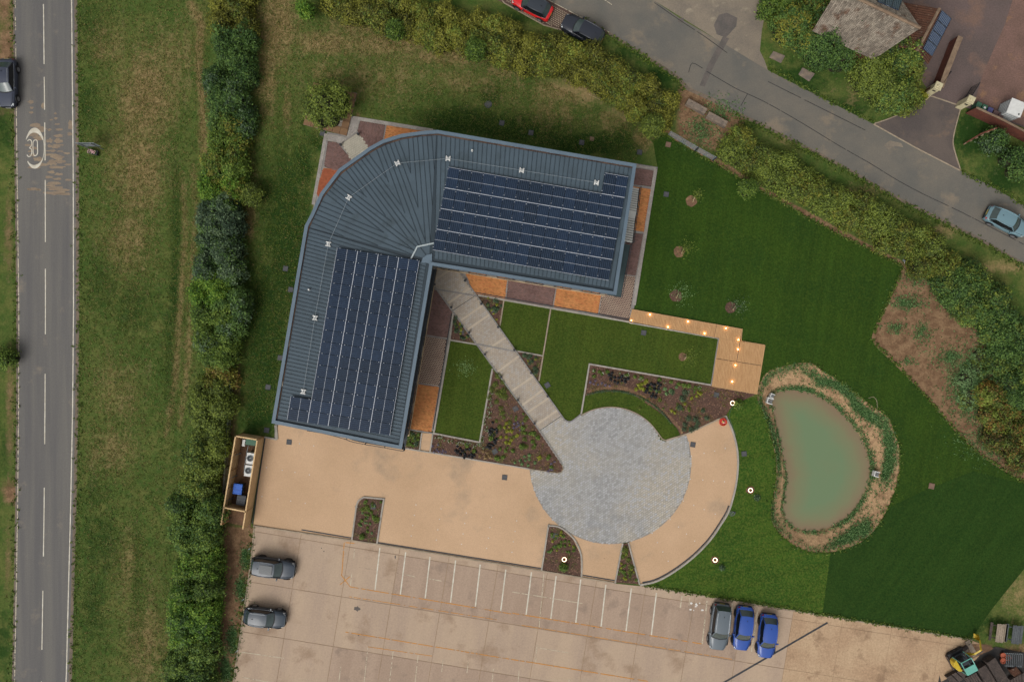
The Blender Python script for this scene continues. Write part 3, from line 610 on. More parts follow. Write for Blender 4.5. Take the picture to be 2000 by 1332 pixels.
struct(mb, 'dark_spot', MT['channel'])
mb = MB()
for k in range(9): blob(mb, 1360+rr.uniform(-12, 12), 1183+rr.uniform(-9, 9), rr.uniform(1, 3), rr.uniform(1, 2), 0.040+0.0003*k)
struct(mb, 'white_spill', MT['flower_white'])
struct(MB().ribbon(PP([(1616,1215),(1410,1334),(1300,1397)]), 0.17, 0.02, 0.045), 'drain_channel', MT['channel'])
struct(MB().ribbon(PP([(1900,1300),(1760,1370)]), 0.05, 0.02, 0.043), 'slab_crack', MT['tar'])
struct(MB().ribbon(PP([(1250,1143),(1395,1167),(1500,1184),(1605,1201),(1898,1249)]), 0.12, 0, 0.07), 'kerb', MT['kerb_buff'])
struct(MB().ribbon(PP([(497,1026),(490,1100),(456,1332),(440,1450)]), 0.12, 0, 0.073), 'kerb', MT['kerb_buff'])

# ------------------------------------------------------------------ paving round the building
CXY = (1192, 904)
sheet('buff_path', [(517,853),(541,857),(545,800),(790,870),(1000,909),(1034,915)]+arc(1192,904,155,176,80,20)+[(1217,1060),(1201,1139),(1135,1128),(1058,1115),(1000,1105),(737,1062),(686,1055),(495,1026)], 0.03, MT['buff'])
sheet('buff_path', [(1417,812),(1341,847)]+arc(1192,904,155,-22,78,20)+[(1227,1058),(1249,1141)]+RINGS[::-1], 0.031, MT['buff'])
sheet('buff_path', [(824,845),(846,847),(840,883),(819,880)], 0.033, MT['buff'])
plaza = [(1053,841),(1096,812),(1103,820),(1110,823),(1118,821.5),(1126,816)]+arc(1192,905,110,-120,-32,24)+[(1292,858.5),(1300,860),(1308,858),(1342.5,846.5)]+arc(1192,904,158,-21,176,60)+[(1034,915.5),(1088,923.5),(1096,921.5),(1100,916),(1098,908)]
sheet('plaza_base', plaza, 0.036, MT['cobble_bed'])
pl_m = PP(plaza)
pavers('setts', pl_m, math.radians(34), 0.26, 0.2, 0.022, 0.065, MT['cobble'], jit=0.04)
bridge = [(846,556),(895,527),(1097,812),(1054,841)]
bridge = [(838,545),(838,500),(885,512),(895,527),(1097,812),(1054,841)]
sheet('path_base', bridge, 0.062, MT['path_bed'])
pavers('path_pavers', PP(bridge), math.radians(34.5), 0.24, 0.18, 0.018, 0.085, MT['path_paver'])
T8 = lambda x, y: (840+x/4.162, 520+y/4.162)
for a in ((38,108,170,28),(150,300,325,180),(250,440,425,318),(305,515,483,393),(440,690,615,580),(550,855,722,730),(660,1015,840,895),(750,1130,915,1005),(790,1190,965,1070),(860,1290,1035,1170)):
    struct(MB().ribbon([P(*T8(a[0], a[1])), P(*T8(a[2], a[3]))], 0.19, 0.07, 0.095), 'path_band', MT['band'])
for a in ((185,360,370,240),(895,1332,1068,1215)): struct(MB().ribbon([P(*T8(a[0], a[1])), P(*T8(a[2], a[3]))], 0.05, 0.07, 0.097), 'path_joint', MT['channel'])
for a in ((30,185,370,240),(385,632,690,692)): struct(MB().ribbon([P(*T8(a[0], a[1])), P(*T8(a[2], a[3]))], 0.16, 0.07, 0.1), 'path_inlay', MT['grey_band'])
struct(MB().ribbon(PP([(846,556),(1054,841),(1098,906)]), 0.14, 0, 0.13), 'path_edging', MT['grey_band'])
struct(MB().ribbon(PP([(895,527),(1097,812)]+smooth([(1103,820),(1110,823),(1118,821.5),(1134,809)], 3, False)), 0.12, 0, 0.127), 'path_edging', MT['grey_band'])
apron = [(687,227),(1284.5,327),(1272,400),(1234,628),(1229,630),(934,577),(895,527),(838,500),(885,608),(849,842),(799,838),(700,830),(541,830),(541,857),(536,857),(538,826),(590,520),(618,375),(639,258),(677,266)]
sheet('apron_base', apron, 0.04, MT['grey_band'])
def brick_bed(px, m, base, ang=math.radians(-10), pu=0.21, pv=0.11, name='clay_pavers', z=0.075, gap=0.012, jit=0.0):
    sheet('paver_bed', px, z-0.02, base); pavers(name, PP(px), ang, pu, pv, gap, z, m, zt=0.03, inset=0.15, jit=jit)
ob, pb, pk = MT['orange_brick'], MT['purple_brick'], MT['pink_paver']; D_, O_ = MT['dark_bed'], MT['orange_bed']
brick_bed([(897,505),(993,522),(986,583),(926,573)], ob, O_); brick_bed([(996,522),(1089,538),(1079,599),(989,584)], pb, D_)
brick_bed([(1091,538),(1177,552),(1168,613),(1082,600)], ob, O_)
brick_bed([(1244.8,366),(1271,370),(1257,453),(1228,449),(1230,364)], ob, O_); brick_bed([(1235,328),(1277.7,334),(1272,365.5),(1230,359)], pb, D_)
brick_bed([(1228,454),(1255.6,457.5),(1241,539),(1210,534)], pb, D_)
brick_bed([(1180,545),(1205,536),(1241,541),(1228,627),(1170,615)], pk, D_, pu=0.17, pv=0.17, gap=0.055)
brick_bed([(840,560),(847,560),(885,610),(874,660),(830,653)], pb, D_); brick_bed([(828,656),(873,663),(858,753),(806,746)], pk, D_, pu=0.17, pv=0.17, gap=0.055)
brick_bed([(806,748),(857,756),(842,843.5),(795,836)], MT['orange_brick'], O_)
brick_bed([(704,236),(752.7,244.6),(746,285),(720,295),(698,256)], pb, D_, math.radians(80)); brick_bed([(755.5,245.5),(828,257),(828,275),(748,282)], ob, O_)
brick_bed([(640.3,276.5),(658.5,279),(692,318),(665,338),(633.7,326)], pb, D_); brick_bed([(632,328.5),(670,333),(624.6,390),(617,376)], MT['red_brick_paver'], O_)
brick_bed([(667,281.5),(699,259),(724,292),(690,320)], MT['cream_paver'], MT['path_bed'], math.radians(34), 0.2, 0.2, 'cream_pavers', 0.078)
def strip_pave(pl, wd, name='granite_strip'):
    A = offset(PP(pl), wd/2, False); B = offset(PP(pl), -wd/2, False); struct(MB().prism(A+B[::-1], 0.0, 0.062), 'strip_base', MT['kerb'])
    pavers(name, A+B[::-1], math.atan2(-(pl[1][1]-pl[0][1]), pl[1][0]-pl[0][0]), 0.12, 0.11, 0.018, 0.082, MT['pebble'], inset=0.2, jit=0.1)
strip_pave([(690,231),(845,256)], 0.36); strip_pave([(637,262),(612,400)], 0.3); strip_pave([(1243,324),(1281,330.5)], 0.25); strip_pave([(1280.5,331),(1238,596)], 0.33)
sheet('entrance_paving', [(640,262),(677,269),(688,231),(703,234),(697,257),(666,280),(657,278),(638,275)], 0.060, MT['kerb']); pavers('entrance_setts', PP([(640,262),(677,269),(688,231),(703,234),(697,257),(666,280),(657,278),(638,275)]), math.radians(-12), 0.13, 0.13, 0.018, 0.084, MT['pebble'], jit=0.1)
kz = [0.1]
def kerb(pl, wd=0.15, m='kerb', sm=False, name='kerb'):
    kz[0] += 0.0011; pts = smooth(pl, 3, False) if sm else pl
    struct(MB().ribbon(PP(pts), wd, 0.0, kz[0]), name, MT[m])
kerb([(934,577),(1229,629)]); kerb([(1229,630.5),(1403,661)], 0.12); kerb([(984,587),(976.5,636.5)], 0.13, 'kerb_buff'); kerb([(1075.5,603),(1052.6,744)], 0.13, 'kerb_buff')
kerb([(1010.6,685.8),(1060,695)], 0.13); kerb([(885.6,609),(878.4,664),(848.4,840),(846.5,846)]); kerb([(878.4,664),(930,672.6)], 0.14)
kerb([(961.8,720),(941,840),(937,863.5),(846,846)], 0.16); kerb([(799,838.5),(846,846)], 0.12, 'grey_band'); kerb([(824,845),(819.5,879)], 0.12); kerb([(845.5,847),(840,882)], 0.14)
kerb([(792,875.5),(1000,909.7),(1034,915.5)], 0.13); kerb([(1034,915.5),(1088,923.5),(1096,921.5),(1100,916),(1098,908)], 0.07, 'kerb_buff')
kerb([(1388.7,752),(1151,711),(1135,808.5)], 0.15); kerb([(1403,661),(1388.7,752)], 0.1, 'grey_band')
kerb([(1300,860),(1342,847),(1417,812)], 0.15, 'kerb_buff'); kerb(RINGS, 0.17, 'kerb'); kerb(arc(1192,905,110,-121,-34,24)+[(1288,850),(1293,857),(1300,860)], 0.09, 'kerb_buff')
kerb([(1227,1058.5),(1249,1141)], 0.15); kerb([(1216,1060),(1201,1138)], 0.15)
kerb([(687.5,1054.5),(692,1020),(696,990)]+smooth([(696,990),(700,978),(711,970.5)], 4, False)+[(750,974),(746,999),(736.5,1061.5)], 0.15)
kerb([(1057.5,1114),(1071,1026)]+smooth([(1071,1026),(1094,1029.5),(1120,1051),(1135,1084),(1135.5,1128)], 5, False), 0.15)
kerb([(495,1026),(686,1054.5),(737,1062),(1058,1114),(1201,1138)], 0.13, 'kerb_buff'); kerb([(541,858),(517,853.5)], 0.15); kerb([(539,830),(541,858)], 0.25)
for pl in ([(589,1034),(686,1050)], [(738,1058.7),(1057,1109.5)], [(1138,1122.5),(1200,1133)]): struct(MB().ribbon(PP(pl), 0.11, 0.0, 0.05), 'drain_channel', MT['channel'])
struct(MB().ribbon(offset(PP(RINGS[22:-1]), -0.19, False), 0.13, 0.0, 0.05), 'drain_channel', MT['channel'])
for pl in ([(926,571),(1229,624)],[(882,612),(846,838)]): struct(MB().ribbon(PP(pl), 0.09, 0.0, 0.101), 'drain_channel', MT['channel'])
beds = {
 'p1': [(689,1054),(697,992),(702,979),(711,971),(749,975),(745,999),(736,1061)], 'p2': [(1059,1113),(1072,1027),(1094,1030),(1119,1052),(1134,1084),(1134,1127)],
 'p3': [(1217,1061),(1226.5,1060),(1247,1140),(1202,1137)], 'p4': [(797,841),(823,845),(818.5,878),(793,874)],
 'p5': [(962,722),(1053,841),(1097,908),(1099,915),(1096,921),(1088,923),(1034,915),(842,881),(846,848),(937,865)],
 'p6': [(1151,712),(1389,753),(1478,769),(1430,792),(1417,812),(1342,846),(1328,849),(1322,836),(1300,813.5),(1265,790),(1237,771),(1212,762),(1172,765),(1140,774)],
 'p7': [(930,574),(983,586),(976,637)], 'p8': [(885.6,609),(930,672),(878,664)], 'p9': [(1010,686),(1059,696),(1052,744)]}
for k, v in beds.items(): sheet('mulch_bed', v, 0.042, MT['mulch'])
sheet('turf_edge', [(1145,771),(1172,763.5),(1212,760.5),(1238,769.5),(1266,788.5),(1302,812),(1326,838),(1330,848),(1334,846),(1330,834),(1304,806),(1270,782),(1240,762),(1212,753),(1172,756),(1147,763)], 0.046, MT['soil'])
# chippings scattered over the beds
def scatter_poly(poly, n, seed=1):
    r = np.random.default_rng(seed); X = [p[0] for p in poly]; Y = [p[1] for p in poly]; x = r.uniform(min(X), max(X), n); y = r.uniform(min(Y), max(Y), n)
    ok = pip(poly, x, y); return x[ok], y[ok]
mb = MB(); r2 = random.Random(5)
for k, v in beds.items():
    pm = PP(v); n = int(abs(area(pm))*34); xs, ys_ = scatter_poly(pm, n*2, 4)
    for x, y in zip(xs[:n], ys_[:n]): mb.box(x, y, 0.045, 0.06+r2.random()*0.03, r2.uniform(0.05, 0.13), r2.uniform(0.03, 0.06), r2.uniform(0, 3.14), bottom=False)
MT['chips'] = mk('bark chips', C(116,84,68), C(96,70,58), 3, grain=0.05, isl=0.3, islc=C(150,118,96))
stuff(mb, 'bark_chips', MT['chips'])

# ------------------------------------------------------------------ the L-shaped building
ZR = 6.8
RO = [(596,441),(607.5,419),(626,378),(662,331),(700,304),(722,288),(747.5,274),(785,262.5),(822,257.5),(855,255),(1243,321),(1203.5,577),(845,519),(785,877),(531,826)]
RW = PP(RO, ZR)
if area(RW) < 0: RW = RW[::-1]
bld = thing('building', 'L-shaped building with grey blue seamed metal roof, fan-shaped curved corner and solar panels', 'building', (*P(700, 500, ZR), 0))
def bpart(mb, name, m, parent=None, shade=False):
    par = parent or bld; o = mb.build(name, m, par, shade=shade); L = par.matrix_world.translation if False else None
    off = Vector((0, 0, 0)); q = par
    while q: off += q.location; q = q.parent
    o.data.transform(Matrix.Translation(-off)); return o
WI = offset(RW, 0.38)                    # walls stand inside the roof edge
bpart(MB().prism(WI, 0.0, 6.45), 'wall', MT['wall'])
roof = bpart(MB().prism(RW, 6.45, 6.72, bottom=True), 'roof', MT['roof_rib'])
bpart(MB().ribbon(RW, 0.30, 6.5, 6.93, closed=True, side=1), 'fascia', MT['fascia'], roof)
inner_e = PP([(838,513),(842,507),(848,505)], ZR)
def roof_sheet(a, b, c, d, i, rw=0.04):           # a-b outer edge, d-c inner edge, rib along a-d
    mb = MB(); z = 6.745+0.002*(i % 3)
    A, B, Cc, D = (P(*q, ZR) for q in (a, b, c, d)); poly = [A, B, Cc, D]
    mb.prism(poly, 6.69, z)
    NP0 = len(mb.f); mb.ribbon([A, D], rw, 6.69, 6.795)
    o = bpart(mb, 'roof_sheet', MT['roof'], roof); o.data.materials.append(MT['roof_rib'])
    for p_ in o.data.polygons:
        if p_.index >= NP0: p_.material_index = 1
lp = lambda p, q, t: (p[0]+(q[0]-p[0])*t, p[1]+(q[1]-p[1])*t)
g = 0.02
for i in range(43):
    t0, t1 = (i+g)/43, (i+1-g)/43
    roof_sheet(lp((853,264),(1237,329), t0), lp((853,264),(1237,329), t1), lp((848,505),(1197,563), t1), lp((848,505),(1197,563), t0), i)
for i in range(50):
    t0, t1 = (i+g)/50, (i+1-g)/50
    roof_sheet(lp((603,446),(540,817), t0), lp((603,446),(540,817), t1), lp((832,514),(779,866), t1), lp((832,514),(779,866), t0), i)
fan = [(603,444),(629,384),(667,337),(726,295),(787,270),(852,263)]; FC = (838, 507)
for w_i in range(len(fan)-1):            # five facets; the sheets of each run parallel and meet the next facet's in a valley
    a, b = fan[w_i], fan[w_i+1]; mx, my = (a[0]+b[0])/2-FC[0], (a[1]+b[1])/2-FC[1]; L = math.hypot(mx, my); dx, dy = mx/L, my/L; nx_, ny_ = -dy, dx
    tri = [FC, a, b]; tri = tri if area(tri) > 0 else tri[::-1]; ts = sorted((q[0]-FC[0])*nx_+(q[1]-FC[1])*ny_ for q in tri); n = max(3, round((ts[-1]-ts[0])/8.8)); st_ = (ts[-1]-ts[0])/n
    for k in range(n):
        t0, t1 = ts[0]+k*st_+0.12, ts[0]+(k+1)*st_-0.12
        o0, o1 = (FC[0]+nx_*t0, FC[1]+ny_*t0), (FC[0]+nx_*t1, FC[1]+ny_*t1)
        p = clip(tri, o1, (o1[0]+dx, o1[1]+dy)) if False else tri
        cell = [(o0[0]-dx*400, o0[1]-dy*400), (o0[0]+dx*400, o0[1]+dy*400), (o1[0]+dx*400, o1[1]+dy*400), (o1[0]-dx*400, o1[1]-dy*400)]
        cell = cell if area(cell) > 0 else cell[::-1]
        for q in range(4):
            p = clip(p, cell[q], cell[(q+1) % 4])
            if len(p) < 3: break
        if len(p) < 3 or abs(area(p)) < 3: continue
        q2 = []
        for v in p:
            if not q2 or math.hypot(v[0]-q2[-1][0], v[1]-q2[-1][1]) > 0.05: q2.append(v)
        mb = MB().prism(PP(q2, ZR), 6.69, 6.745+0.002*((k+w_i) % 3)); NP0 = len(mb.f)
        on = sorted(q2, key=lambda v: abs((v[0]-FC[0])*nx_+(v[1]-FC[1])*ny_-t0))[:2]
        if math.hypot(on[0][0]-on[1][0], on[0][1]-on[1][1]) > 3: mb.ribbon(PP(on, ZR), 0.045, 6.69, 6.795)
        o = bpart(mb, 'roof_sheet', MT['roof'], roof); o.data.materials.append(MT['roof_rib'])
        for p_ in o.data.polygons:
            if p_.index >= NP0: p_.material_index = 1
gut = PP([(540,818),(602,447),(613,422),(631,385),(667,338),(704,311),(726,296),(750,282),(787,271),(822,265.5),(855,263),(1235,327)], ZR)
bpart(MB().ribbon(gut, 0.11, 6.7, 6.80), 'gutter', MT['gutter'], roof)
bpart(MB().ribbon(PP([(802.5,506),(815,482),(848,475)], ZR), 0.12, 6.72, 6.84), 'flashing', MT['flashing'], roof)
bpart(MB().prism(PP([(823,513),(826,504),(834,498),(844,496),(844,521),(836,514)], ZR), 6.7, 6.86), 'corner_capping', MT['fascia'], roof)
for x, y in ((603,566),(922,294)): bpart(MB().cyl(*P(x, y, 6.95), 6.74, 7.05, 0.10, 0.07, 10), 'vent_cap', MT['white'], roof)
# windows: every storey, every bay of every wall
def wall_windows():
    n = len(WI); fr = gl = None
    for i in range(n):
        a, b = WI[i], WI[(i+1) % n]; L = math.hypot(b[0]-a[0], b[1]-a[1]); ang = math.atan2(b[1]-a[1], b[0]-a[0])
        k = int((L-0.8)//2.3)
        for j in range(k):
            t = (j+0.5)/k; x, y = a[0]+(b[0]-a[0])*t, a[1]+(b[1]-a[1])*t
            for z in (0.45, 3.65):
                if fr is None:
                    mb = MB()
                    for dx in (-0.85, 0, 0.85): mb.box(dx, 0, 0, 2.2, 0.07, 0.10)
                    mb.box(0, 0, -0.07, 0, 1.77, 0.12); mb.box(0, 0, 2.2, 2.27, 1.77, 0.12)
                    fr = mb.build('window', MT['dark_metal'], bld); gl = MB().box(0, 0.0, 0.005, 2.195, 1.62, 0.05).build('pane', MT['glass'], fr); w_ = fr
                else: w_ = copy_tree(fr, bld)
                w_.location = (x-bld.location.x, y-bld.location.y, z); w_.rotation_euler = (0, 0, ang)
wall_windows()
bpart(MB().ribbon(offset([WI[i] for i in range(len(WI))], -0.06), 0.07, 0.05, 0.32, closed=True), 'plinth_trim', MT['pale_wood'])
# balcony on the south gable of the west wing (curved), and its rail along the courtyard side
def railing(name, pts, z, parent, step=1.9, hgt=1.05, m='dark_metal', infill=False):
    mb = MB(); mb.tube([(x, y, z+hgt) for x, y in pts], 0.032, 5); mb.tube([(x, y, z+0.12) for x, y in pts], 0.022, 5)
    d = 0; last = None; L = [0]
    for i in range(1, len(pts)): L.append(L[-1]+math.hypot(pts[i][0]-pts[i-1][0], pts[i][1]-pts[i-1][1]))
    k = max(1, round(L[-1]/step))
    for j in range(k+1):
        s = L[-1]*j/k; i = max(q for q in range(len(L)) if L[q] <= s+1e-6); i = min(i, len(pts)-2); t = (s-L[i])/max(1e-6, L[i+1]-L[i])
        x, y = pts[i][0]+(pts[i+1][0]-pts[i][0])*t, pts[i][1]+(pts[i+1][1]-pts[i][1])*t; mb.box(x, y, z-0.1, z+hgt-0.02, 0.05, 0.05)
    return bpart(mb, name, MT[m], parent)
sb = smooth([(600,841),(625,845),(650,850.5),(672,857),(690,863),(715,868),(750,874),(788,881)], 3, False)
sbw = PP(sb, 4.3)
flo = sbw+[P(790, 866, 3.3), P(600, 834, 3.3)]
bal = bpart(MB().prism(flo, 3.1, 3.3, bottom=True), 'balcony', MT['dark_metal']); railing('balcony_rail', sbw, 3.3, bal)
cs = PP([(788,881),(793,850),(820,690),(851,525)], 4.3)
bal2 = bpart(MB().ribbon(cs, 0.5, 3.1, 3.3, side=1), 'gallery_floor', MT['dark_metal']); railing('gallery_rail', cs, 3.3, bal2, 2.2)
# east gable: external stair and balcony
eb = PP([(1205,474),(1232,478.5),(1213.5,580.5),(1186,576)], 3.4)
bal3 = bpart(MB().prism(eb, 3.15, 3.32, bottom=True), 'balcony', mk('balcony floor', C(62,78,80), C(70,86,88), 1.0, grain=0.05)); railing('balcony_rail', PP([(1234,478),(1215,581),(1204,579)], 4.3), 3.3, bal3, 2.5)
stair = thing('external_staircase', 'grey steel external staircase with pale grating treads along the east gable of the building', 'staircase', (*P(1238, 366), 0))
def spart(mb, name, m, par=None):
    o = mb.build(name, m, par or stair); o.data.transform(Matrix.Translation(-stair.location)); return o
S0, S1 = Vector((*P(1237, 366, 0.15), 0.17)), Vector((*P(1222.5, 473, 3.25), 3.25)); dirv = (S1-S0).xy.normalized(); ang = math.atan2(dirv.y, dirv.x); sn = Vector((-dirv.y, dirv.x))
TN = 20; proto = None; runL = (S1-S0).xy.length; land = 0.8; tl = (runL-land)/TN
for i in range(TN):
    d = (i+0.5)*tl+(land if i >= TN//2 else 0); z = 0.165*(i+1); p = S0.xy+dirv*d
    if i == TN//2-1: lz = z
    if proto is None: proto = MB().box(0, 0, -0.04, 0, tl*0.70, 1.15).build('tread', MT['tread'], stair); o = proto
    else: o = proto.copy(); COL.objects.link(o)
    o.location = (p.x-stair.location.x, p.y-stair.location.y, z); o.rotation_euler = (0, 0, ang)
p = S0.xy+dirv*(tl*TN/2+land/2); spart(MB().box(p.x, p.y, lz+0.02, lz+0.07, land-0.04, 1.15, ang), 'landing', MT['tread'])
def lnp2(d, z, s): q = S0.xy+dirv*d+sn*s*0.60; return (q.x, q.y, z)
m1 = tl*TN/2
for (d0, z0_, d1, z1_) in ((0, 0.02, m1, lz-.12), (m1, lz-.10, m1+land, lz-.09), (m1+land, lz-.12, runL, 3.1)):  # dark sheet added below each flight, stands in for shade between the treads
    spart(MB().add([lnp2(d0, z0_, -1), lnp2(d1, z1_, -1), lnp2(d1, z1_, 1), lnp2(d0, z0_, 1)], [(0, 1, 2, 3)]), 'gap_shade_sheet', MT['dark_metal'])
for s in (-1, 1):
    def lnp(d, z): q = S0.xy+dirv*d+sn*s*0.62; return (q.x, q.y, z)
    m1 = tl*TN/2; spart(MB().tube([lnp(0, 0.1), lnp(m1, lz), lnp(m1+land, lz), lnp(runL, 3.3)], 0.06, 5), 'stringer', MT['dark_metal'])
    mb = MB().tube([lnp(0, 1.1), lnp(m1, lz+1.0), lnp(m1+land, lz+1.0), lnp(runL, 4.3)], 0.03, 5)
    for k in range(9):
        d = runL*k/8; z = 0.165*max(0, min(TN/2, d/tl)) + (0.165*max(0, (d-m1-land)/tl)); mb.box(*lnp(d, 0)[:2], z, z+1.05, 0.045, 0.045)
    spart(mb, 'handrail', MT['dark_metal'])
# ------------------------------------------------------------------ solar arrays
for AXS in (0, 1):
  m, nt, b = mat_base('solar cells'); co = nt.nodes.new('ShaderNodeTexCoord').outputs['Object']
  sx = nt.nodes.new('ShaderNodeSeparateXYZ'); nt.links.new(co, sx.inputs[0])
  def gl_(sock, per, wd):
      f = math_n(nt, 'FRACT', math_n(nt, 'DIVIDE', sock, per), 0); return math_n(nt, 'LESS_THAN', math_n(nt, 'ABSOLUTE', math_n(nt, 'SUBTRACT', f, 0.5), 0), wd)
  oi = nt.nodes.new('ShaderNodeObjectInfo')
  cell = mix(nt, rng_node(nt, oi.outputs['Random'], 0, 1, 0, 1), C(27,39,54), C(32,48,70))
  bus = mix(nt, gl_(sx.outputs[AXS], 0.17, 0.13), cell, C(56,70,88))
  bus = mul(nt, bus, rng_node(nt, noise(nt, co, 3, 2), 0.3, 0.7, 0.85, 1.15))
  nt.links.new(bus, b.inputs['Base Color']); b.inputs['Roughness'].default_value = 0.15; b.inputs['Specular IOR Level'].default_value = 0.25
  MT['cells%d' % AXS] = m
MT['alu'] = mk('panel aluminium', C(186,190,198), None, grain=0, rough=0.4)
def array(quad, nc, nr, extra, label, long_v, hpan=7.0):
    TL, TR, BR, BL = (Vector(P(*q, hpan)) for q in quad); o0 = (TL+TR+BL+BR)/4
    root = thing('solar_array', label, 'solar array', (o0.x, o0.y, 6.8), 0, 'solar arrays on the curved roof')
    du = (TR-TL)/nc; dv = (BL-TL)/nr; a = math.atan2(du.y, du.x); pw, ph = du.length, dv.length
    proto = None
    cells = [(i, j) for j in range(nr) for i in range(nc)]+extra
    for i, j in cells:
        c = TL+du*(i+0.5)+dv*(j+0.5)-o0
        if proto is None:
            proto = MB().box(0, 0, 0, 0.035, (pw if long_v else pw)-0.03, ph-0.03).build('solar_panel', MT['cells0' if long_v else 'cells1'], root)
            fr = MB()
            W2, H2 = pw/2-0.012, ph/2-0.012
            if long_v: fr.box(0, H2, -0.005, 0.044, pw-0.02, 0.026); fr.box(0, -H2, -0.005, 0.046, pw-0.02, 0.026); fr.box(0, 0, 0.03, 0.040, pw-0.03, 0.024); pass
            else: fr.box(W2, 0, -0.005, 0.044, 0.028, ph-0.02); fr.box(-W2, 0, -0.005, 0.046, 0.028, ph-0.02); fr.box(0, 0, 0.03, 0.040, 0.026, ph-0.03); pass
            setp(fr.build('panel_frame', MT['alu'], proto), kind='stuff')
            cl = MB()
            for s in (-0.36, 0.40): (cl.box(-W2, s*ph, 0.03, 0.07, 0.055, 0.055) if long_v else cl.box(s*pw, H2, 0.03, 0.07, 0.055, 0.055))
            setp(cl.build('clamps', MT['alu'], proto), kind='stuff'); o = proto
        else: o = copy_tree(proto, root)
        o.location = (c.x, c.y, 0.2); o.rotation_euler = (0, 0, a)
    rb = MB()
    for j in range(nr):
        for s in (0.25, 0.75):
            if long_v: p = TL+dv*(j+s)-o0; q = TR+dv*(j+s)-o0; rb.box((p.x+q.x)/2, (p.y+q.y)/2, -0.02, 0.19, (q-p).length, 0.05, a)
    if not long_v:
        for i in range(nc):
            for s in (0.25, 0.75): p = TL+du*(i+s)-o0; q = BL+du*(i+s)-o0; rb.box((p.x+q.x)/2, (p.y+q.y)/2, -0.02, 0.19, 0.05, (q-p).length, a)
    rb.build('mounting_rail', MT['galv'], root)
array([(876.2,326.7),(1220,386.5),(1194.5,551),(844.6,488.2)], 15, 4, [(13,-1),(14,-1)], 'solar array of four rows of upright panels on the east wing roof', True)
array([(658.8,484.0),(819.3,508.8),(760.7,858.0),(600.7,825.7)], 4, 15, [(-1,13),(-1,14)], 'solar array of four columns of sideways panels on the south-running wing roof', False)
# fall-arrest anchors and line
an = [(592,765,80),(615,621,80),(641,477,80),(681,386,55),(776,319,25),(875,310,-5),(1019,333,-10),(1165,357,-10)]
labs = ['white roof anchor beside the lower left end of the solar panels','white roof anchor halfway down the west wing','white roof anchor just above the top left of the west solar array','white roof anchor on the left side of the curved corner','white roof anchor on the upper part of the curved corner','white roof anchor above the top left of the east solar array','white roof anchor above the middle of the east solar array','white roof anchor beside the small two-panel extension']
proto = None
for (x, y, a), lb in zip(an, labs):
    if proto is None:
        proto = thing('roof_anchor', lb, 'roof anchor', (0, 0, 0), 0, 'fall arrest anchors on the roof')
        MB().box(0, 0, 0.0, 0.06, 0.36, 0.28).build('base_plate', MT['white'], proto)
        for s in (-1, 1):
            MB().box(0.16*s, 0, 0.06, 0.10, 0.09, 0.46).build('foot_bar', MT['white'], proto)
        MB().cyl(0, 0, 0.06, 0.22, 0.05, 0.04, 10).build('anchor_post', MT['galv'], proto); o = proto
    else: o = copy_tree(proto)
    setp(o, lb); o.location = (*P(x, y, 6.9), 6.80); o.rotation_euler = (0, 0, math.radians(a))
pts = [(*P(x, y, 7), 7.0) for x, y, a in an]
setp(MB().tube(pts, 0.014, 4).build('safety_cable', MT['cable']), 'thin steel safety cable strung between the white roof anchors', 'cable')

# ------------------------------------------------------------------ vegetation
def leaf_quads(Cn, N, size, r, flat=0.75, asp=1.0):
    n = len(Cn); J = r.normal(size=(n, 3)); J /= np.linalg.norm(J, axis=1, keepdims=True)
    N = N+J*flat; N /= np.linalg.norm(N, axis=1, keepdims=True)
    A = np.cross(N, r.normal(size=(n, 3))); A /= np.linalg.norm(A, axis=1, keepdims=True)+1e-9; B = np.cross(N, A)
    s = (size*r.uniform(0.6, 1.35, n))[:, None]*0.5; A *= s*asp; B *= s*0.62
    V = np.stack([Cn-A, Cn-B*1.0, Cn+A, Cn+B], 1).reshape(-1, 3); return V, np.arange(n*4).reshape(-1, 4)
def dome_pts(lumps, dens, r, size):
    """leaf positions grouped in sprays on lumpy ellipsoid domes; lumps = (x, y, z0, rx, ry, h, tone)"""
    Cs, Ns, Ts = [], [], []
    for (x, y, z0, rx, ry, h, tn) in lumps:
        ar = 2.2*math.pi*rx*ry+2*h*(rx+ry); ns = max(6, int(ar*dens/14)); k = 14
        d = r.normal(size=(ns, 3)); d[:, 2] = np.abs(d[:, 2])*1.1; d /= np.linalg.norm(d, axis=1, keepdims=True)
        ph = r.uniform(0, 6.28, 3); az = np.arctan2(d[:, 1], d[:, 0]); lump = 1+0.10*np.sin(3*az+ph[0])+0.07*np.sin(5*az+ph[1]+d[:, 2]*4)+r.normal(0, 0.05, ns)
        c = np.stack([d[:, 0]*rx, d[:, 1]*ry, d[:, 2]*h*0.78+h*0.22], 1)*lump[:, None]
        st = tn+r.normal(0, 0.16, ns)
        cc = np.repeat(c, k, 0)+r.normal(0, 1, (ns*k, 3))*np.array([0.16, 0.16, 0.11])*(size/0.16)**0.5
        nn = np.repeat(d, k, 0); nn[:, 2] += 0.35
        tt = np.repeat(st, k)+r.normal(0, 0.08, ns*k)
        cc += np.array([x, y, z0]); Cs.append(cc); Ns.append(nn); Ts.append(tt)
    return np.concatenate(Cs), np.concatenate(Ns), np.concatenate(Ts)
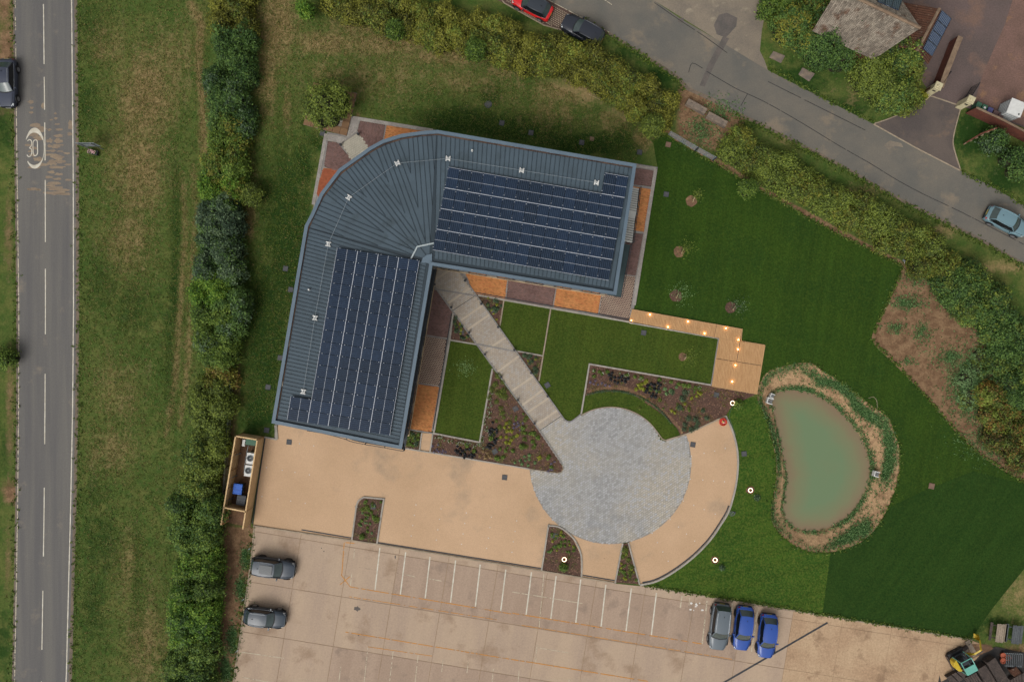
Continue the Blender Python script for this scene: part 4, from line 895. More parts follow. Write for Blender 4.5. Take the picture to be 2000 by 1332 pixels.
def core_mesh(lumps, k=0.80, loc=(0, 0, 0)):  # solid inner domes stop see-through; the inner shade is in their dark colour
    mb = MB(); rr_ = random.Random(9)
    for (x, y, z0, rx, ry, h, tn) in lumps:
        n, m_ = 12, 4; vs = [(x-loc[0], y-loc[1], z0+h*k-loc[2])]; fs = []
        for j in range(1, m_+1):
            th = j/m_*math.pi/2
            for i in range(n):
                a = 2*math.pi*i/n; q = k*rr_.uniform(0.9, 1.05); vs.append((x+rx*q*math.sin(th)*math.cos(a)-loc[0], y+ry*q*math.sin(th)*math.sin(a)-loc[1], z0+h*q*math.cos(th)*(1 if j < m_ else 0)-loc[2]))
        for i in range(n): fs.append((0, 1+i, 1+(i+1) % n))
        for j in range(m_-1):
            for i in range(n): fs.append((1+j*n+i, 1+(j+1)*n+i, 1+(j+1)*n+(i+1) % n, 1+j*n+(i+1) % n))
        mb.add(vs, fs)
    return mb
def shrub(name, label, cat, lumps, fol, dens=95, size=0.17, seed=0, group=None, loc=None, core='core', extra=None):
    r = np.random.default_rng(1000+seed)
    L = loc or (sum(l[0] for l in lumps)/len(lumps), sum(l[1] for l in lumps)/len(lumps), 0.0)
    t = thing(name, label, cat, L, 0, group)
    Cn, N, T = dome_pts(lumps, dens, r, size); V, F_ = leaf_quads(Cn, N, size, r)
    npmesh('foliage', V, F_, FO[fol], t, np.repeat(T, 4), L)
    if extra:                              # a second leaf colour mixed through, e.g. bramble or dead twigs
        f2, fr, ds = extra; ls = [l for l in lumps if r.random() < fr] or lumps[:1]
        Cn, N, T = dome_pts(ls, ds, r, size); V, F_ = leaf_quads(Cn*1.0, N, size*1.1, r); npmesh('mixed_foliage', V, F_, FO[f2], t, np.repeat(T, 4), L)
    core_mesh(lumps, 0.78, L).build('shaded_core', MT[core], t)
    return t
def row_lumps(pl, hw, h, step, seed, jit=0.35, tone=(0.35, 0.7), hpx=1.4, width_fn=None):
    """lumps along a pixel centreline; hw half width in metres"""
    r = random.Random(seed); pm = PP(pl, hpx); out = []; s = 0; acc = 0
    for i in range(len(pm)-1):
        a, b = pm[i], pm[i+1]; L = math.hypot(b[0]-a[0], b[1]-a[1]); nx_, ny_ = -(b[1]-a[1])/L, (b[0]-a[0])/L
        k = max(1, round(L/step))
        for j in range(k):
            t = (j+r.uniform(0.2, 0.8))/k; w_ = hw if not width_fn else width_fn((i+t)/(len(pm)-1))
            for side in ((-0.42, 0.42) if w_ > 1.2 else (0,)):
                o = side*w_+r.uniform(-0.2, 0.2)*w_; rad = w_*r.uniform(0.48, 0.68) if w_ > 1.2 else w_*r.uniform(0.85, 1.15)
                out.append((a[0]+(b[0]-a[0])*t+nx_*o+r.uniform(-jit, jit), a[1]+(b[1]-a[1])*t+ny_*o+r.uniform(-jit, jit), 0.0, rad, rad*r.uniform(0.85, 1.15), h*r.uniform(0.75, 1.12), r.uniform(*tone)))
    return out
# the long shrub belt between the verge and the plot
belt = [
 ([(462,-40),(455,10),(455,70)], 1.9, 2.4, 'olive', 'olive and green shrub clump at the top end of the belt beside the verge', ('mid', .4, 40)),
 ([(452,60),(450,110),(450,155)], 2.0, 2.8, 'deep', 'dark green shrub clump in the belt, level with the saloon on the road', None),
 ([(449,150),(447,200),(445,248)], 2.0, 2.6, 'deep', 'dense dark shrub clump in the belt, level with the road sign', ('blue', .5, 40)),
 ([(444,240),(442,290),(440,335)], 1.95, 2.5, 'green', 'green shrub clump in the belt, level with the 30 marking', ('olive', .3, 40)),
 ([(438,325),(436,360),(433,395)], 1.9, 2.4, 'bright', 'bright green shrub just above the grey green one in the belt', ('olive', .4, 50)),
 ([(430,395),(428,440),(424,490),(424,530)], 2.05, 2.9, 'blue', 'large grey green shrub in the belt, level with the curved roof corner', ('deep', .5, 40)),
 ([(418,530),(416,565),(414,600)], 1.9, 2.6, 'bright', 'bright leafy shrub below the large grey green one', None),
 ([(448,540),(452,590),(452,650)], 1.5, 2.6, 'deep', 'dark shrub bulging towards the building from the belt', ('blue', .6, 50)),
 ([(422,605),(426,660),(428,715)], 1.9, 2.6, 'green', 'green shrub clump beside the upper end of the wire fence', ('blue', .4, 50)),
 ([(424,715),(428,755)], 1.4, 1.9, 'olive', 'small olive shrub with brown twigs beside the wire fence', ('rust', .7, 50)),
 ([(416,755),(412,810),(408,865)], 1.8, 2.4, 'mid', 'mid green shrub clump left of the wire fence', None),
 ([(400,865),(390,920),(384,975)], 1.75, 2.5, 'mid', 'loose green shrub clump left of the timber compound', ('deep', .5, 40)),
 ([(382,975),(382,1030),(386,1075)], 2.05, 2.8, 'green', 'broad green shrub clump below the timber compound', ('deep', .6, 50)),
 ([(392,1080),(388,1120),(385,1160)], 2.1, 3.0, 'green', 'wide green tree clump left of the upper parked dark car', ('bright', .4, 50)),
 ([(380,1175),(376,1210),(374,1250)], 2.2, 3.0, 'bright', 'wide yellowish green tree clump left of the lower parked dark car', ('deep', .6, 50)),
 ([(372,1265),(370,1300),(368,1345)], 2.2, 2.9, 'green', 'tree clump at the bottom end of the belt', ('deep', .5, 50)),
]
for i, (pl, hw, h, f, lab, ex) in enumerate(belt):
    shrub('shrub', lab, 'shrub', row_lumps(pl, hw, h, 1.0, 40+i, hpx=h*0.6), f, 105, 0.17, i, 'shrubs of the belt beside the main road verge', extra=ex)
shrub('hedge', 'long olive yellow hedge along the lane above the building', 'hedge', row_lumps([(640,-25),(700,8),(760,22),(820,38),(880,48),(940,62),(1000,84),(1060,100),(1110,115),(1150,128),(1200,155),(1250,185),(1290,208),(1312,222)], 1.85, 2.1, 0.95, 71, tone=(0.25, 0.75)), 'olive', 105, 0.17, 31, extra=('mid', .45, 70))
shrub('hedge', 'long mid green hedge from the metal gates down the lane to the right edge', 'hedge', row_lumps([(1432,278),(1470,298),(1530,332),(1600,375),(1670,412),(1740,450),(1800,485),(1850,520)], 1.75, 1.9, 0.95, 72), 'mid', 105, 0.17, 32, extra=('olive', .5, 60))
shrub('hedge', 'dark bushy hedge with white flowered bramble by the right edge', 'hedge', row_lumps([(1855,535),(1900,565),(1940,605),(1970,650),(1985,700),(1992,750),(2040,800)], 2.1, 2.2, 1.0, 73), 'deep', 100, 0.17, 33, extra=('mid', .5, 60))
shrub('hedge', 'rust and brown bramble thicket at the right edge beyond the bare soil', 'thicket', row_lumps([(1975,770),(1950,800),(1960,840),(1985,870),(2020,900)], 1.9, 1.5, 0.9, 74, tone=(0.2, 0.8)), 'rust', 45, 0.15, 34, extra=('mid', .9, 70))
shrub('hedge', 'low sprawling weeds along the soil bank at the right', 'thicket', row_lumps([(1930,690),(1905,740),(1915,790)], 1.0, 0.7, 0.8, 75), 'pale', 60, 0.13, 35, extra=('mid', .5, 40))
rows = [('big_shrub','large rounded shrub hiding the left of the tiled house', [(1570,18),(1600,50)], 2.7, 4.2, 'deep', ('olive', .5, 60)),
 ('big_shrub','broad shrub under the eaves of the tiled house', [(1632,66),(1664,92)], 2.7, 4.4, 'deep', ('deep', .5, 60)),
 ('big_shrub','broad olive shrub between the tiled house and the gate pillar', [(1705,118),(1745,138),(1772,140)], 2.8, 4.0, 'mid', ('deep', .6, 60)),
 ('big_shrub','green shrub right beside the coping wall and gate pillar', [(1775,150),(1750,168),(1785,158)], 2.0, 2.9, 'mid', ('olive', .5, 60)),
 ('big_shrub','dark shrub at the top edge by the side pad', [(1512,-15),(1535,10)], 1.7, 2.8, 'green', ('blue', .5, 60)),
 ('big_shrub','shrub under the brown garden pole beside the driveway', [(1925,265),(1955,270)], 1.6, 2.0, 'deep', ('blue', .5, 60)),
 ('big_shrub','dark shrub at the right edge below the brick wall', [(1985,300),(2005,340)], 1.6, 2.0, 'deep', None),
 ('big_shrub','bush leaning in over the left edge of the main road', [(-5,690),(5,720)], 1.3, 2.0, 'green', None)]
for i, (nm, lab, pl, hw, h, f, ex) in enumerate(rows): shrub(nm, lab, 'shrub', row_lumps(pl, hw, h, 1.1, 90+i, hpx=h*0.6), f, 105, 0.17, 50+i, extra=ex)
shrub('yellow_shrub', 'small yellow leaved shrub tucked against the left gate pillar', 'shrub', [(*P(1795,186,.6), 0, .75, .45, .9, .6), (*P(1780,196,.6), 0, .6, .4, .7, .6)], 'lime', 110, 0.14, 61)
def tree(name, lab, x, y, r, h, f, seed, n=9, size=0.17, dens=100, trunk_h=None, group=None, spread=0.55):
    rr_ = random.Random(seed); hc = h*0.62; cx, cy = P(x, y, hc); th = trunk_h or h*0.35
    lum = [(cx, cy, th, r*0.72, r*0.72, h-th, 0.5)]
    for k in range(n):
        a = 6.283*k/n+rr_.uniform(-.3, .3); q = r*spread*rr_.uniform(0.8, 1.1); lum.append((cx+q*math.cos(a), cy+q*math.sin(a), th*rr_.uniform(0.8, 1.1), r*rr_.uniform(.34, .48), r*rr_.uniform(.34, .48), (h-th)*rr_.uniform(.6, .85), rr_.uniform(.3, .7)))
    t = shrub(name, lab, 'tree', lum, f, dens, size, seed, group, (cx, cy, 0)); t.children[0].name = 'crown'
    mb = MB().tube([(0, 0, 0), (0.03, 0.02, th*0.6), (0, 0.05, th+0.3*(h-th))], 0.10+r*0.03, 7, 0.05+r*0.01)
    for k in range(5):
        a = 6.283*k/5+rr_.random(); mb.tube([(0, 0, th*0.7), (r*.3*math.cos(a), r*.3*math.sin(a), th+0.3*(h-th)), (r*.7*math.cos(a), r*.7*math.sin(a), th+0.62*(h-th))], 0.05, 5, 0.015)
    mb.build('trunk', MT['bark'], t); return t
for i, a in enumerate([('small round tree at the top edge where the long hedge starts', 597, 18, 0.85, 3.0, 'bright'),('small round tree standing in front of the long hedge, nearer the tree bed', 771, 57, 0.9, 3.0, 'green'),
   ('small round tree in front of the hedge above the round manhole', 928, 97, 1.05, 3.2, 'green'),('bright small tree at the end of the hedge beside the metal gates', 1274, 246, 1.1, 3.4, 'mid'),
   ('small round tree poking out below the right hedge into the lawn', 1462, 366, 0.9, 2.8, 'green'),('low spreading tree over the grass between shrub belt and curved roof', 490, 380, 1.2, 2.2, 'mid')]):
    tree('small_tree', *a, 200+i, 7, 0.15, 120)
tree('garden_tree', 'dark leafy tree standing in a square slab bed at the corner of the entrance paving', 637, 203, 2.05, 4.6, 'mid', 230, 11, 0.17, 62, spread=.7)
# slab bed round that tree
cen = [(593,244.5),(677.5,266.5),(698,183),(613,162)]
sheet('tree_bed_gravel', cen, 0.05, MT['gravel_white'])
mbs = PP(cen); bedt = thing('slab_surround', 'square surround of brown textured slabs round the garden tree', 'edging', (*P(645,214), 0))
v0, v1, v3 = Vector(mbs[0]), Vector(mbs[1]), Vector(mbs[3]); eu, ev = (v1-v0)/6, (v3-v0)/6; a = math.atan2(eu.y, eu.x); proto = None
for j in range(6):
    for i in range(6):
        if 0 < i < 5 and 0 < j < 5: continue
        c = v0+eu*(i+.5)+ev*(j+.5)
        if proto is None: proto = MB().box(0, 0, 0, 0.16, eu.length-0.03, ev.length-0.03, bottom=False).build('slab', MT['slab'], bedt, bevel=0); o = proto
        else: o = proto.copy(); COL.objects.link(o)
        o.location = (c.x-bedt.location.x, c.y-bedt.location.y, rr.uniform(-.01, .01)); o.rotation_euler = (0, 0, a+rr.uniform(-.02, .02))
# staked saplings
def sapling(lab, x, y, cxo, cyo, f, r, seed, ring=11, stakes=True):
    bx, by = P(x, y); t = thing('sapling', lab, 'sapling', (bx, by, 0), 0, 'staked young trees on the lawns')
    if ring: sheet('planting_circle', [(x+cxo+ring*math.cos(q/16*6.283)*rr.uniform(.9, 1.1), y+cyo+ring*math.sin(q/16*6.283)*rr.uniform(.9, 1.1)) for q in range(16)], 0.034, MT['soil'] if f == 'mid' else MT['mulch'])
    MB().tube([(0, 0, 0), (0.05, 0.03, 1.3), (0.08, 0.0, 2.6)], 0.03, 6, 0.012).build('trunk', MT['bark'], t)
    r_ = np.random.default_rng(seed); n = 240; p = r_.normal(0, 1, (n, 3))*np.array([r*.5, r*.5, .5])+np.array([0.05, 0, 2.1]); V, F_ = leaf_quads(p, np.tile([0, 0, 1.0], (n, 1)), 0.11, r_, 1.0)
    npmesh('crown', V, F_, FO[f], t, np.repeat(r_.uniform(.3, .9, n), 4))
    if stakes:
        for q, dd in ((0.9, .22), (-1.4, .2)):
            MB().tube([(dd*math.cos(q)*1.5, dd*math.sin(q)*1.5, 0), (-dd*math.cos(q)*.3, -dd*math.sin(q)*.3, 1.2)], 0.035, 5).build('stake', MT['pale_wood'], t)
        MB().tube([(-.12, -.05, 1.0), (.14, .06, 1.0)], 0.025, 4).build('tie', MT['black'], t)
    return t
sapling('bare staked sapling nearest the metal gates end of the lawn', 1352, 389, -2, 4, 'mid', .5, 1)
sapling('staked sapling below the bare one, with mulch to its left', 1330, 490, -4, 2, 'mid', .8, 2)
sapling('bushiest pale green sapling on the lawn, above the boardwalk', 1320, 576, 0, 2, 'pale', 1.0, 3, 12)
sapling('sapling on a round mulch patch nearest the pond side of the lawn', 1430, 600, -3, 1, 'blue', .8, 4, 11)
sapling('sapling on the garden lawn left of the wide deck', 1336, 696, -3, 1, 'mid', .8, 5, 8)
sapling('bushy little sapling on the small lawn left of the diagonal path', 911, 716, 0, 0, 'pale', .9, 6, 0, False)

# ------------------------------------------------------------------ bed plants
def plant_mesh(kind, seed):
    r = np.random.default_rng(seed)
    n, rad, h, size = {'leafy': (70, .24, .22, .11), 'black': (60, .15, .18, .13), 'yellow': (60, .20, .18, .10), 'violet': (50, .18, .3, .06), 'white': (45, .22, .2, .07), 'round': (60, .17, .12, .12), 'tan': (50, .2, .3, .09), 'spread': (170, .5, .25, .11), 'bush': (420, .5, .8, .13), 'feather': (130, .38, .3, .09)}[kind]
    d = r.normal(size=(n, 3)); d[:, 2] = np.abs(d[:, 2]); d /= np.linalg.norm(d, axis=1, keepdims=True); q = r.uniform(.35, 1.0, n)[:, None]
    p = d*q*np.array([rad, rad, h])+np.array([0, 0, .04]); V, F_ = leaf_quads(p, d+np.array([0, 0, .5]), size, r, .6, 1.5 if kind in ('black', 'feather') else 1.0); return V, F_, np.repeat(r.uniform(.2, .8, n), 4)
KFO = {'leafy': 'green', 'black': 'black', 'yellow': 'lime', 'violet': 'violet', 'white': 'green', 'round': 'pale', 'tan': 'tan', 'spread': 'mid', 'bush': 'green', 'feather': 'blue'}
KN = {'leafy': 'leafy_plant', 'black': 'black_grass', 'yellow': 'yellow_leaved_plant', 'violet': 'violet_flower', 'white': 'white_flower_plant', 'round': 'round_leaf_plant', 'tan': 'dry_seedhead', 'spread': 'spreading_plant', 'bush': 'bed_shrub', 'feather': 'feathery_plant'}
protoP = {}
def plant(kind, x, y, lab, grp, cat='plant', sc_=1.0):
    key = (kind, rr.randrange(3))
    if key not in protoP:
        V, F_, T = plant_mesh(kind, hash(kind) % 999 if False else sum(map(ord, kind))+key[1]); o = npmesh(KN[kind], V, F_, FO[KFO[kind]], None, T); protoP[key] = o
        if kind == 'white':
            mb = MB()
            for _ in range(4): mb.box(rr.uniform(-.15, .15), rr.uniform(-.15, .15), .2, .22, .035, .035, rr.random())
            mb.build('flower', MT['flower_white'], o)
            for c_ in o.children: c_.location = (0, 0, 0)
    else: o = copy_tree(protoP[key])
    setp(o, lab, cat, grp); o.location = (*P(x, y), 0.05); o.rotation_euler = (0, 0, rr.uniform(0, 6.28)); s = sc_*rr.uniform(.8, 1.2); o.scale = (s, s, s); return o
T9 = lambda x, y: (840+x/7.407, 760+y/7.407)
for lab, kind, pts, s in [
 ('black leaved grass clump in the dark drift of the triangular bed', 'black', [(905,480),(885,575),(915,590),(860,610),(890,625),(960,580),(965,620),(870,650),(925,660),(905,700),(960,720),(930,750),(850,790),(880,800),(940,775),(830,830),(865,845),(910,815)], 1),
 ('black leaved grass clump in the drift along the buff path edge', 'black', [(395,825),(435,860),(470,890),(520,870),(570,870),(400,910),(440,940),(500,930),(510,960),(560,965),(600,940),(640,960),(610,985),(660,905),(495,985),(375,885)], 1),
 ('yellow leaved plant in the middle of the triangular bed', 'yellow', [(1105,490),(1080,550),(1150,545),(1130,600),(1180,605),(1105,610),(1105,690),(1250,680),(1260,665),(1100,765),(1025,690),(1175,730),(1150,775)], 1),
 ('pale round leaved plant near the lower edge of the triangular bed', 'round', [(1225,1060),(1300,1030),(1330,1085),(1380,1030),(1435,1010),(1420,1100),(1440,950),(1520,1060),(1365,970)], 1.1),
 ('green leafy plant in the lower half of the triangular bed', 'leafy', [(1010,860),(1090,890),(970,1000),(1060,980),(1200,890),(1480,760),(1520,810),(1340,560),(1380,640),(880,710),(540,820),(640,890),(520,800),(1450,640),(1500,640),(1560,700),(1720,970),(1700,1000),(1755,1125)], 1.1),
 ('violet flowering plant at the left corner of the triangular bed', 'violet', [(40,820),(100,870),(125,800),(190,885),(230,905),(130,900),(60,905),(175,920)], .9),
 ('violet flowering plant at the rounded tip of the triangular bed', 'violet', [(1755,1070),(1800,1045),(1735,1160),(1765,1160),(1705,1185)], .9),
 ('violet flowering plant in the middle of the triangular bed', 'violet', [(1220,500),(1270,480),(1210,555),(1250,540),(1300,590),(1340,490),(1280,520)], .9),
 ('white flowered plant along the upright kerb of the triangular bed', 'white', [(870,145),(895,60),(860,10),(845,265),(890,240),(870,340),(860,400),(810,380),(790,500),(825,545),(800,590),(835,600),(770,690),(860,655),(760,750),(730,800),(770,850),(740,720),(700,800),(790,440),(850,320),(870,200)], 1),
 ('white flowered plant along the level kerb of the triangular bed', 'white', [(80,700),(170,700),(270,750),(320,750),(400,780),(480,770),(580,780),(640,830),(440,760),(540,790),(210,740),(130,690)], 1),
 ('dry tan seedhead plant near the buff path edge', 'tan', [(770,890),(720,965),(800,985),(880,980),(830,920),(850,960)], 1.2)]:
    for (x, y) in pts: plant(kind, *T9(x, y), lab, lab.replace(' plant', ' plants', 1), sc_=s)
T8b = T8
for (x, y) in ((550,890),(590,940),(530,960),(560,1030),(580,1050),(540,1100),(610,1060),(500,1000),(480,1060),(600,1010)): plant('spread', *T8(x, y), 'spreading olive plant in the narrow top of the triangular bed', 'spreading plants at the top of the triangular bed', sc_=.8)
for i in range(24): x, y = T9(rr.uniform(900, 1500), rr.uniform(250, 880)); plant('spread' if i % 3 else 'leafy', x, y, 'low scattered seedling in the open bark of the triangular bed', 'low seedlings in the open bark of the triangular bed', sc_=.55)
plant('bush', *T9(1330,825), 'roundest green shrub in the triangular bed', None, 'shrub', .9)
plant('yellow', *T9(1580,985), 'brightest yellow plant near the tip of the triangular bed', None, 'plant', 1.3); 
T5 = lambda x, y: (1000+x/4, 666+y/4)
for lab, kind, pts, s in [
 ('black leaved plant in the left dark drift of the long bed', 'black', [(755,262),(775,275),(800,285),(770,300),(830,290),(800,315),(850,285),(825,325),(855,310),(880,300),(905,295),(780,250),(860,275),(885,320)], 1),
 ('black leaved plant in the right dark drift of the long bed', 'black', [(1060,350),(1085,335),(1110,345),(1140,330),(1160,342),(1050,380),(1080,375),(1110,375),(1140,380),(1040,400),(1070,405),(1100,410),(1130,405),(1090,430),(1120,435),(1145,360)], 1),
 ('yellow green plant between the two dark drifts', 'yellow', [(990,345),(1015,335),(1040,325),(1000,365),(1025,375),(970,375),(1050,310)], 1.1),
 ('yellow green plant in the right half of the long bed', 'yellow', [(1450,400),(1470,410),(1440,430),(1350,490),(1245,545),(1270,560),(1400,445)], 1),
 ('round pale leaved plant right of the dark drifts', 'round', [(1190,375),(1237,390),(1205,412),(1280,360),(1130,390)], 1.2),
 ('green leafy plant along the kerb of the long bed', 'leafy', [(640,235),(680,240),(700,260),(640,275),(740,240),(900,265),(960,280),(1240,320),(1300,335),(1340,345),(1380,350),(1430,360),(1465,370),(1150,300),(1010,285)], 1),
 ('violet flowering plant at the left end of the long bed', 'violet', [(610,320),(640,335),(670,340),(700,330),(730,345),(760,350),(650,310)], .9),
 ('white flowered plant along the kerb of the long bed', 'white', [(635,230),(705,250),(840,250),(905,262),(880,270),(1000,300),(1190,325),(1380,395),(1460,360)], 1),
 ('feathery grey green plant in the right half of the long bed', 'feather', [(1350,400),(1430,610),(1350,650),(1400,690),(1310,520),(1520,600),(1490,540),(1250,400),(1330,450),(1450,640),(1380,600),(1345,690),(1440,670)], .9)]:
    for (x, y) in pts: plant(kind, *T5(x, y), lab, lab.replace(' plant', ' plants', 1), sc_=s)
for i in range(40):
    t_ = i/39; a_ = math.radians(-108+74*t_); plant('feather', 1192+142*math.cos(a_)*1.0, 905+142*math.sin(a_), 'creeping dark plant in the curved row round the crescent lawn', 'creeping plants in the curved row round the crescent lawn', sc_=.4)
for i in range(26): x, y = T5(rr.uniform(950, 1500), rr.uniform(340, 560)); plant('spread' if i % 2 else 'leafy', x, y, 'low scattered seedling in the bark of the long bed', 'low seedlings in the bark of the long bed', sc_=.5)
def rand_in(px, n, seed):
    r = random.Random(seed); X = [p[0] for p in px]; Y = [p[1] for p in px]; out = []
    while len(out) < n:
        x, y = r.uniform(min(X), max(X)), r.uniform(min(Y), max(Y))
        if pip(px, np.array([x]), np.array([y]))[0]: out.append((x, y))
    return out
def shrink(px, k=.85):
    cx, cy = sum(p[0] for p in px)/len(px), sum(p[1] for p in px)/len(px); return [(cx+(x-cx)*k, cy+(y-cy)*k) for x, y in px]
for key, where, ks in (('p1', 'the arched bed nearest the parked dark cars', [('leafy', 22), ('round', 8), ('spread', 4)]), ('p2', 'the quarter-round bed beside the plaza', [('leafy', 22), ('yellow', 8), ('round', 5)]),
   ('p3', 'the narrow wedge bed below the plaza', [('yellow', 10), ('leafy', 12), ('spread', 5)]), ('p4', 'the small square bed at the building corner', [('leafy', 10), ('feather', 5), ('spread', 4)]),
   ('p7', 'the small triangle bed under the orange paving', [('yellow', 9), ('feather', 12)]), ('p8', 'the small triangle bed left of the diagonal path', [('yellow', 8), ('feather', 10)]), ('p9', 'the small triangle bed right of the diagonal path', [('feather', 12), ('yellow', 3)])):
    for q, (kind, n) in enumerate(ks):
        lab = {'leafy': 'green leafy plant in ', 'round': 'pale round leaved plant in ', 'spread': 'spreading olive plant in ', 'yellow': 'yellow green plant in ', 'feather': 'grey green feathery plant in '}[kind]+where
        px = shrink(beds[key], .84)
        if key in ('p1', 'p2'): px = [(x, min(y, (1042 if key == 'p1' else 1078))) for x, y in px]
        for x, y in rand_in(px, n, 300+q+ord(key[1])): plant(kind, x, y, lab, lab.replace(' plant', ' plants', 1), sc_=.75 if kind != 'feather' else .7)
plant('bush', 708, 1047, 'round green shrub at the foot of the arched bed', None, 'shrub', .8); plant('bush', 1101, 1106, 'olive shrub beside the lit ring in the quarter-round bed', None, 'shrub', .85)
plant('bush', 1440, 789, 'leafy bush right beside the lit ring by the deck corner', None, 'shrub', 1.2); plant('feather', 1478, 971, 'thin young plant just right of the lit ring on the lawn', None, 'plant', 1.0); plant('feather', 1409, 1108, 'thin young plant below right of the lit ring near the curved kerb', None, 'plant', 1.0)
# low ground cover threaded through the bark of the larger beds
for key, n, seed in (('p5', 1500, 21), ('p6', 1500, 22), ('p1', 120, 23), ('p2', 130, 24), ('p3', 110, 25), ('p7', 120, 26), ('p8', 120, 27), ('p9', 100, 28), ('p4', 110, 29)):
    pm = PP(shrink(beds[key], .94)); r = np.random.default_rng(seed); X = [p[0] for p in pm]; Y = [p[1] for p in pm]; k = 9
    cx_ = r.uniform(min(X), max(X), n); cy_ = r.uniform(min(Y), max(Y), n); ok = pip(pm, cx_, cy_); dens_ = np.sin(cx_*1.7+seed)+np.sin(cy_*2.1+cx_*.6) > -0.5; ok &= dens_
    cx_, cy_ = cx_[ok], cy_[ok]; m_ = len(cx_); p = np.repeat(np.stack([cx_, cy_, np.full(m_, .07)], 1), k, 0)+r.normal(0, 1, (m_*k, 3))*np.array([.10, .10, .025]); p[:, 2] = np.maximum(p[:, 2], .05)
    V, F_ = leaf_quads(p, np.tile([0, 0, 1.0], (m_*k, 1)), .075, r, .8); half = (len(F_)//2)*4
    T_ = np.repeat(np.repeat(r.uniform(.1, .9, m_), k), 4)
    setp(npmesh('ground_cover', V[:half], F_[:half//4], FO['mid'], None, T_[:half]), kind='stuff'); setp(npmesh('ground_cover', V[half:], F_[half//4:]-half, FO['rust' if key in ('p5', 'p6') else 'green'], None, T_[half:]), kind='stuff')
# grass and weed tufts that soften the edges (nobody could count them)
def tufts(name, X, Y, m, size=.16, n=4, hmin=.03, seed=3):
    r = np.random.default_rng(seed); k = len(X); p = np.repeat(np.stack([X, Y, np.full(k, .05)], 1), n, 0)+r.normal(0, 1, (k*n, 3))*np.array([.07, .07, .02]); p[:, 2] = np.abs(p[:, 2])+hmin
    V, F_ = leaf_quads(p, np.tile([0, 0, 1.0], (k*n, 1)), size, r, .9, 1.3); return setp(npmesh(name, V, F_, m, None, np.repeat(r.uniform(.1, .9, k*n), 4)), kind='stuff')
def along(pl, sp, wd, seed):
    r = np.random.default_rng(seed); X, Y = [], []; pm = PP(pl)
    for i in range(len(pm)-1):
        a, b = pm[i], pm[i+1]; L = math.hypot(b[0]-a[0], b[1]-a[1]); n = max(1, int(L/sp)); t_ = r.random(n); o = r.normal(0, wd, n)
        X += list(a[0]+(b[0]-a[0])*t_-(b[1]-a[1])/L*o); Y += list(a[1]+(b[1]-a[1])*t_+(b[0]-a[0])/L*o)
    return np.array(X), np.array(Y)
ex_, ey_ = [], []
for pl, sp, wd in (([(Rx(y)+12, y) for y in range(-20, 1360, 20)], .16, .2), ([(Lx(y)-6, y) for y in range(-20, 1360, 20)], .2, .2), ([(1130,38),(1192,72),(1240,102),(1322,156),(1335,176)], .06, .18), ([(1430,224),(1500,256),(1640,328),(1760,397),(1900,466),(2000,522)], .06, .18),
    ([(1250,1142),(1395,1165),(1500,1181),(1605,1199),(1898,1247)], .07, .08), ([(1706,240),(1590,181),(1500,132)], .08, .15), ([(1876,334),(1940,366),(2000,402)], .07, .15), ([(494,1026),(487,1100),(454,1332)], .12, .2), (BANK, .2, .15), ([(1272,276),(1298,262),(1350,293),(1410,328),(1500,381),(1640,459),(1764,520),(1702,660),(1800,765),(1900,878),(2010,948)], .08, .08)):
    a, b_ = along(pl, sp, wd, len(ex_)); ex_.append(a); ey_.append(b_)
tufts('edge_grass', np.concatenate(ex_), np.concatenate(ey_), FO['grass'], seed=5)
def field(n, wgt, name, m, size, seed, per=4):
    r = np.random.default_rng(seed); wv = wgt.ravel()*((np.abs(GX) < 53) & (np.abs(GY) < 36)).ravel(); wv = wv/wv.sum(); k = r.choice(len(wv), n, p=wv)
    X = GX.ravel()[k]+r.uniform(-.12, .12, n); Y = GY.ravel()[k]+r.uniform(-.12, .12, n); Zz = GZ.ravel()[k]
    p = np.repeat(np.stack([X, Y, Zz+.03], 1), per, 0)+np.abs(r.normal(0, 1, (n*per, 3)))*np.array([.08, .08, .02])*np.sign(r.normal(size=(n*per, 3)))*np.array([1, 1, 0])+np.array([0, 0, .03])
    V, F_ = leaf_quads(p, np.tile([0, 0, 1.0], (n*per, 1)), size, r, .9, 1.3); return setp(npmesh(name, V, F_, m, None, np.repeat(r.uniform(.1, .9, n*per), 4)), kind='stuff')
open_g = np.where(pip([(Rx(-20)+12,-20),(Rx(400)+12,400),(Rx(900)+12,900),(Rx(1340)+12,1340),(330,1340),(345,1100),(365,880),(395,700),(390,400),(420,0),(430,-20)], IX, IY) | pip([(495,-20),(650,20),(1000,125),(1280,265),(1240,316),(860,250),(690,222),(620,290),(590,500),(530,815),(470,835),(470,500)], IX, IY), 1.0, 0)
field(30000, open_g*(0.35+lush), 'verge_grass', FO['grass'], .085, 8, 4); field(22000, open_g*(dry**1.5+0.05), 'dry_verge_grass', FO['drygrass'], .075, 9, 4)
field(9000, weed*np.where(d_w+ins_w*-1 > -0.9, 1, 0)*(~ins_w), 'bank_weeds', FO['bank'], .12, 10, 3)
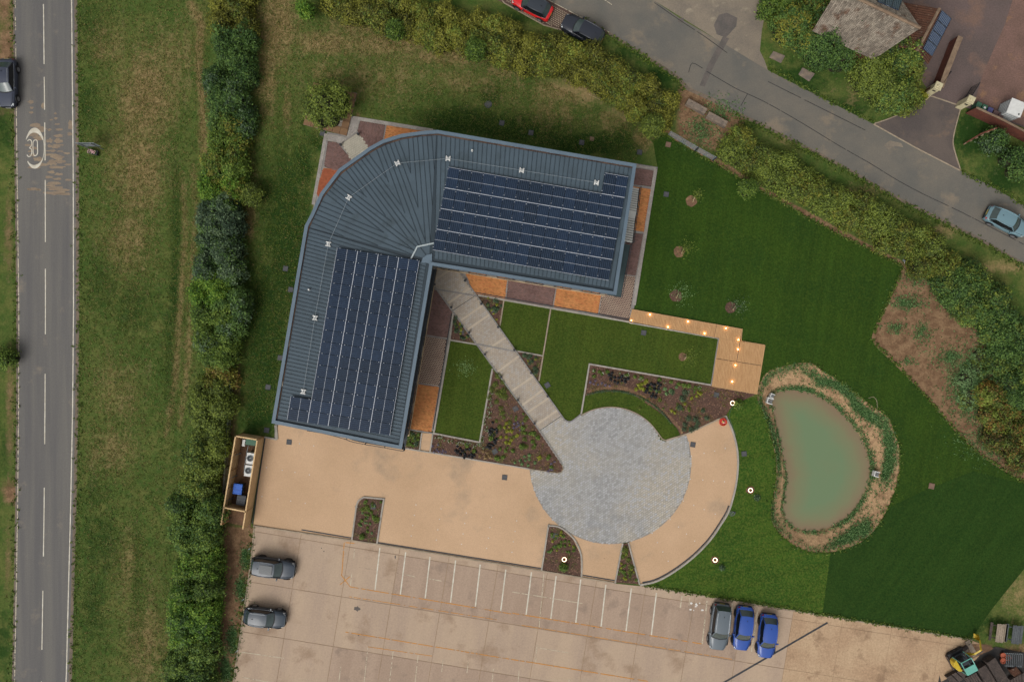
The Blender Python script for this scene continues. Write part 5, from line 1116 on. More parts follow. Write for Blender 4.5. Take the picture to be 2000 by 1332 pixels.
# ------------------------------------------------------------------ cars
def car_paint(name, c, c2=None):
    return mk(name, c, c2 or c, 1.0, grain=0.02, rough=0.4, spec=0.35, metal=0.0, coat=0.3)
MT['screen'] = mk('windscreen glass with sky tint', C(72,86,84), C(60,72,72), 1.5, grain=0.03, rough=0.08, spec=0.7)  # grey green of the reflected sky is put into the glass colour
MT['side_glass'] = mk('side glass', C(26,30,34), None, grain=0, rough=0.08, spec=0.6)
MT['trim'] = mk('black car trim', C(30,32,35), None, grain=0.03, rough=0.6)
MT['rim'] = mk('alloy rim', C(150,150,152), None, grain=0.03, rough=0.4, metal=0.4)
MT['lamp'] = mk('headlamp glass', C(214,220,222), None, grain=0.02, rough=0.15, spec=0.7)
MT['tail'] = mk('red lamp glass', C(196,32,34), None, grain=0.03, rough=0.2)
MT['chrome'] = mk('bright trim', C(196,200,204), None, grain=0, rough=0.25, metal=0.6)
MT['plate'] = mk('number plate yellow', C(216,190,90), None, grain=0.0)
def car(name, label, cat, x, y, deg, L=4.3, W=1.8, Hh=1.5, paint=None, roofm=None, kind='hatch', rails=False, sun=False, group=None, rimm='rim'):
    """deg: heading of the nose in the photo, 0 = right, 90 = down"""
    t = thing(name, label, cat, (*P(x, y, 0.75), 0.03), math.radians(-deg), group); hw = W/2; hl = L/2
    bz = 0.96 if Hh > 1.48 else 0.88
    st = [-1, -.985, -.95, -.88, -.75, -.55, -.3, 0, .3, .5, .65, .78, .88, .94, .975, .99]
    def hwid(u):
        k = abs(u)**(5.0 if u < 0 else 3.6); return hw*(1-(0.20 if u < 0 else 0.30)*k)*(1.0 if abs(u) < .98 else .93)
    def top(u):
        if u > .3: return bz-(bz-0.72)*((u-.3)/.7)**2.2
        if u < -.9: return bz-(bz-.72)*((-u-.9)/.1)*0.8 if kind != 'saloon' else bz-.06-(.2)*((-u-.9)/.1)
        return bz
    mb = MB(); vs = []; fs = []
    for u in st:
        wd = hwid(u); zt = top(u); X_ = u*hl
        ring = [(-wd*.93, .24), (-wd, .5), (-wd*.985, zt-.12), (-wd*.90, zt-.01), (-wd*.5, zt+.035), (0, zt+.045), (wd*.5, zt+.035), (wd*.90, zt-.01), (wd*.985, zt-.12), (wd, .5), (wd*.93, .24)]
        vs += [(X_, a_, b_) for a_, b_ in ring]
    k = 11
    for i in range(len(st)-1):
        for j in range(k-1): fs.append((i*k+j, i*k+j+1, (i+1)*k+j+1, (i+1)*k+j))
    fs.append(tuple(range(k))); fs.append(tuple(range((len(st)-1)*k, len(st)*k))[::-1]); fs = [f[::-1] for f in fs]
    mb.add(vs, fs); body = mb.build('body', paint, t, shade=True)
    # greenhouse
    if kind == 'suv': f0, f1, r1, r0 = .40, .14, -.80, -.93
    elif kind == 'estate': f0, f1, r1, r0 = .34, .08, -.84, -.96
    elif kind == 'saloon': f0, f1, r1, r0 = .36, .08, -.52, -.80
    else: f0, f1, r1, r0 = .42, .16, -.66, -.86
    rz = Hh; wb = hw*.88; wr = hw*.70
    def curve(xc, wd, bow, z, n=6): return [(xc*hl+bow*(1-(2*i/n-1)**2), -wd+2*wd*i/n, z+(0.03 if z > 1.2 else 0.02)*(1-(2*i/n-1)**2)) for i in range(n+1)]
    def patch(name_, A, B, m, par=t): 
        n = len(A); mb = MB().add(list(A)+list(B), [(i, i+1, i+1+n, i+n) for i in range(n-1)]); o = mb.build(name_, m, par, shade=True)
        for p_ in o.data.polygons: 
            pass
        return o
    zb = bz+.0
    fb = curve(f0, wb*.93, .16, zb+.02); ft = curve(f1, wr*.95, .07, rz-.05); rb_ = curve(r0, wb*.86, -.06, zb+.02); rt = curve(r1, wr*.92, -.05, rz-.06)
    patch('windscreen', fb, ft, MT['screen']); patch('rear_window', rt, rb_, MT['screen'])
    cw = curve(f0+.025, wb*.95, .17, zb+.035); patch('wiper_cowl', cw, [(a_-.09, b_, c_+.015) for a_, b_, c_ in cw], MT['trim'])
    # roof: crowned grid
    n = 6; m_ = 5; vs = []; fs = []
    for i in range(m_+1):
        s = i/m_; A = [Vector(p_) for p_ in rt]; B = [Vector(p_) for p_ in ft]
        for j in range(n+1):
            p_ = A[j].lerp(B[j], s); p_.z = rz-.05+.07*(1-(2*s-1)**2)*1.0+.03*(1-(2*j/n-1)**2); p_.y *= 1+.06*(1-(2*s-1)**2); vs.append(tuple(p_))
    for i in range(m_):
        for j in range(n): a_ = i*(n+1)+j; fs.append((a_, a_+1, a_+n+2, a_+n+1)[::-1] if False else (a_, a_+n+1, a_+n+2, a_+1))
    rf = MB().add(vs, fs).build('roof', roofm or paint, t, shade=True)
    if sun: 
        q = [(r1*hl*.62, -wr*.66), (f1*hl*.55, -wr*.66), (f1*hl*.55, wr*.66), (r1*hl*.62, wr*.66)]; MB().prism(q, rz+.0, rz+.062).build('sunroof', MT['glass'], rf)
    MB().box(r1*hl*.72, 0.02, rz, rz+.10, .10, .03).build('aerial', MT['trim'], rf)
    for s in (-1, 1):
        A = [(f0*hl-.02, s*wb*.97, zb-.02), (0, s*wb*1.02, zb-.0), (r0*hl*.5, s*wb*1.02, zb), (r0*hl+.02, s*wb*.90, zb-.02)]
        B = [(f1*hl-.02, s*wr*.97, rz-.06), (0*hl, s*wr*1.03, rz-.01), (r1*hl*.5, s*wr*1.02, rz-.01), (r1*hl+.02, s*wr*.94, rz-.07)]
        A = [A[0], (f1*hl*.9, s*wb*1.0, zb), A[2], A[3]]; B = [B[0], (f1*hl*.6, s*wr*1.0, rz-.04), B[2], B[3]]
        MB().add(A+B, [(i, i+1, i+5, i+4) for i in range(3)]).build('side_window', MT['side_glass'], t)
        wd_ = .05
        MB().tube([(f0*hl+.02, s*wb*.95, zb+.02), (f1*hl, s*wr*.98, rz-.03), (0, s*wr*1.05, rz+.0), (r1*hl*.6, s*wr*1.04, rz), (r1*hl, s*wr*.95, rz-.05), (r0*hl, s*wb*.88, zb+.01)], wd_, 6).build('pillar', roofm or paint, t, shade=True)
        MB().tube([(f0*hl-.1, s*wb*1.04, zb+.0), (0, s*wb*1.08, zb+.015), (r0*hl+.1, s*wb*.99, zb+.0)], .02, 4).build('window_trim', MT['chrome'] if rails else MT['trim'], t)
        if rails: MB().tube([(f1*hl*.7, s*wr*.93, rz+.06), (r1*hl*.9, s*wr*.9, rz+.05)], .022, 5).build('roof_rail', MT['chrome'], t)
        mi = MB().box(f0*hl-.28, s*(hw+.08), bz-.04, bz+.10, .13, .22, s*.15, taper=.8).build('wing_mirror', paint if roofm is None else roofm, t)
        for u in (.62, -.60):
            wh = MB(); nn = 20; ws = MB()
            vv = []
            for yy, rr2 in ((hw-.24, .33), (hw+.0, .335), (hw+.03, .30)): vv += [(u*hl+rr2*math.cos(6.283*q/nn), s*yy, .33+rr2*math.sin(6.283*q/nn)) for q in range(nn)]
            ff = [(i+j*nn, (i+1) % nn+j*nn, (i+1) % nn+(j+1)*nn, i+(j+1)*nn) for j in range(2) for i in range(nn)]+[tuple(range(2*nn, 3*nn))]
            wh_ = wh.add(vv, ff if s < 0 else [f_[::-1] for f_ in ff]).build('wheel', MT['black'], t)
            vv = [(u*hl+.22*math.cos(6.283*q/nn), s*(hw+.034), .33+.22*math.sin(6.283*q/nn)) for q in range(nn)]+[(u*hl, s*(hw+.05), .33)]
            MB().add(vv, [(i, (i+1) % nn, nn) for i in range(nn)]).build('rim', MT[rimm], wh_)
            ac = [(u*hl+.40*math.cos(math.pi*q/10), s*(hw*.995), .34+.40*math.sin(math.pi*q/10)) for q in range(11)]
            MB().tube(ac, .035, 4).build('wheel_arch', MT['trim'], t)
        hx = lambda u, f_, z: (u*hl, s*hwid(u)*f_, z)
        MB().add([hx(.86, .99, .70), hx(.93, .97, .66), hx(.985, .80, .62), hx(.97, .70, .75), hx(.90, .84, .81), hx(.84, .93, .81)], [(0, 1, 2, 3, 4, 5)]).build('headlight', MT['lamp'], t)
        MB().add([(-.93*hl, s*hwid(-.93)*1.005, .66), (-.93*hl, s*hwid(-.93)*.90, bz+.015), (-.985*hl, s*hwid(-.985)*.86, top(-.985)+.025), (-.999*hl, s*hwid(-.99)*.84, .70)], [(0, 1, 2, 3)]).build('tail_light', MT['tail'], t)
    for o in t.children:
        if o.name.startswith(('headlight', 'tail_light')):
            o.data.transform(Matrix.Diagonal((1.008, 1.01, 1.02, 1)))
    MB().box(hl*.985, 0, .30, .52, .08, W*.5).build('grille', MT['trim'], t); MB().box(hl*1.0, 0, .33, .44, .03, .5).build('number_plate', MT['white'], t); MB().box(-hl*1.0, 0, .55, .66, .03, .5).build('number_plate', MT['plate'], t)
    MB().box(-hl*.985, 0, .26, .44, .10, W*.72).build('rear_bumper', MT['trim'], t); MB().box(0, 0, .16, .26, L*.9, W*.86).build('underbody', MT['trim'], t)
    # panel gaps: bonnet shut line and door seams, recessed look from thin dark strips set a hair proud
    sh = [(f0*hl+.20+.02, -wb*.92, top(f0+.08)+.012), (f0*hl+.30, -wb*.80, top(f0+.12)+.03)]
    for s in (-1, 1):
        pts_ = [(u*hl, s*hwid(u)*.80, top(u)+.012) for u in (f0+.10, .65, .80, .90)]; MB().tube(pts_, .012, 4).build('bonnet_seam', MT['trim'], t)
    return t
PG = car_paint('dark grey paint', C(62,71,82)); PD = car_paint('blue grey paint', C(58,69,80)); PL = car_paint('mid grey paint', C(98,108,116)); PB = car_paint('bright blue paint', C(40,80,164)); PK = car_paint('black paint', C(42,46,56)); PR = car_paint('red paint', C(214,30,34)); PS = car_paint('pale blue grey paint', C(112,142,152)); PN = car_paint('navy black paint', C(60,66,82))
car('parked_car', 'dark grey parked car with a dark sunroof, upper one by the hedge', 'car', 533, 1109, 8, 4.25, 1.85, 1.58, PG, None, 'suv', False, True, rimm='trim')
car('parked_car', 'dark blue grey parked car with silver trim, lower one by the hedge', 'car', 517, 1206, 7.5, 4.05, 1.78, 1.5, PD, None, 'hatch', True)
car('parked_car', 'mid grey parked car with silver roof rails, leftmost of the row of three', 'car', 1406, 1224, 97, 4.45, 1.88, 1.6, PL, None, 'suv', True)
b1 = car('parked_car', 'bright blue parked car, middle of the row of three', 'car', 1452, 1227, 97, 4.2, 1.76, 1.48, PB, None, 'hatch', rimm='trim')
b2 = copy_tree(b1); setp(b2, 'bright blue parked car nearest the dark drain line, rightmost of the row of three'); b2.location = (*P(1499, 1242, .75), .03); b2.rotation_euler = (0, 0, math.radians(-96))
car('parked_car', 'black estate car parked on the grass grid bay beside the lane', 'car', 1138, 59, 208, 4.25, 1.82, 1.5, PK, None, 'estate')
car('parked_car', 'red car with a dark roof at the top edge by the lane', 'car', 1040, 10, 207, 4.0, 1.75, 1.48, PR, car_paint('dark roof paint', C(52,58,66)), 'hatch')
car('moving_car', 'pale blue grey car driving along the lane at the right edge', 'car', 1967, 433, 27, 4.2, 1.74, 1.5, PS, None, 'hatch')
car('moving_car', 'dark saloon driving on the main road, cut by the left edge', 'car', 12, 162, 90, 4.7, 1.85, 1.44, PN, None, 'saloon', True)

# ------------------------------------------------------------------ timber compound
def sub(parent):
    def f(mb, name, m, par=None, bevel=0):
        o = mb.build(name, m, par or parent, bevel=bevel); o.data.transform(Matrix.Translation(-parent.location)); return o
    return f
Gp = {'nw': P(474,846), 'ne': P(516.5,853), 'se': P(489,1023), 'sw': P(446,1015.5), 'pw': P(452,983), 'pe': P(494,991)}
fence = thing('timber_enclosure', 'open-topped timber fence enclosure with diagonal struts around the air conditioning units', 'fence', (*P(480,940), 0)); fp = sub(fence)
def fence_run(a, b, h=2.0, outer=1, n=None):
    A, B = Vector(a), Vector(b); L = (B-A).length; n = n or max(1, round(h/.15)); ang = math.atan2(B.y-A.y, B.x-A.x); c = (A+B)/2
    nb = 12; proto = None
    for k in range(nb):
        z0 = h*k/nb+.01; z1 = h*(k+1)/nb-.005
        o = fp(MB().box(c.x, c.y, z0, z1, L, .022, ang), 'board', MT['timber'])
    m = (B-A).normalized(); nn = Vector((-m.y, m.x))*outer
    kk = max(1, round(L/1.9))
    for i in range(kk+1):
        p_ = A+m*(L*i/kk)+nn*.06; fp(MB().box(p_.x, p_.y, 0, h-.02, .09, .09, ang), 'post', MT['timber_in'])
    fp(MB().box(c.x+nn.x*.035, c.y+nn.y*.035, h, h+.035, L+.04, .12, ang), 'capping', MT['timber'])
    for z in (.4, 1.2): fp(MB().box(c.x+nn.x*.045, c.y+nn.y*.045, z, z+.08, L-.1, .045, ang), 'rail', MT['timber_in'])
fence_run(Gp['sw'], Gp['nw'], outer=-1); fence_run(Gp['nw'], Gp['ne'], outer=-1); fence_run(Gp['se'], Gp['ne'], outer=1); fence_run(Gp['pw'], Gp['pe'], outer=1)
for (tx, ty, gx_, gy_) in ((208,330,305,298),(158,630,255,585),(110,920,215,875),(60,1215,160,1145)):
    a = P(425+tx/6.66, 840+ty/6.66, 1.5); b_ = P(425+gx_/6.66, 840+gy_/6.66, 0.0); fp(MB().tube([(*a, 1.5), (*b_, .05)], .045, 5), 'strut', MT['galv'])
sheet('compound_floor', [(474,846),(516,853),(489,1030),(444,1020)], 0.034, MT['soil'])
struct(MB().ribbon(PP([(518,855),(493,1022)]), 0.1, 0, .055), 'drain_channel', MT['channel'])
def P6(x, y, h): return P(425+x/6.66, 840+y/6.66, h)
A0 = math.radians(-80)
def ac(lab, x, y):
    t = thing('air_conditioner', lab, 'air conditioner', (*P6(x, y, 1.0), .034), math.radians(-8), 'air conditioning units in the timber enclosure')
    MB().box(0, 0, .1, 1.0, .72, 1.08).build('casing', MT['white'], t, bevel=.02)
    MB().torus(0, .03, 1.02, .30, .025, 24, 5).build('fan_ring', MT['galv'], t)
    MB().cyl(0, .03, .9, 1.012, .285, n=24).build('fan_well', MT['trim'], t)
    for k in range(5):
        a = k*6.283/5; MB().add([(.05*math.cos(a), .03+.05*math.sin(a), 1.02), (.27*math.cos(a-.25), .03+.27*math.sin(a-.25), 1.018), (.27*math.cos(a+.35), .03+.27*math.sin(a+.35), 1.03)], [(0, 1, 2)]).build('fan_blade', MT['dark_metal'], t)
    mb = MB()
    for k in range(10): a = k*6.283/10; mb.tube([(0, .03, 1.05), (.3*math.cos(a), .03+.3*math.sin(a), 1.04)], .006, 3)
    mb.cyl(0, .03, 1.02, 1.06, .06, n=10).build('grille', MT['galv'], t)
    for s in (-.4, .4): MB().box(0, s, 0, .1, .6, .08).build('foot', MT['black'], t)
ac('white air conditioner with a top fan, nearer the green cabinet', 425, 368); ac('white air conditioner with a top fan, nearer the blue bin', 400, 528)
cab = thing('cabinet', 'dark green metal cabinet at the top of the timber enclosure', 'cabinet', (*P6(445,155,1.3), .034), math.radians(-8)); MB().box(0, 0, .08, 1.3, 1.05, .55).build('body', MT['plastic_green'], cab, bevel=.015); MB().box(0, 0, 0, .08, 1.0, .5).build('plinth', MT['trim'], cab); MB().box(0, 0, 1.3, 1.34, 1.1, .6).build('lid', MT['plastic_green'], cab); MB().box(.02, -.28, .2, 1.2, .01, .012).build('door_seam', MT['trim'], cab)
wb_ = thing('meter_box', 'narrow white box left of the green cabinet', 'box', (*P6(340,165,1.1), .034), math.radians(-8)); MB().box(0, 0, .3, 1.1, .26, .66).build('body', MT['white'], wb_, bevel=.012); MB().box(0, 0, 0, .3, .1, .4).build('stand', MT['galv'], wb_); MB().box(.0, 0, 1.1, 1.115, .22, .6).build('lid', MT['white'], wb_)
pn = thing('pipework', 'grey pipe run down the side of the air conditioners', 'pipe', (*P6(375,350,.3), .034)); pp_ = sub(pn); pp_(MB().tube([(*P6(400,200,.5), .5), (*P6(380,290,.5), .5), (*P6(350,480,.5), .5), (*P6(345,560,.4), .4)], .035, 6), 'pipe', MT['galv'])
for q in ((400,200),(380,290),(350,480)): pp_(MB().box(*P6(*q, .4), .034, .5, .05, .05), 'bracket', MT['dark_metal'])
def bin4(lab, m, x, y, lidc):
    t = thing('wheeled_bin', lab, 'bin', (*P6(x, y, 1.2), .034), math.radians(-7 if m == 'plastic_blue' else -10), 'big wheeled bins in the timber enclosure')
    MB().box(0, 0, .2, 1.1, .72, .86, taper=1.0).build('body', MT['plastic_black'], t, bevel=.03)
    lid = MB().box(0, 0, 1.12, 1.2, .90, 1.04, taper=.94).build('lid', MT[m], t, bevel=.015)
    for k in range(4): MB().box(0, -.39+.26*k, 1.2, 1.222, .78, .05).build('lid_rib', MT[m], lid)
    for sx_ in (-.3, .3):
        for sy_ in (-.36, .36): MB().cyl(sx_, sy_, .0, .2, .07, n=10).build('wheel', MT['black'], t)
    for s in (-1, 1): MB().tube([(.44, s*.34, 1.05), (.56, s*.34, 1.08), (.56, s*.1, 1.08)], .02, 5).build('handle', MT['trim'], t)
bin4('blue lidded wheeled bin in the timber enclosure', 'plastic_blue', 260, 765, 0); bin4('black wheeled bin directly below the blue lidded one', 'plastic_black', 305, 912, 0)
# wire fence along the shrub belt
def wire_fence(lab, pl, h, step=2.4):
    t = thing('wire_fence', lab, 'fence', (*P(*pl[0]), 0)); f = sub(t); pm = PP(pl)
    for i in range(len(pm)):
        f(MB().tube([(*pm[i], 0), (*pm[i], h)], .045, 6), 'post', MT['bark'])
    for z in (.3, .6, .9, h-.05): f(MB().tube([(*q, z) for q in pm], .010, 3), 'wire', MT['galv'])
wire_fence('thin wire fence with round posts between the shrub belt and the timber enclosure', [(462,670),(459,715),(456,765),(453,815),(450,862),(447,910),(444,955),(439,1000)], 1.2)
wire_fence('short run of wire fence at the top end of the shrub belt', [(480,-20),(478,20),(474,62),(470,105)], 1.2)
for i, (x, y, dx, dy) in enumerate(((487,1071,-10,8),(475,1170,-10,10),(463,1270,-10,12))):
    setp(MB().tube([(*P(x, y), 0), (*P(x+1, y, 1.0), 1.0), (*P(x+dx*.3, y+dy*.3, 1.05), 1.05)], .04, 6).build('bollard', MT['galv']), ['short steel post beside the yard edge level with the upper dark car', 'short steel post beside the yard edge level with the lower dark car', 'short steel post beside the yard edge near the bottom'][i], 'bollard', 'steel posts along the left yard edge')

# ------------------------------------------------------------------ boardwalk and deck
walk = [(1234,605),(1448.5,643.5),(1446,668),(1492.5,674.6),(1477,769),(1389.5,753.5),(1404,661),(1228,628)]
deck = thing('boardwalk', 'L-shaped timber boardwalk with a wide deck end beside the pond', 'boardwalk', (*P(1400,680), 0)); dp = sub(deck)
dp(MB().prism(PP(shrink(walk, .985)), 0.02, .12), 'frame', MT['old_timber'])
def planks(quad, n, gap=.10):
    a, b_, c, d = quad
    for i in range(n):
        t0, t1 = (i+gap/2)/n, (i+1-gap/2)/n
        q = PP([lp(a, b_, t0), lp(a, b_, t1), lp(d, c, t1), lp(d, c, t0)]); z = .17+rr.uniform(-.003, .003)
        dp(MB().prism(q, .125, z), 'plank', MT['deck'])
planks([(1234,605),(1399,634.5),(1393.5,659),(1228,627.5)], 58); planks([(1399.5,634.6),(1448.5,643.5),(1442,705),(1397,697)][0:2]+[(1436.5,705.5),(1389.5,697.5)] if False else [(1399.5,634.6),(1448.5,643.5),(1444,667),(1394,658.8)], 17)
planks([(1404,660.6),(1444,667.2),(1437.5,706),(1397.5,699.5)], 14); planks([(1445,667),(1492.5,674.6),(1487,713.5),(1438.5,706)], 17); planks([(1397,700.5),(1486.5,714.5),(1477,769),(1389.5,753.5)], 31)
dp(MB().ribbon(PP([(1234,604.4),(1449,643),(1446.5,666),(1493,674)]), .05, 0.0, .165), 'edge_board', MT['timber_in']); dp(MB().ribbon(PP([(1493.3,674.6),(1477.6,769.6),(1389,754.2)]), .05, 0, .162), 'edge_board', MT['timber_in'])
sp = thing('deck_light', '', 'light'); sp_l = ['at the building end, lower side','first along the upper side of the narrow walk','second along the lower side of the narrow walk','second along the upper side of the narrow walk','third along the lower side of the narrow walk','third along the upper side of the narrow walk','at the outer corner where the walk turns','at the top of the wide deck','in the middle of the wide deck','at the bottom of the wide deck']
MB().cyl(0, 0, 0, .022, .045, n=12).build('lens', MT['spot_glow'], sp); MB().torus(0, 0, .012, .055, .012, 14, 5).build('bezel', MT['galv'], sp)
pl_d = bpy.data.lights.new('deck_lamp', 'POINT'); pl_d.energy = 2.2; pl_d.color = (1, .55, .2); pl_d.shadow_soft_size = .015
for i, (x, y) in enumerate([(1232.5,626.2),(1268.7,614.7),(1303.7,638.5),(1342.7,628),(1375,651),(1416.7,641),(1441,663.5),(1440.5,682),(1435,713),(1429,745)]):
    o = sp if i == 0 else copy_tree(sp); setp(o, 'lit warm deck light '+sp_l[i], 'light', 'warm lights let into the boardwalk'); o.location = (*P(x, y), .172)
    lo = bpy.data.objects.new('deck_lamp', pl_d); COL.objects.link(lo); lo.parent = o; lo.location = (0, 0, .09)
# ring lights
rg_d = bpy.data.lights.new('ring_lamp', 'POINT'); rg_d.energy = 2; rg_d.color = (1, .6, .3); rg_d.shadow_soft_size = .015
rg0 = thing('ring_light', '', 'light')
MB().torus(0, 0, .42, .20, .022, 28, 8).build('glowing_ring', MT['ring_glow'], rg0)
MB().torus(0, 0, .37, .22, .035, 28, 6).build('housing', MT['dark_metal'], rg0)
for k in range(3): a = k*2.094; MB().tube([(.19*math.cos(a), .19*math.sin(a), .36), (.2*math.cos(a), .2*math.sin(a), 0)], .02, 5).build('leg', MT['dark_metal'], rg0)
for i, (x, y, lb) in enumerate([(1430.5,787,'glowing ring light in the bark beside the wide deck'),(1465.5,957,'glowing ring light on the lawn between plaza and pond'),(1396.5,1093,'glowing ring light on the lawn outside the lower curved kerb'),(1102,1092,'glowing ring light in the quarter-round bed')]):
    o = rg0 if i == 0 else copy_tree(rg0); setp(o, lb, 'light', 'glowing ring lights in the garden'); o.location = (*P(x, y, .4), .04)
    if i in (1, 2): sheet('planting_circle', [(x+8*math.cos(q/14*6.283)*rr.uniform(.85, 1.15), y+8*math.sin(q/14*6.283)*rr.uniform(.85, 1.15)) for q in range(14)], .036, MT['mulch'])
    lo = bpy.data.objects.new('ring_lamp', rg_d); COL.objects.link(lo); lo.parent = o; lo.location = (0, 0, .5)
# bollard lights along the diagonal path
bo = thing('path_bollard', '', 'bollard'); MB().cyl(0, 0, 0, .40, .085, .085, 14).build('post', MT['dark_metal'], bo); MB().cyl(0, 0, .40, .46, .12, .10, 16).build('cap', MT['channel'], bo)
LS = [(36,148),(172,335),(318,540),(446,716),(578,902),(713,1088),(849,1278)]; RS = [(283,118),(416,307),(553,495),(685,681),(821,868),(956,1057)]
od = ['nearest the building','second from the building','third from the building','fourth from the building','fifth from the building','sixth from the building','nearest the plaza']
for i, (side, (x, y), j) in enumerate([('left', q, j) for j, q in enumerate(LS)]+[('right', q, j) for j, q in enumerate(RS)]):
    o = bo if i == 0 else copy_tree(bo); setp(o, 'short dark bollard on the %s edge of the diagonal path, %s' % (side, od[j] if not (side == 'right' and j == 5) else 'nearest the plaza'), 'bollard', 'bollards along the diagonal path'); o.location = (*P(*T8(x, y), .4), .09)
for (x, y, lb) in ((699,262,'short dark bollard at the upper corner of the cream entrance paving'),(665,282.5,'short dark bollard at the lower corner of the cream entrance paving')): o = copy_tree(bo); setp(o, lb, 'bollard', 'bollards at the entrance paving'); o.location = (*P(x, y, .4), .08)

# ------------------------------------------------------------------ covers, studs and small things
cov = [(980,241,'in the dark grass right of the round manhole'),(1037,260,'in the grass above the middle of the east wing'),(1136,279,'in the grass above the right half of the east wing'),(1249,298,'on the grass off the top right roof corner'),(558,525,'in the grass left of the west wing, upper one'),(568,566,'right against the west roof edge, upper one'),(547.5,699,'right against the west roof edge, lower one'),(524,756,'in the grass left of the lower solar panels'),(521,840,'in brown soil above the timber enclosure'),(630,261,'beside the slab surround of the garden tree'),(1301,380,'on the big lawn near the brick strip'),(1257,650,'on the garden lawn below the boardwalk'),(1069,752,'on the garden lawn right of the diagonal path'),(1453,886,'on the lawn right of the buff curved path'),(1399,771,'in the bark left of the ring light by the deck'),(985.5,932,'on the buff path below the triangular bed'),(565,863,'on the buff path at the building corner'),(1353,868,'on the buff path touching the plaza'),(729,989,'inside the arched bed'),(1084.5,1046,'inside the quarter-round bed'),(966.5,881.5,'in the lower part of the triangular bed'),(1007,798,'near the path in the triangular bed'),(901.5,649,'in the small bed left of the diagonal path'),(965,607,'in the small bed under the orange paving')]
cv = thing('manhole_cover', '', 'manhole cover'); MB().box(0, 0, 0, .03, .50, .50).build('frame', MT['dark_metal'], cv); MB().box(0, 0, .03, .038, .44, .44).build('lid', MT['manhole'], cv)
cvl = MB()
for s in (-1, 1): cvl.box(.14*s, 0, .038, .044, .06, .02)
cvl.build('lift_key', MT['trim'], cv)
for i, (x, y, lb) in enumerate(cov):
    o = cv if i == 0 else copy_tree(cv); setp(o, 'square grey manhole cover '+lb, 'manhole cover', 'square manhole covers'); o.location = (*P(x, y), .04 if i < 15 else .045); o.rotation_euler = (0, 0, math.radians(-9 if x > 1050 or i < 10 else -5) if x < 1400 else .1)
    if lb.startswith(('in the lower', 'near the path', 'on the garden lawn right')): o.rotation_euler = (0, 0, .55)
for (x, y, s, lb) in ((1156,272,.42,'small brown cover in the grass beside a grey one'),(1305,283,.5,'brown square cover on the lawn just below the metal gates'),(1819,949,.55,'brown square cover on the dark lawn right of the pond')):
    t = thing('access_cover', lb, 'cover', (*P(x, y), .03), -.2); MB().box(0, 0, 0, .03, s, s).build('frame', MT['manhole_br'], t); MB().box(0, 0, .03, .04, s*.82, s*.82).build('lid', MT['manhole_br'], t)
t = thing('round_manhole', 'round dark manhole cover in the grass with brown soil beside it', 'manhole cover', (*P(953.5,204.5), .0)); MB().cyl(0, 0, 0, .05, .37, n=24).build('frame', MT['dark_metal'], t); MB().cyl(0, 0, .05, .062, .31, n=24).build('lid', MT['manhole'], t)
stp = None; T1 = lambda x, y: (500+x/4, 666+y/4)
studs = [(T1, q) for q in ((340,800),(452,818),(82,987),(205,1007),(305,1024),(418,1043),(48,1212),(172,1232),(272,1248),(385,1266),(1250,1277),(1446,1308))]+[(T6, q) for q in ((1238,27),(1434,58),(1225,107),(1421,140),(1213,188),(1409,220),(1631,90),(1618,172),(1606,253),(1828,122),(1815,204),(1802,285),(1839,40),(1643,8))]+[(T7, q) for q in ((0,315),(37,70),(24,153),(10,233),(1095,168),(1135,240),(1178,312),(1220,384),(1235,60),(1300,118),(1363,173),(1427,228),(1587,18))]+[(T5, q) for q in ((1665,838),(1583,858),(1500,876),(1403,898),(1393,1077),(1490,1084),(1574,1091),(1660,1097),(1338,1247),(1420,1282),(1500,1314))]
for f, q in studs:
    if stp is None: stp = MB().cyl(0, 0, 0, .02, .05, .035, 10).build('ground_stud', MT['white']); o = stp
    else: o = stp.copy(); COL.objects.link(o)
    x, y = P(*f(*q)); right = f(*q)[0] > 1215
    setp(o, 'tiny white stud in the curved buff path right of the plaza' if right else 'tiny white stud in the wide buff path left of the plaza', 'stud', 'white studs right of the plaza' if right else 'white studs left of the plaza'); o.location = (x, y, .032)
# red tub
t = thing('flower_tub', 'round red tub holding white and yellow shapes in the corner of the buff path', 'tub', (*P(1412,824,.3), .033))
MB().cyl(0, 0, 0, .34, .30, .37, 24, top=False).build('body', MT['red_tub'], t); MB().torus(0, 0, .34, .35, .035, 28, 6).build('rim', MT['red_tub'], t); MB().cyl(0, 0, .2, .24, .33, n=24).build('inner_floor', MT['red_tub'], t)
st_ = MB()
for k in range(7): a = k*6.283/7+.3; l_ = .2 if k % 2 else .27; st_.add([(.06*math.cos(a-.6), .06*math.sin(a-.6), .40), (l_*math.cos(a), l_*math.sin(a), .46), (.06*math.cos(a+.6), .06*math.sin(a+.6), .40), (0, 0, .52), (0, 0, .3)], [(0, 1, 3), (1, 2, 3), (0, 4, 1), (1, 4, 2)])
st_.build('white_petal', MT['flower_white'], t); MB().cyl(-.03, .04, .40, .56, .09, .05, 12).build('yellow_centre', MT['flower_yellow'], t)
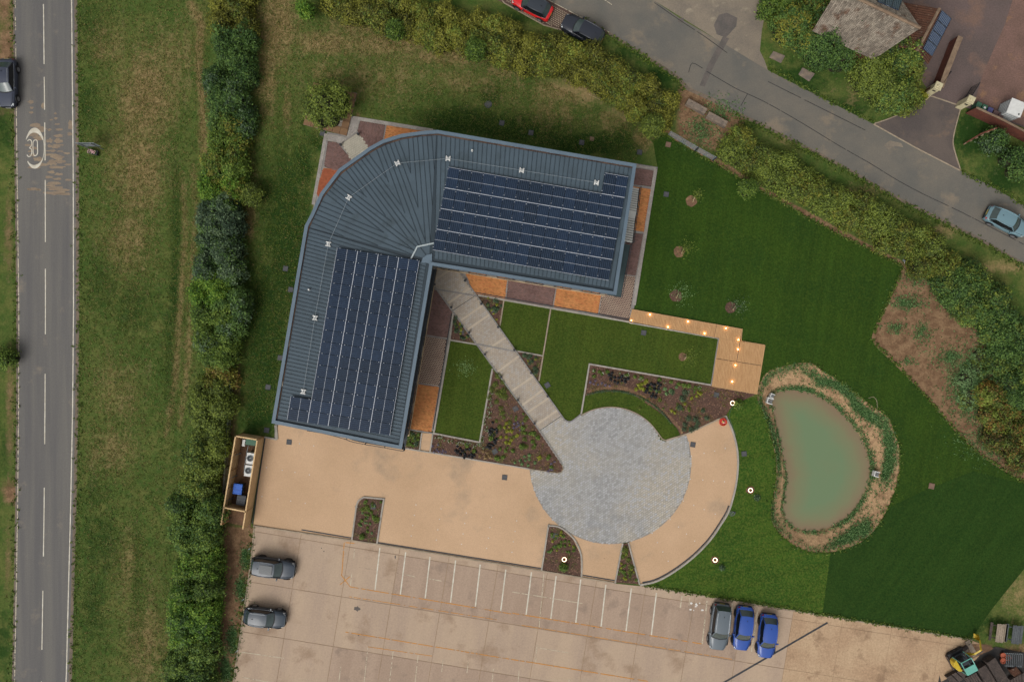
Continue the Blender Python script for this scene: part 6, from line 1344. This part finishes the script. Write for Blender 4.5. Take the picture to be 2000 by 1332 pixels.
# road sign and flower trough in the verge
t = thing('road_sign', 'wide grey backed road sign on two posts in the verge, seen from above', 'road sign', (*P(204,293), 0)); f = sub(t)
xa, xb, ys_ = P(172,290)[0]-.0, P(205,290)[0]+.15, P(200,291)[1]
f(MB().box((xa+xb)/2, ys_, .9, 2.3, xb-xa, .03), 'sign_panel', MT['galv']); f(MB().box((xa+xb)/2, ys_-.03, 1.0, 1.06, xb-xa-.1, .04), 'rail', MT['dark_metal']); f(MB().box((xa+xb)/2, ys_-.03, 2.0, 2.06, xb-xa-.1, .04), 'rail', MT['dark_metal'])
for q in (xa+.3, xb-.3): f(MB().tube([(q, ys_-.07, 0), (q, ys_-.07, 2.35)], .04, 8), 'post', MT['galv'])
t = thing('flower_trough', 'dark trough of pink and white flowers in the verge below the road sign', 'planter', (*P(185,299), 0), -.25)
MB().box(0, 0, 0, .4, .85, .42, taper=1.08).build('trough', MT['plastic_black'], t); r_ = np.random.default_rng(4)
p_ = r_.uniform(-1, 1, (160, 3))*np.array([.4, .2, .06])+np.array([0, 0, .45]); V, F_ = leaf_quads(p_, np.tile([0, 0, 1.], (160, 1)), .09, r_); npmesh('leaves', V, F_, FO['bright'], t, np.repeat(r_.uniform(0, 1, 160), 4))
p_ = r_.uniform(-1, 1, (90, 3))*np.array([.36, .18, .05])+np.array([-.03, 0, .53]); V, F_ = leaf_quads(p_, np.tile([0, 0, 1.], (90, 1)), .10, r_); npmesh('blossom', V, F_, MT['flower_pink'], t)
# metal field gates, concrete blocks
def gate(lab, a, b_, h=1.3, bars=5):
    A, B = P(*a), P(*b_); t = thing('field_gate', lab, 'gate', (*A, 0), math.atan2(B[1]-A[1], B[0]-A[0]), 'galvanised field gates by the hedge gap'); L = math.hypot(B[0]-A[0], B[1]-A[1])
    for k in range(bars): z = .15+(h-.15)*k/(bars-1); MB().tube([(0, 0, z), (L, 0, z)], .024, 6).build('bar', MT['galv'], t)
    for x in (0, L/2, L): MB().tube([(x, 0, .12), (x, 0, h+.03)], .03, 6).build('upright', MT['galv'], t)
    MB().tube([(L+.08, 0, 0), (L+.08, 0, 1.3)], .07, 8).build('gate_post', MT['dark_metal'], t); return t
gate('long galvanised gate beside the bright small tree', (1305,264), (1356,294)); gate('shorter galvanised gate running into the right hedge', (1360,296), (1391,313))
for (x, y, a, lb) in ((1360,209,-.5,'weathered grey concrete block half hidden by the hedge end'),(1400,234,-.5,'weathered buff concrete block nearest the right hedge')):
    t = thing('concrete_block', lb, 'block', (*P(x, y, .4), 0), a, 'concrete blocks in the hedge gap'); MB().box(0, 0, 0, .62, 2.15, .6, taper=.96).build('block', MT['rock'], t, bevel=.03)
    for s in (-.6, .6): MB().tube([(s-.1, 0, .60), (s, 0, .70), (s+.1, 0, .60)], .015, 5).build('lifting_loop', MT['dark_metal'], t)
# pond headwalls
for (x, y, a, s, lb) in ((1504,783,-.3,.62,'pale concrete inlet at the upper left of the pond'),(1508.5,773,-.5,.42,'smaller pale concrete inlet just above the first'),(1712.5,926,-.25,.55,'pale concrete outlet box on the right side of the pond')):
    t = thing('pond_headwall', lb, 'headwall', (*P(x, y), -.45), a); 
    for q in (-1, 1): MB().box(0, q*s*.42, 0, .52, s*.95, s*.13).build('wing_wall', MT['white'], t)
    MB().box(-s*.42, 0, 0, .52, s*.13, s*.7).build('back_wall', MT['white'], t); mb = MB()
    for q in range(5): mb.box((-.3+.15*q)*s, 0, .46, .49, .03, s*.7)
    mb.build('grate', MT['galv'], t); MB().box(0, 0, 0, .38, s*.8, s*.7).build('floor', MT['rock'], t)
setp(MB().tube([(*P(q[0], q[1]), .05) for q in smooth([(1696,778),(1705,775),(1712,783),(1713,797)], 4, False)], .02, 5).build('garden_hose', MT['kerb_buff']), 'thin pale hose looping out of the pond bank weeds', 'hose')
setp(MB().tube([(*P(q[0], q[1]), .06) for q in smooth([(1430,795),(1425,806),(1425,818),(1431,834),(1437,850)], 4, False)], .018, 5).build('power_cable', MT['plastic_green']), 'green cable running from the deck ring light along the curved kerb', 'cable')
t = thing('cable_coil', 'coil of grey cable on the grass outside the curved kerb', 'cable', (*P(1431,1003), .03))
for k in range(4): MB().torus(.06*k-.1, .05*(k % 2), .02+.015*k, .22-.03*k, .012, 20, 4).build('loop', MT['galv'], t)
MB().box(.16, .16, 0, .12, .16, .12, .4).build('connector_box', MT['plastic_black'], t)
setp(MB().tube([(*P(q[0], q[1]), .06) for q in [(1093,142),(1099,151),(1104,160)]], .022, 4, .01).build('fallen_twig', MT['pale_wood']), 'pale fallen twig in the dry grass below the long hedge', 'twig', 'fallen twigs below the long hedge')
setp(MB().tube([(*P(q[0], q[1]), .06) for q in [(1150,185),(1162,191),(1174,197)]], .022, 4, .01).build('fallen_twig', MT['pale_wood']), 'straight pale twig in the dry grass, nearer the metal gates', 'twig', 'fallen twigs below the long hedge')
t = thing('litter_bag', 'crumpled pale grey litter at the corner where lawn, hedge and soil meet', 'litter', (*P(1767,510), .02), -.6); MB().box(0, 0, 0, .08, .45, .2, taper=.6).build('sheet', MT['galv'], t); MB().box(.15, -.1, 0, .05, .25, .12, .5, taper=.5).build('scrap', MT['white'], t)

# ------------------------------------------------------------------ tiled house
house = thing('house', 'tiled house with lichened grey hipped roof, brown side roof and solar panels', 'house', (*P(1720,0,3), 0)); hp = sub(house)
R1a, R1b = (*P(1636,-20,6.6), 6.6), (*P(1797,56,6.6), 6.6)                # main ridge
dirr = Vector((R1b[0]-R1a[0], R1b[1]-R1a[1])).normalized(); nr_ = Vector((-dirr.y, dirr.x))      # to the upper right
def off3(p, d, z, e=0): return (p[0]+nr_.x*d+dirr.x*e, p[1]+nr_.y*d+dirr.y*e, z)
ev = 3.1; hwid_ = 4.4
def slope_tiles(parent, a, b_, c, d, rows, cols, m):   # a-b eave, d-c ridge; overlapping rows of tiles, joined
    A, B, C_, D = map(Vector, (a, b_, c, d)); nrm = (B-A).cross(D-A).normalized()
    if nrm.z < 0: nrm = -nrm
    mb = MB()
    for i in range(rows):
        for j in range(cols):
            u0, u1, v0_, v1_ = (j+.04+.5*(i % 2)*0)/cols, (j+.96)/cols, i/rows, (i+1.12)/rows; v1_ = min(v1_, 1)
            q = lambda u, v, l: (A.lerp(B, u)).lerp(D.lerp(C_, u), v)+nrm*l
            l0, l1 = .07+rr.uniform(0, .02), .025
            vs = [q(u0, v0_, l0), q(u1, v0_, l0), q(u1, v1_, l1), q(u0, v1_, l1), q(u0, v0_, 0), q(u1, v0_, 0), q((u0+u1)/2, v0_, l0+.035), q((u0+u1)/2, v1_, l1+.035)]
            mb.add(vs, [(0, 6, 7, 3), (6, 1, 2, 7), (4, 5, 1, 6, 0)])
    o = hp(mb, 'roof_tiles', MT[m], parent); o['kind'] = 'stuff'; return o
E1a, E1b = off3(R1a, -2.9, 4.0), off3(R1b, -2.9, 4.0, -1.9); E2a, E2b = off3(R1a, hwid_, ev), off3(R1b, hwid_*.8, ev+.6, -2.2)
mr = hp(MB().add([R1a, R1b, E1b, E1a, E2b, E2a], [(3, 2, 1, 0), (0, 1, 4, 5), (1, 2, 4)]), 'roof', MT['tile_brown'])
slope_tiles(mr, E1a, E1b, R1b, R1a, 14, 44, 'tile_grey'); slope_tiles(mr, E2b, E2a, R1a, R1b, 18, 44, 'tile_grey')
hp(MB().tube([(R1a[0], R1a[1], R1a[2]+.06), (R1b[0], R1b[1], R1b[2]+.06)], .15, 6), 'ridge_tiles', MT['coping'], mr)
# side wing running down to the right of the ridge end
R2a, R2b = (*P(1834,18,4.9), 4.9), (*P(1791,100,4.9), 4.9); w2 = Vector((R2b[0]-R2a[0], R2b[1]-R2a[1])); d2 = w2.normalized(); n2 = Vector((-d2.y, d2.x))     # to the right
wdl, wdr = 3.4, 1.75
def o2(p, d, z): return (p[0]+n2.x*d, p[1]+n2.y*d, z)
W1, W2_, W3, W4 = o2(R2a, -wdl, 2.9), o2(R2b, -wdl, 2.9), o2(R2a, wdr, 3.8), o2(R2b, wdr, 3.8)
if True:
    wr_ = hp(MB().add([R2a, R2b, W2_, W1, W4, W3], [(0, 1, 2, 3), (5, 4, 1, 0)]), 'side_roof', MT['tile_brown']); slope_tiles(wr_, W1, W2_, R2b, R2a, 14, 20, 'tile_brown'); slope_tiles(wr_, W3, W4, R2b, R2a, 6, 20, 'tile_brown')
    hp(MB().tube([(R2a[0], R2a[1], 4.97), (R2b[0], R2b[1], 4.97)], .14, 6), 'ridge_tiles', MT['coping'], wr_)
def quad_pts(*p): return list(p)
wl_ = PP([(1480,10),(1742,90),(1790,12),(1480,-100)], 0)
hp(MB().prism([off3(R1a, -2.5, 0)[:2], off3(R1b, -2.5, 0, -2.2)[:2], off3(R1b, hwid_*.7, 0, -2.6)[:2], off3(R1a, hwid_-.4, 0)[:2]], 0, 3.0), 'wall', MT['brick'])
hp(MB().prism([o2(R2a, -wdl+.3, 0)[:2], o2(R2b, -wdl+.3, 0)[:2], o2(R2b, wdr-.3, 0)[:2], o2(R2a, wdr-.3, 0)[:2]], 0, 2.88), 'wall', MT['brick'])
def house_array(lab, quad, n, h):
    A, B, C_, D = (Vector(q) for q in quad); c = (A+B+C_+D)/4; t = thing('solar_array', lab, 'solar array', tuple(c), 0, 'solar arrays on the tiled house')
    nrm = (B-A).cross(D-A).normalized(); nrm = nrm if nrm.z > 0 else -nrm
    for i in range(n):
        p0, p1 = (i+.02)/n, (i+.98)/n; q = [A.lerp(B, p0), A.lerp(B, p1), D.lerp(C_, p1), D.lerp(C_, p0)]; vs = [v+nrm*.16-c for v in q]+[v+nrm*.10-c for v in q]
        o = MB().add(vs, [(0, 1, 2, 3), (0, 4, 5, 1), (1, 5, 6, 2), (2, 6, 7, 3), (3, 7, 4, 0)]).build('solar_panel', MT['cells2'], t)
        fr = MB()
        for k in range(4): a_, b2_ = q[k]+nrm*.17-c, q[(k+1) % 4]+nrm*.17-c; fr.tube([a_, b2_], .02, 4)
        setp(fr.build('panel_frame', MT['dark_metal'], o), kind='stuff')
m, nt, b = mat_base('blue solar cells'); co = nt.nodes.new('ShaderNodeTexCoord').outputs['Object']
mp = nt.nodes.new('ShaderNodeMapping'); mp.inputs['Rotation'].default_value = (0, 0, -math.atan2(d2.y, d2.x)); nt.links.new(co, mp.inputs[0]); sx = nt.nodes.new('ShaderNodeSeparateXYZ'); nt.links.new(mp.outputs[0], sx.inputs[0])
bus = mix(nt, gl_(sx.outputs[0], 0.17, 0.10), C(44,62,92), C(124,136,152)); bus = mix(nt, gl_(sx.outputs[1], 0.17, 0.10), bus, C(124,136,152)); nt.links.new(bus, b.inputs['Base Color']); b.inputs['Roughness'].default_value = .15; MT['cells2'] = m
house_array('strip of four blue solar panels on the right slope of the brown side roof', [o2(R2a, .25, 4.9-.16), o2(R2b, .25, 4.9-.16), o2(R2b, wdr+.1, 3.75), o2(R2a, wdr+.1, 3.75)] if False else [(*P(1837,21,4.8), 4.8), (*P(1800,97,4.8), 4.8), (*P(1817,111,3.9), 3.9), (*P(1855,37,3.9), 3.9)], 4, 4)
def on_main(px, py):                      # a point on the upper right slope
    z = 6.0
    for _ in range(6):
        x, y = P(px, py, z); d = (x-R1b[0])*nr_.x+(y-R1b[1])*nr_.y; z = 6.6-(6.6-ev)*max(0, d)/hwid_
    return (*P(px, py, z), z)
house_array('dark solar panels on the grey tiles at the top edge', [on_main(1715,-30), on_main(1765,-8), on_main(1753,23), on_main(1712,6)], 3, 5)
# garden wall, pillars, gates, bins
def wall_run(lab, pl, h, wd, top='coping'):
    t = thing('garden_wall', lab, 'wall', (*P(*pl[0]), 0)); f = sub(t); pm = PP(pl); A, B = Vector(pm[0]), Vector(pm[-1])
    f(MB().ribbon(pm, wd, 0, h), 'brickwork', MT['brick']); f(MB().ribbon(pm, wd+.08, h, h+.07), 'coping', MT[top])
wall_run('long wall with a pale brown coping from the gate pillar up beside the solar panels', [(1821,181),(1832,150),(1858,84)], 1.5, .42)
wall_run('red brick garden wall running from the right gate pillar past the bins', [(1886,221),(1917,235),(1942,247),(1976,265),(2050,303)], 1.7, .1, 'coping')
wall_run('short red brick wall stub between yellow shrub and left gate pillar', [(1806,178),(1816,183)], 1.0, .3)
for i, (x, y, lb) in enumerate(((1833.5,168,'cream stone gate pillar on the left side of the driveway'),(1897,195,'cream stone gate pillar on the right beside the green bins'))):
    t = thing('gate_pillar', lb, 'pillar', (*P(x, y, 2.0), 0), math.radians(-25), 'gate pillars of the driveway'); MB().box(0, 0, 0, 1.92, .60, .60).build('shaft', MT['cream_stone'], t); MB().box(0, 0, 1.92, 2.02, .72, .72, taper=.97).build('cap', MT['cream_stone'], t, bevel=.01); MB().cyl(0, 0, 2.02, 2.10, .16, .12, 12).build('finial', MT['cream_stone'], t)
    MB().box(.0, -.31, 1.3, 1.5, .3, .02).build('name_plaque', MT['trim'], t)
def leafgate(lab, a, b_, h=1.5):
    A, B = P(*a), P(*b_); t = thing('driveway_gate', lab, 'gate', (*A, 0), math.atan2(B[1]-A[1], B[0]-A[0]), 'open driveway gates'); L = math.hypot(B[0]-A[0], B[1]-A[1])
    for z in (.1, h): MB().box(L/2, 0, z, z+.07, L, .05).build('rail', MT['black'], t)
    for k in range(11): MB().box(L*k/10, 0, .15, h, .045, .03).build('bar', MT['black'], t)
leafgate('black iron gate leaf standing open beside the left pillar', (1826,172), (1841,150)); leafgate('black iron gate leaf standing open beside the right pillar', (1877,202), (1896,172))
def wbin(lab, m, x, y, sticker=False):
    t = thing('wheelie_bin', lab, 'bin', (*P(x, y, 1.0), .0), math.radians(-24), 'wheelie bins behind the garden wall'); MB().box(0, 0, .08, .95, .42, .46, taper=1.12).build('body', MT[m], t); MB().box(0, .0, .96, 1.03, .52, .58, taper=.92).build('lid', MT[m], t, bevel=.01)
    for s in (-1, 1): MB().cyl(.2*s, .24, 0, .2, .05, n=8).build('wheel', MT['black'], t)
    if sticker: MB().box(0.02, -.02, 1.03, 1.036, .2, .2).build('sticker', MT['white'], t)
    MB().tube([(-.2, .3, .98), (.2, .3, .98)], .02, 5).build('handle', MT['black'], t)
wbin('green wheelie bin right against the right gate pillar', 'plastic_green', 1912, 205.5); wbin('green wheelie bin with a white sticker on its lid', 'plastic_green', 1923, 210.5, True); wbin('purple blue wheelie bin beside the green ones', 'plastic_purple', 1934, 216); wbin('brown wheelie bin beside the purple blue one', 'plastic_brown', 1945, 221.5); wbin('brown wheelie bin farthest from the gate pillar', 'plastic_brown', 1955, 227)
t = thing('water_tank', 'pale ribbed tank with a white lid behind the brick wall at the right edge', 'tank', (*P(1980,213,1.6), 0), math.radians(-22)); MB().box(0, 0, .1, 1.9, 1.3, 1.35).build('tank_body', MT['white'], t)
for k in range(6): MB().box(0, 0, .2+.28*k, .27+.28*k, 1.38, 1.43).build('cage_bar', MT['galv'], t)
MB().box(0, 0, 1.9, 1.97, 1.42, 1.48).build('lid', MT['white'], t, bevel=.02); MB().cyl(.45, -.5, 1.97, 2.0, .08, n=12).build('filler_cap', MT['black'], t); MB().box(0, 0, 0, .1, 1.3, 1.3).build('pallet', MT['old_timber'], t)
t = thing('garden_pole', 'slanting red brown pole with paler patches above the shrub beside the driveway', 'pole', (*P(1884,279), 0)); f = sub(t); f(MB().tube([(*P(1882,282,.2), .2), (*P(1915,262,1.9), 1.9), (*P(1947,250,2.6), 2.6)], .07, 8), 'pole', MT['brick'])
for q in range(6): a = q/6+.05; x, y = 1882+65*a, 282-32*a; f(MB().cyl(*P(x, y, .4+2.2*a), .25+2.35*a, .5+2.35*a, .076, .073, 8), 'pale_band', MT['coping'])
f(MB().tube([(*P(1947,250,2.6), 2.6), (*P(1944,253), 0)], .05, 6), 'support', MT['brick'])

# ------------------------------------------------------------------ picnic tables, excavator, salvage at the lower right
def picnic(lab, x, y, a, m1, m2):
    t = thing('picnic_table', lab, 'picnic table', (*P(x, y, .7), 0), a, 'picnic tables on the grass')
    for k in range(4): MB().box(-.28+.187*k, 0, .70, .74, .17, 1.75+.06*(k % 2)).build('plank', m1, t)
    for s in (-1, 1):
        MB().box(s*.72, 0, .42, .46, .25, 1.75).build('seat', m2 if s < 0 else m1, t)
        MB().box(0, s*.6, .36, .42, 1.6, .07).build('crossbar', m2, t); MB().box(0, s*.6, .62, .70, .7, .07).build('top_bearer', m2, t)
        for q in (-1, 1): MB().tube([(q*.25, s*.62, .68), (q*.6, s*.62, 0)], .045, 5).build('leg', m2, t)
picnic('pale weathered picnic table on the grass above the salvage heap', 1953, 1236, -.13, MT['pale_timber'], MT['old_timber']); picnic('grey picnic table at the right edge beside the pale one', 1984, 1239, -.13, MT['grey_timber'], MT['grey_timber'])
Z9 = lambda x, y, h=0: P(1830+x/10.09, 1200+y/10.09, h)
ex = thing('mini_excavator', 'yellow mini excavator with a turquoise cab beside the timber stacks', 'excavator', (*Z9(480,900,.8), .03), math.radians(28))
for s in (-1, 1):
    tr = MB(); vs = []; nn = 16
    prof = [(-.75+.0, .22)]
    pf = [(.62*c_+.55*(1 if c_ > 0 else -1) if abs(c_) > .01 else 0, 0) for c_ in (1,)]
    outl = [(.6+.22*math.cos(a_), .22+.22*math.sin(a_)) for a_ in [(-90+22.5*k)*math.pi/180 for k in range(9)]]+[(-.6+.22*math.cos(a_), .22+.22*math.sin(a_)) for a_ in [(90+22.5*k)*math.pi/180 for k in range(9)]]
    vs = [(x_, s*.72-.13, z_) for x_, z_ in outl]+[(x_, s*.72+.13, z_) for x_, z_ in outl]; k_ = len(outl)
    o = MB().add(vs, [(i, (i+1) % k_, (i+1) % k_+k_, i+k_) for i in range(k_)]+[tuple(range(k_))[::-1], tuple(range(k_, 2*k_))]).build('track', MT['black'], ex)
    for k in range(3): MB().add([(-.5+.5*k+.12*math.cos(q*.785), s*.72+s*.135, .22+.12*math.sin(q*.785)) for q in range(8)], [tuple(range(8))]).build('roller', MT['dark_metal'], o)
MB().box(0, 0, .28, .5, .9, 1.1).build('undercarriage', MT['dark_metal'], ex); MB().cyl(0, 0, .5, .62, .4, n=16).build('slew_ring', MT['dark_metal'], ex)
MB().box(-.05, 0, .62, .78, 1.3, 1.25).build('platform', MT['dark_metal'], ex, bevel=.03)
cwp = [(-.55, -.62), (-.85, -.5), (-.98, -.2), (-1.0, .2), (-.9, .5), (-.6, .62)]; MB().prism(cwp, .62, 1.35).build('counterweight', MT['yellow'], ex, bevel=.03)
cab = MB()
cc_ = [(.55, .68), (.55, -.68), (-.62, -.68), (-.62, .68)]
for (x_, y_) in cc_: cab.tube([(x_, y_, .75), (x_*.93, y_*.95, 2.15)], .04, 5)
for k in range(4): cab.tube([(cc_[k][0]*.93, cc_[k][1]*.95, 2.15), (cc_[(k+1) % 4][0]*.93, cc_[(k+1) % 4][1]*.95, 2.15)], .045, 5)
cab.build('cab_frame', MT['turquoise'], ex); MB().prism([(-.58, -.66), (.53, -.66), (.53, .02), (-.58, .02)], 2.13, 2.20).build('cab_roof', MT['turquoise'], ex, bevel=.02)
MB().box(-.1, .28, .78, 1.2, .5, .5, taper=.85).build('seat', MT['black'], ex); MB().box(-.32, .28, 1.2, 1.6, .1, .46).build('seat_back', MT['black'], ex)
for s in (.05, .5): MB().tube([(.3, s, .78), (.36, s, 1.25)], .02, 5).build('control_lever', MT['galv'], ex)
MB().add([(.56, .66, 1.0), (.56, -.66, 1.0), (.52, -.62, 2.1), (.52, .62, 2.1)], [(0, 1, 2, 3)]).build('front_window', MT['glass'], ex)
bo_ = MB(); bpts = [(.7, .3, .7), (1.15, .42, 1.5), (1.75, .70, 1.9)]; bo_.tube(bpts, .13, 4, .10); bo_.build('boom', MT['yellow'], ex); MB().tube([(1.75, .70, 1.9), (2.35, 1.15, 1.2)], .10, 4, .07).build('dipper_arm', MT['yellow'], ex); MB().tube([(1.2, .38, 1.75), (1.8, .66, 2.1)], .035, 6).build('hydraulic_ram', MT['dark_metal'], ex)
MB().add([(2.3, 1.0, 1.1), (2.5, 1.35, 1.1), (2.75, 1.25, .45), (2.5, .9, .45), (2.2, 1.1, .35), (2.42, 1.5, .35)], [(0, 1, 2, 3), (0, 3, 4), (1, 5, 2), (3, 2, 5, 4)]).build('bucket', MT['yellow'], ex)
MB().box(-.95+.0, .0, .12, .42, .08, 1.5).build('dozer_blade', MT['old_timber'], ex)
sheet('dark_yard_soil', smooth([(1838,1332),(1862,1318),(1880,1300),(1905,1288),(1918,1272),(1932,1268),(1945,1262),(1970,1268),(2010,1275),(2200,1300),(2200,1700),(1800,1700),(1830,1345)], 2), .041, MT['tarp'])
sheet('dark_yard_soil', smooth([(1884,1262),(1900,1257),(1925,1258),(1940,1266),(1920,1275),(1900,1285),(1885,1285)], 2), .0415, MT['soil'])
def stack(lab, quad, n, h, m='old_timber', hz=None):
    pts = [Vector(Z9(*q, h)) for q in quad]; c = sum(pts, Vector((0, 0)))/4; t = thing('timber_stack', lab, 'timber stack', (c.x, c.y, .045), 0, 'stacks of dark timber at the lower right')
    a, b_, c2, d = pts; lay = max(2, int(h/.3))
    for L_ in range(lay):
        z0, z1 = h*L_/lay+.01, h*(L_+1)/lay-.02
        if L_ < lay-1: MB().prism([tuple(q-c) for q in pts], z0, z1).build('layer', MT[m], t)
        else:
            for k in range(n):
                t0, t1 = (k+.09)/n, (k+.91)/n; q = [a.lerp(b_, t0), a.lerp(b_, t1), d.lerp(c2, t1), d.lerp(c2, t0)]; MB().prism([tuple(v-c) for v in q], z0, z1+rr.uniform(0, .05)).build('board', MT[m], t)
stack('largest dark timber stack, right behind the turquoise cab', [(985,950),(1140,840),(1420,1290),(1240,1380)], 8, .9); stack('middle dark timber stack of long boards', [(790,1075),(955,985),(1210,1390),(1030,1450)], 8, .8)
stack('lower dark timber stack cut by the bottom edge', [(560,1240),(770,1130),(930,1400),(700,1460)], 5, .7); stack('low dark stack beside the concrete, nearest the yard', [(190,1230),(560,1030),(720,1130),(330,1390)], 4, .5)
stack('small reddish slatted stack near the right edge', [(1440,1090),(1560,1020),(1660,1150),(1530,1240)], 6, .5, 'tile_brown')
stack('dark timber beam pile at the bottom right corner', [(1440,1290),(1715,1130),(1715,1350),(1500,1450)], 5, .6)
for i, (x, y, lb) in enumerate(((1300,800,'terracotta pot nearest the dark heap'),(1400,845,'terracotta pot lying beside the upper one'),(1295,905,'lowest of the terracotta pots'))):
    t = thing('terracotta_pot', lb, 'pot', (*Z9(x, y, .3), .045), .3*i, 'terracotta pots in the salvage heap'); MB().cyl(0, 0, 0, .32, .16, .25, 18, top=False).build('body', MT['terracotta'], t); MB().torus(0, 0, .32, .25, .035, 20, 5).build('rim', MT['terracotta'], t); MB().cyl(0, 0, .20, .24, .225, n=18).build('earth', MT['terracotta'] if i != 1 else MT['mulch'], t)
t = thing('metal_rack', 'grey slatted metal rack beside the terracotta pots', 'rack', (*Z9(1530,900,.5), .045), -.05)
for k in range(9): MB().box(-.75+.19*k, 0, .36, .41, .08, 1.35).build('slat', MT['grey_timber'], t)
for s in (-.6, .6): MB().box(0, s, .26, .35, 1.7, .08).build('bearer', MT['galv'], t)
for s in (-.8, .8):
    for q in (-.6, .6): MB().box(s, q, 0, .26, .07, .07).build('foot', MT['galv'], t)
t = thing('plank', 'pale plank lying beside the excavator boom', 'plank', (*Z9(685,670,.2), .045), -1.05); MB().box(0, 0, 0, .12, 1.7, .5).build('board', MT['pale_timber'], t); MB().box(-.45, .0, .12, .13, .1, .1).build('hole', MT['trim'], t)
t = thing('timber_ramp', 'dark timber baulk beside the excavator track', 'timber', (*Z9(400,750,.2), .045), .55); MB().box(0, 0, 0, .3, 2.3, .28).build('beam', MT['old_timber'], t); MB().box(0, -.32, 0, .2, 2.1, .2).build('beam', MT['pale_timber'], t)
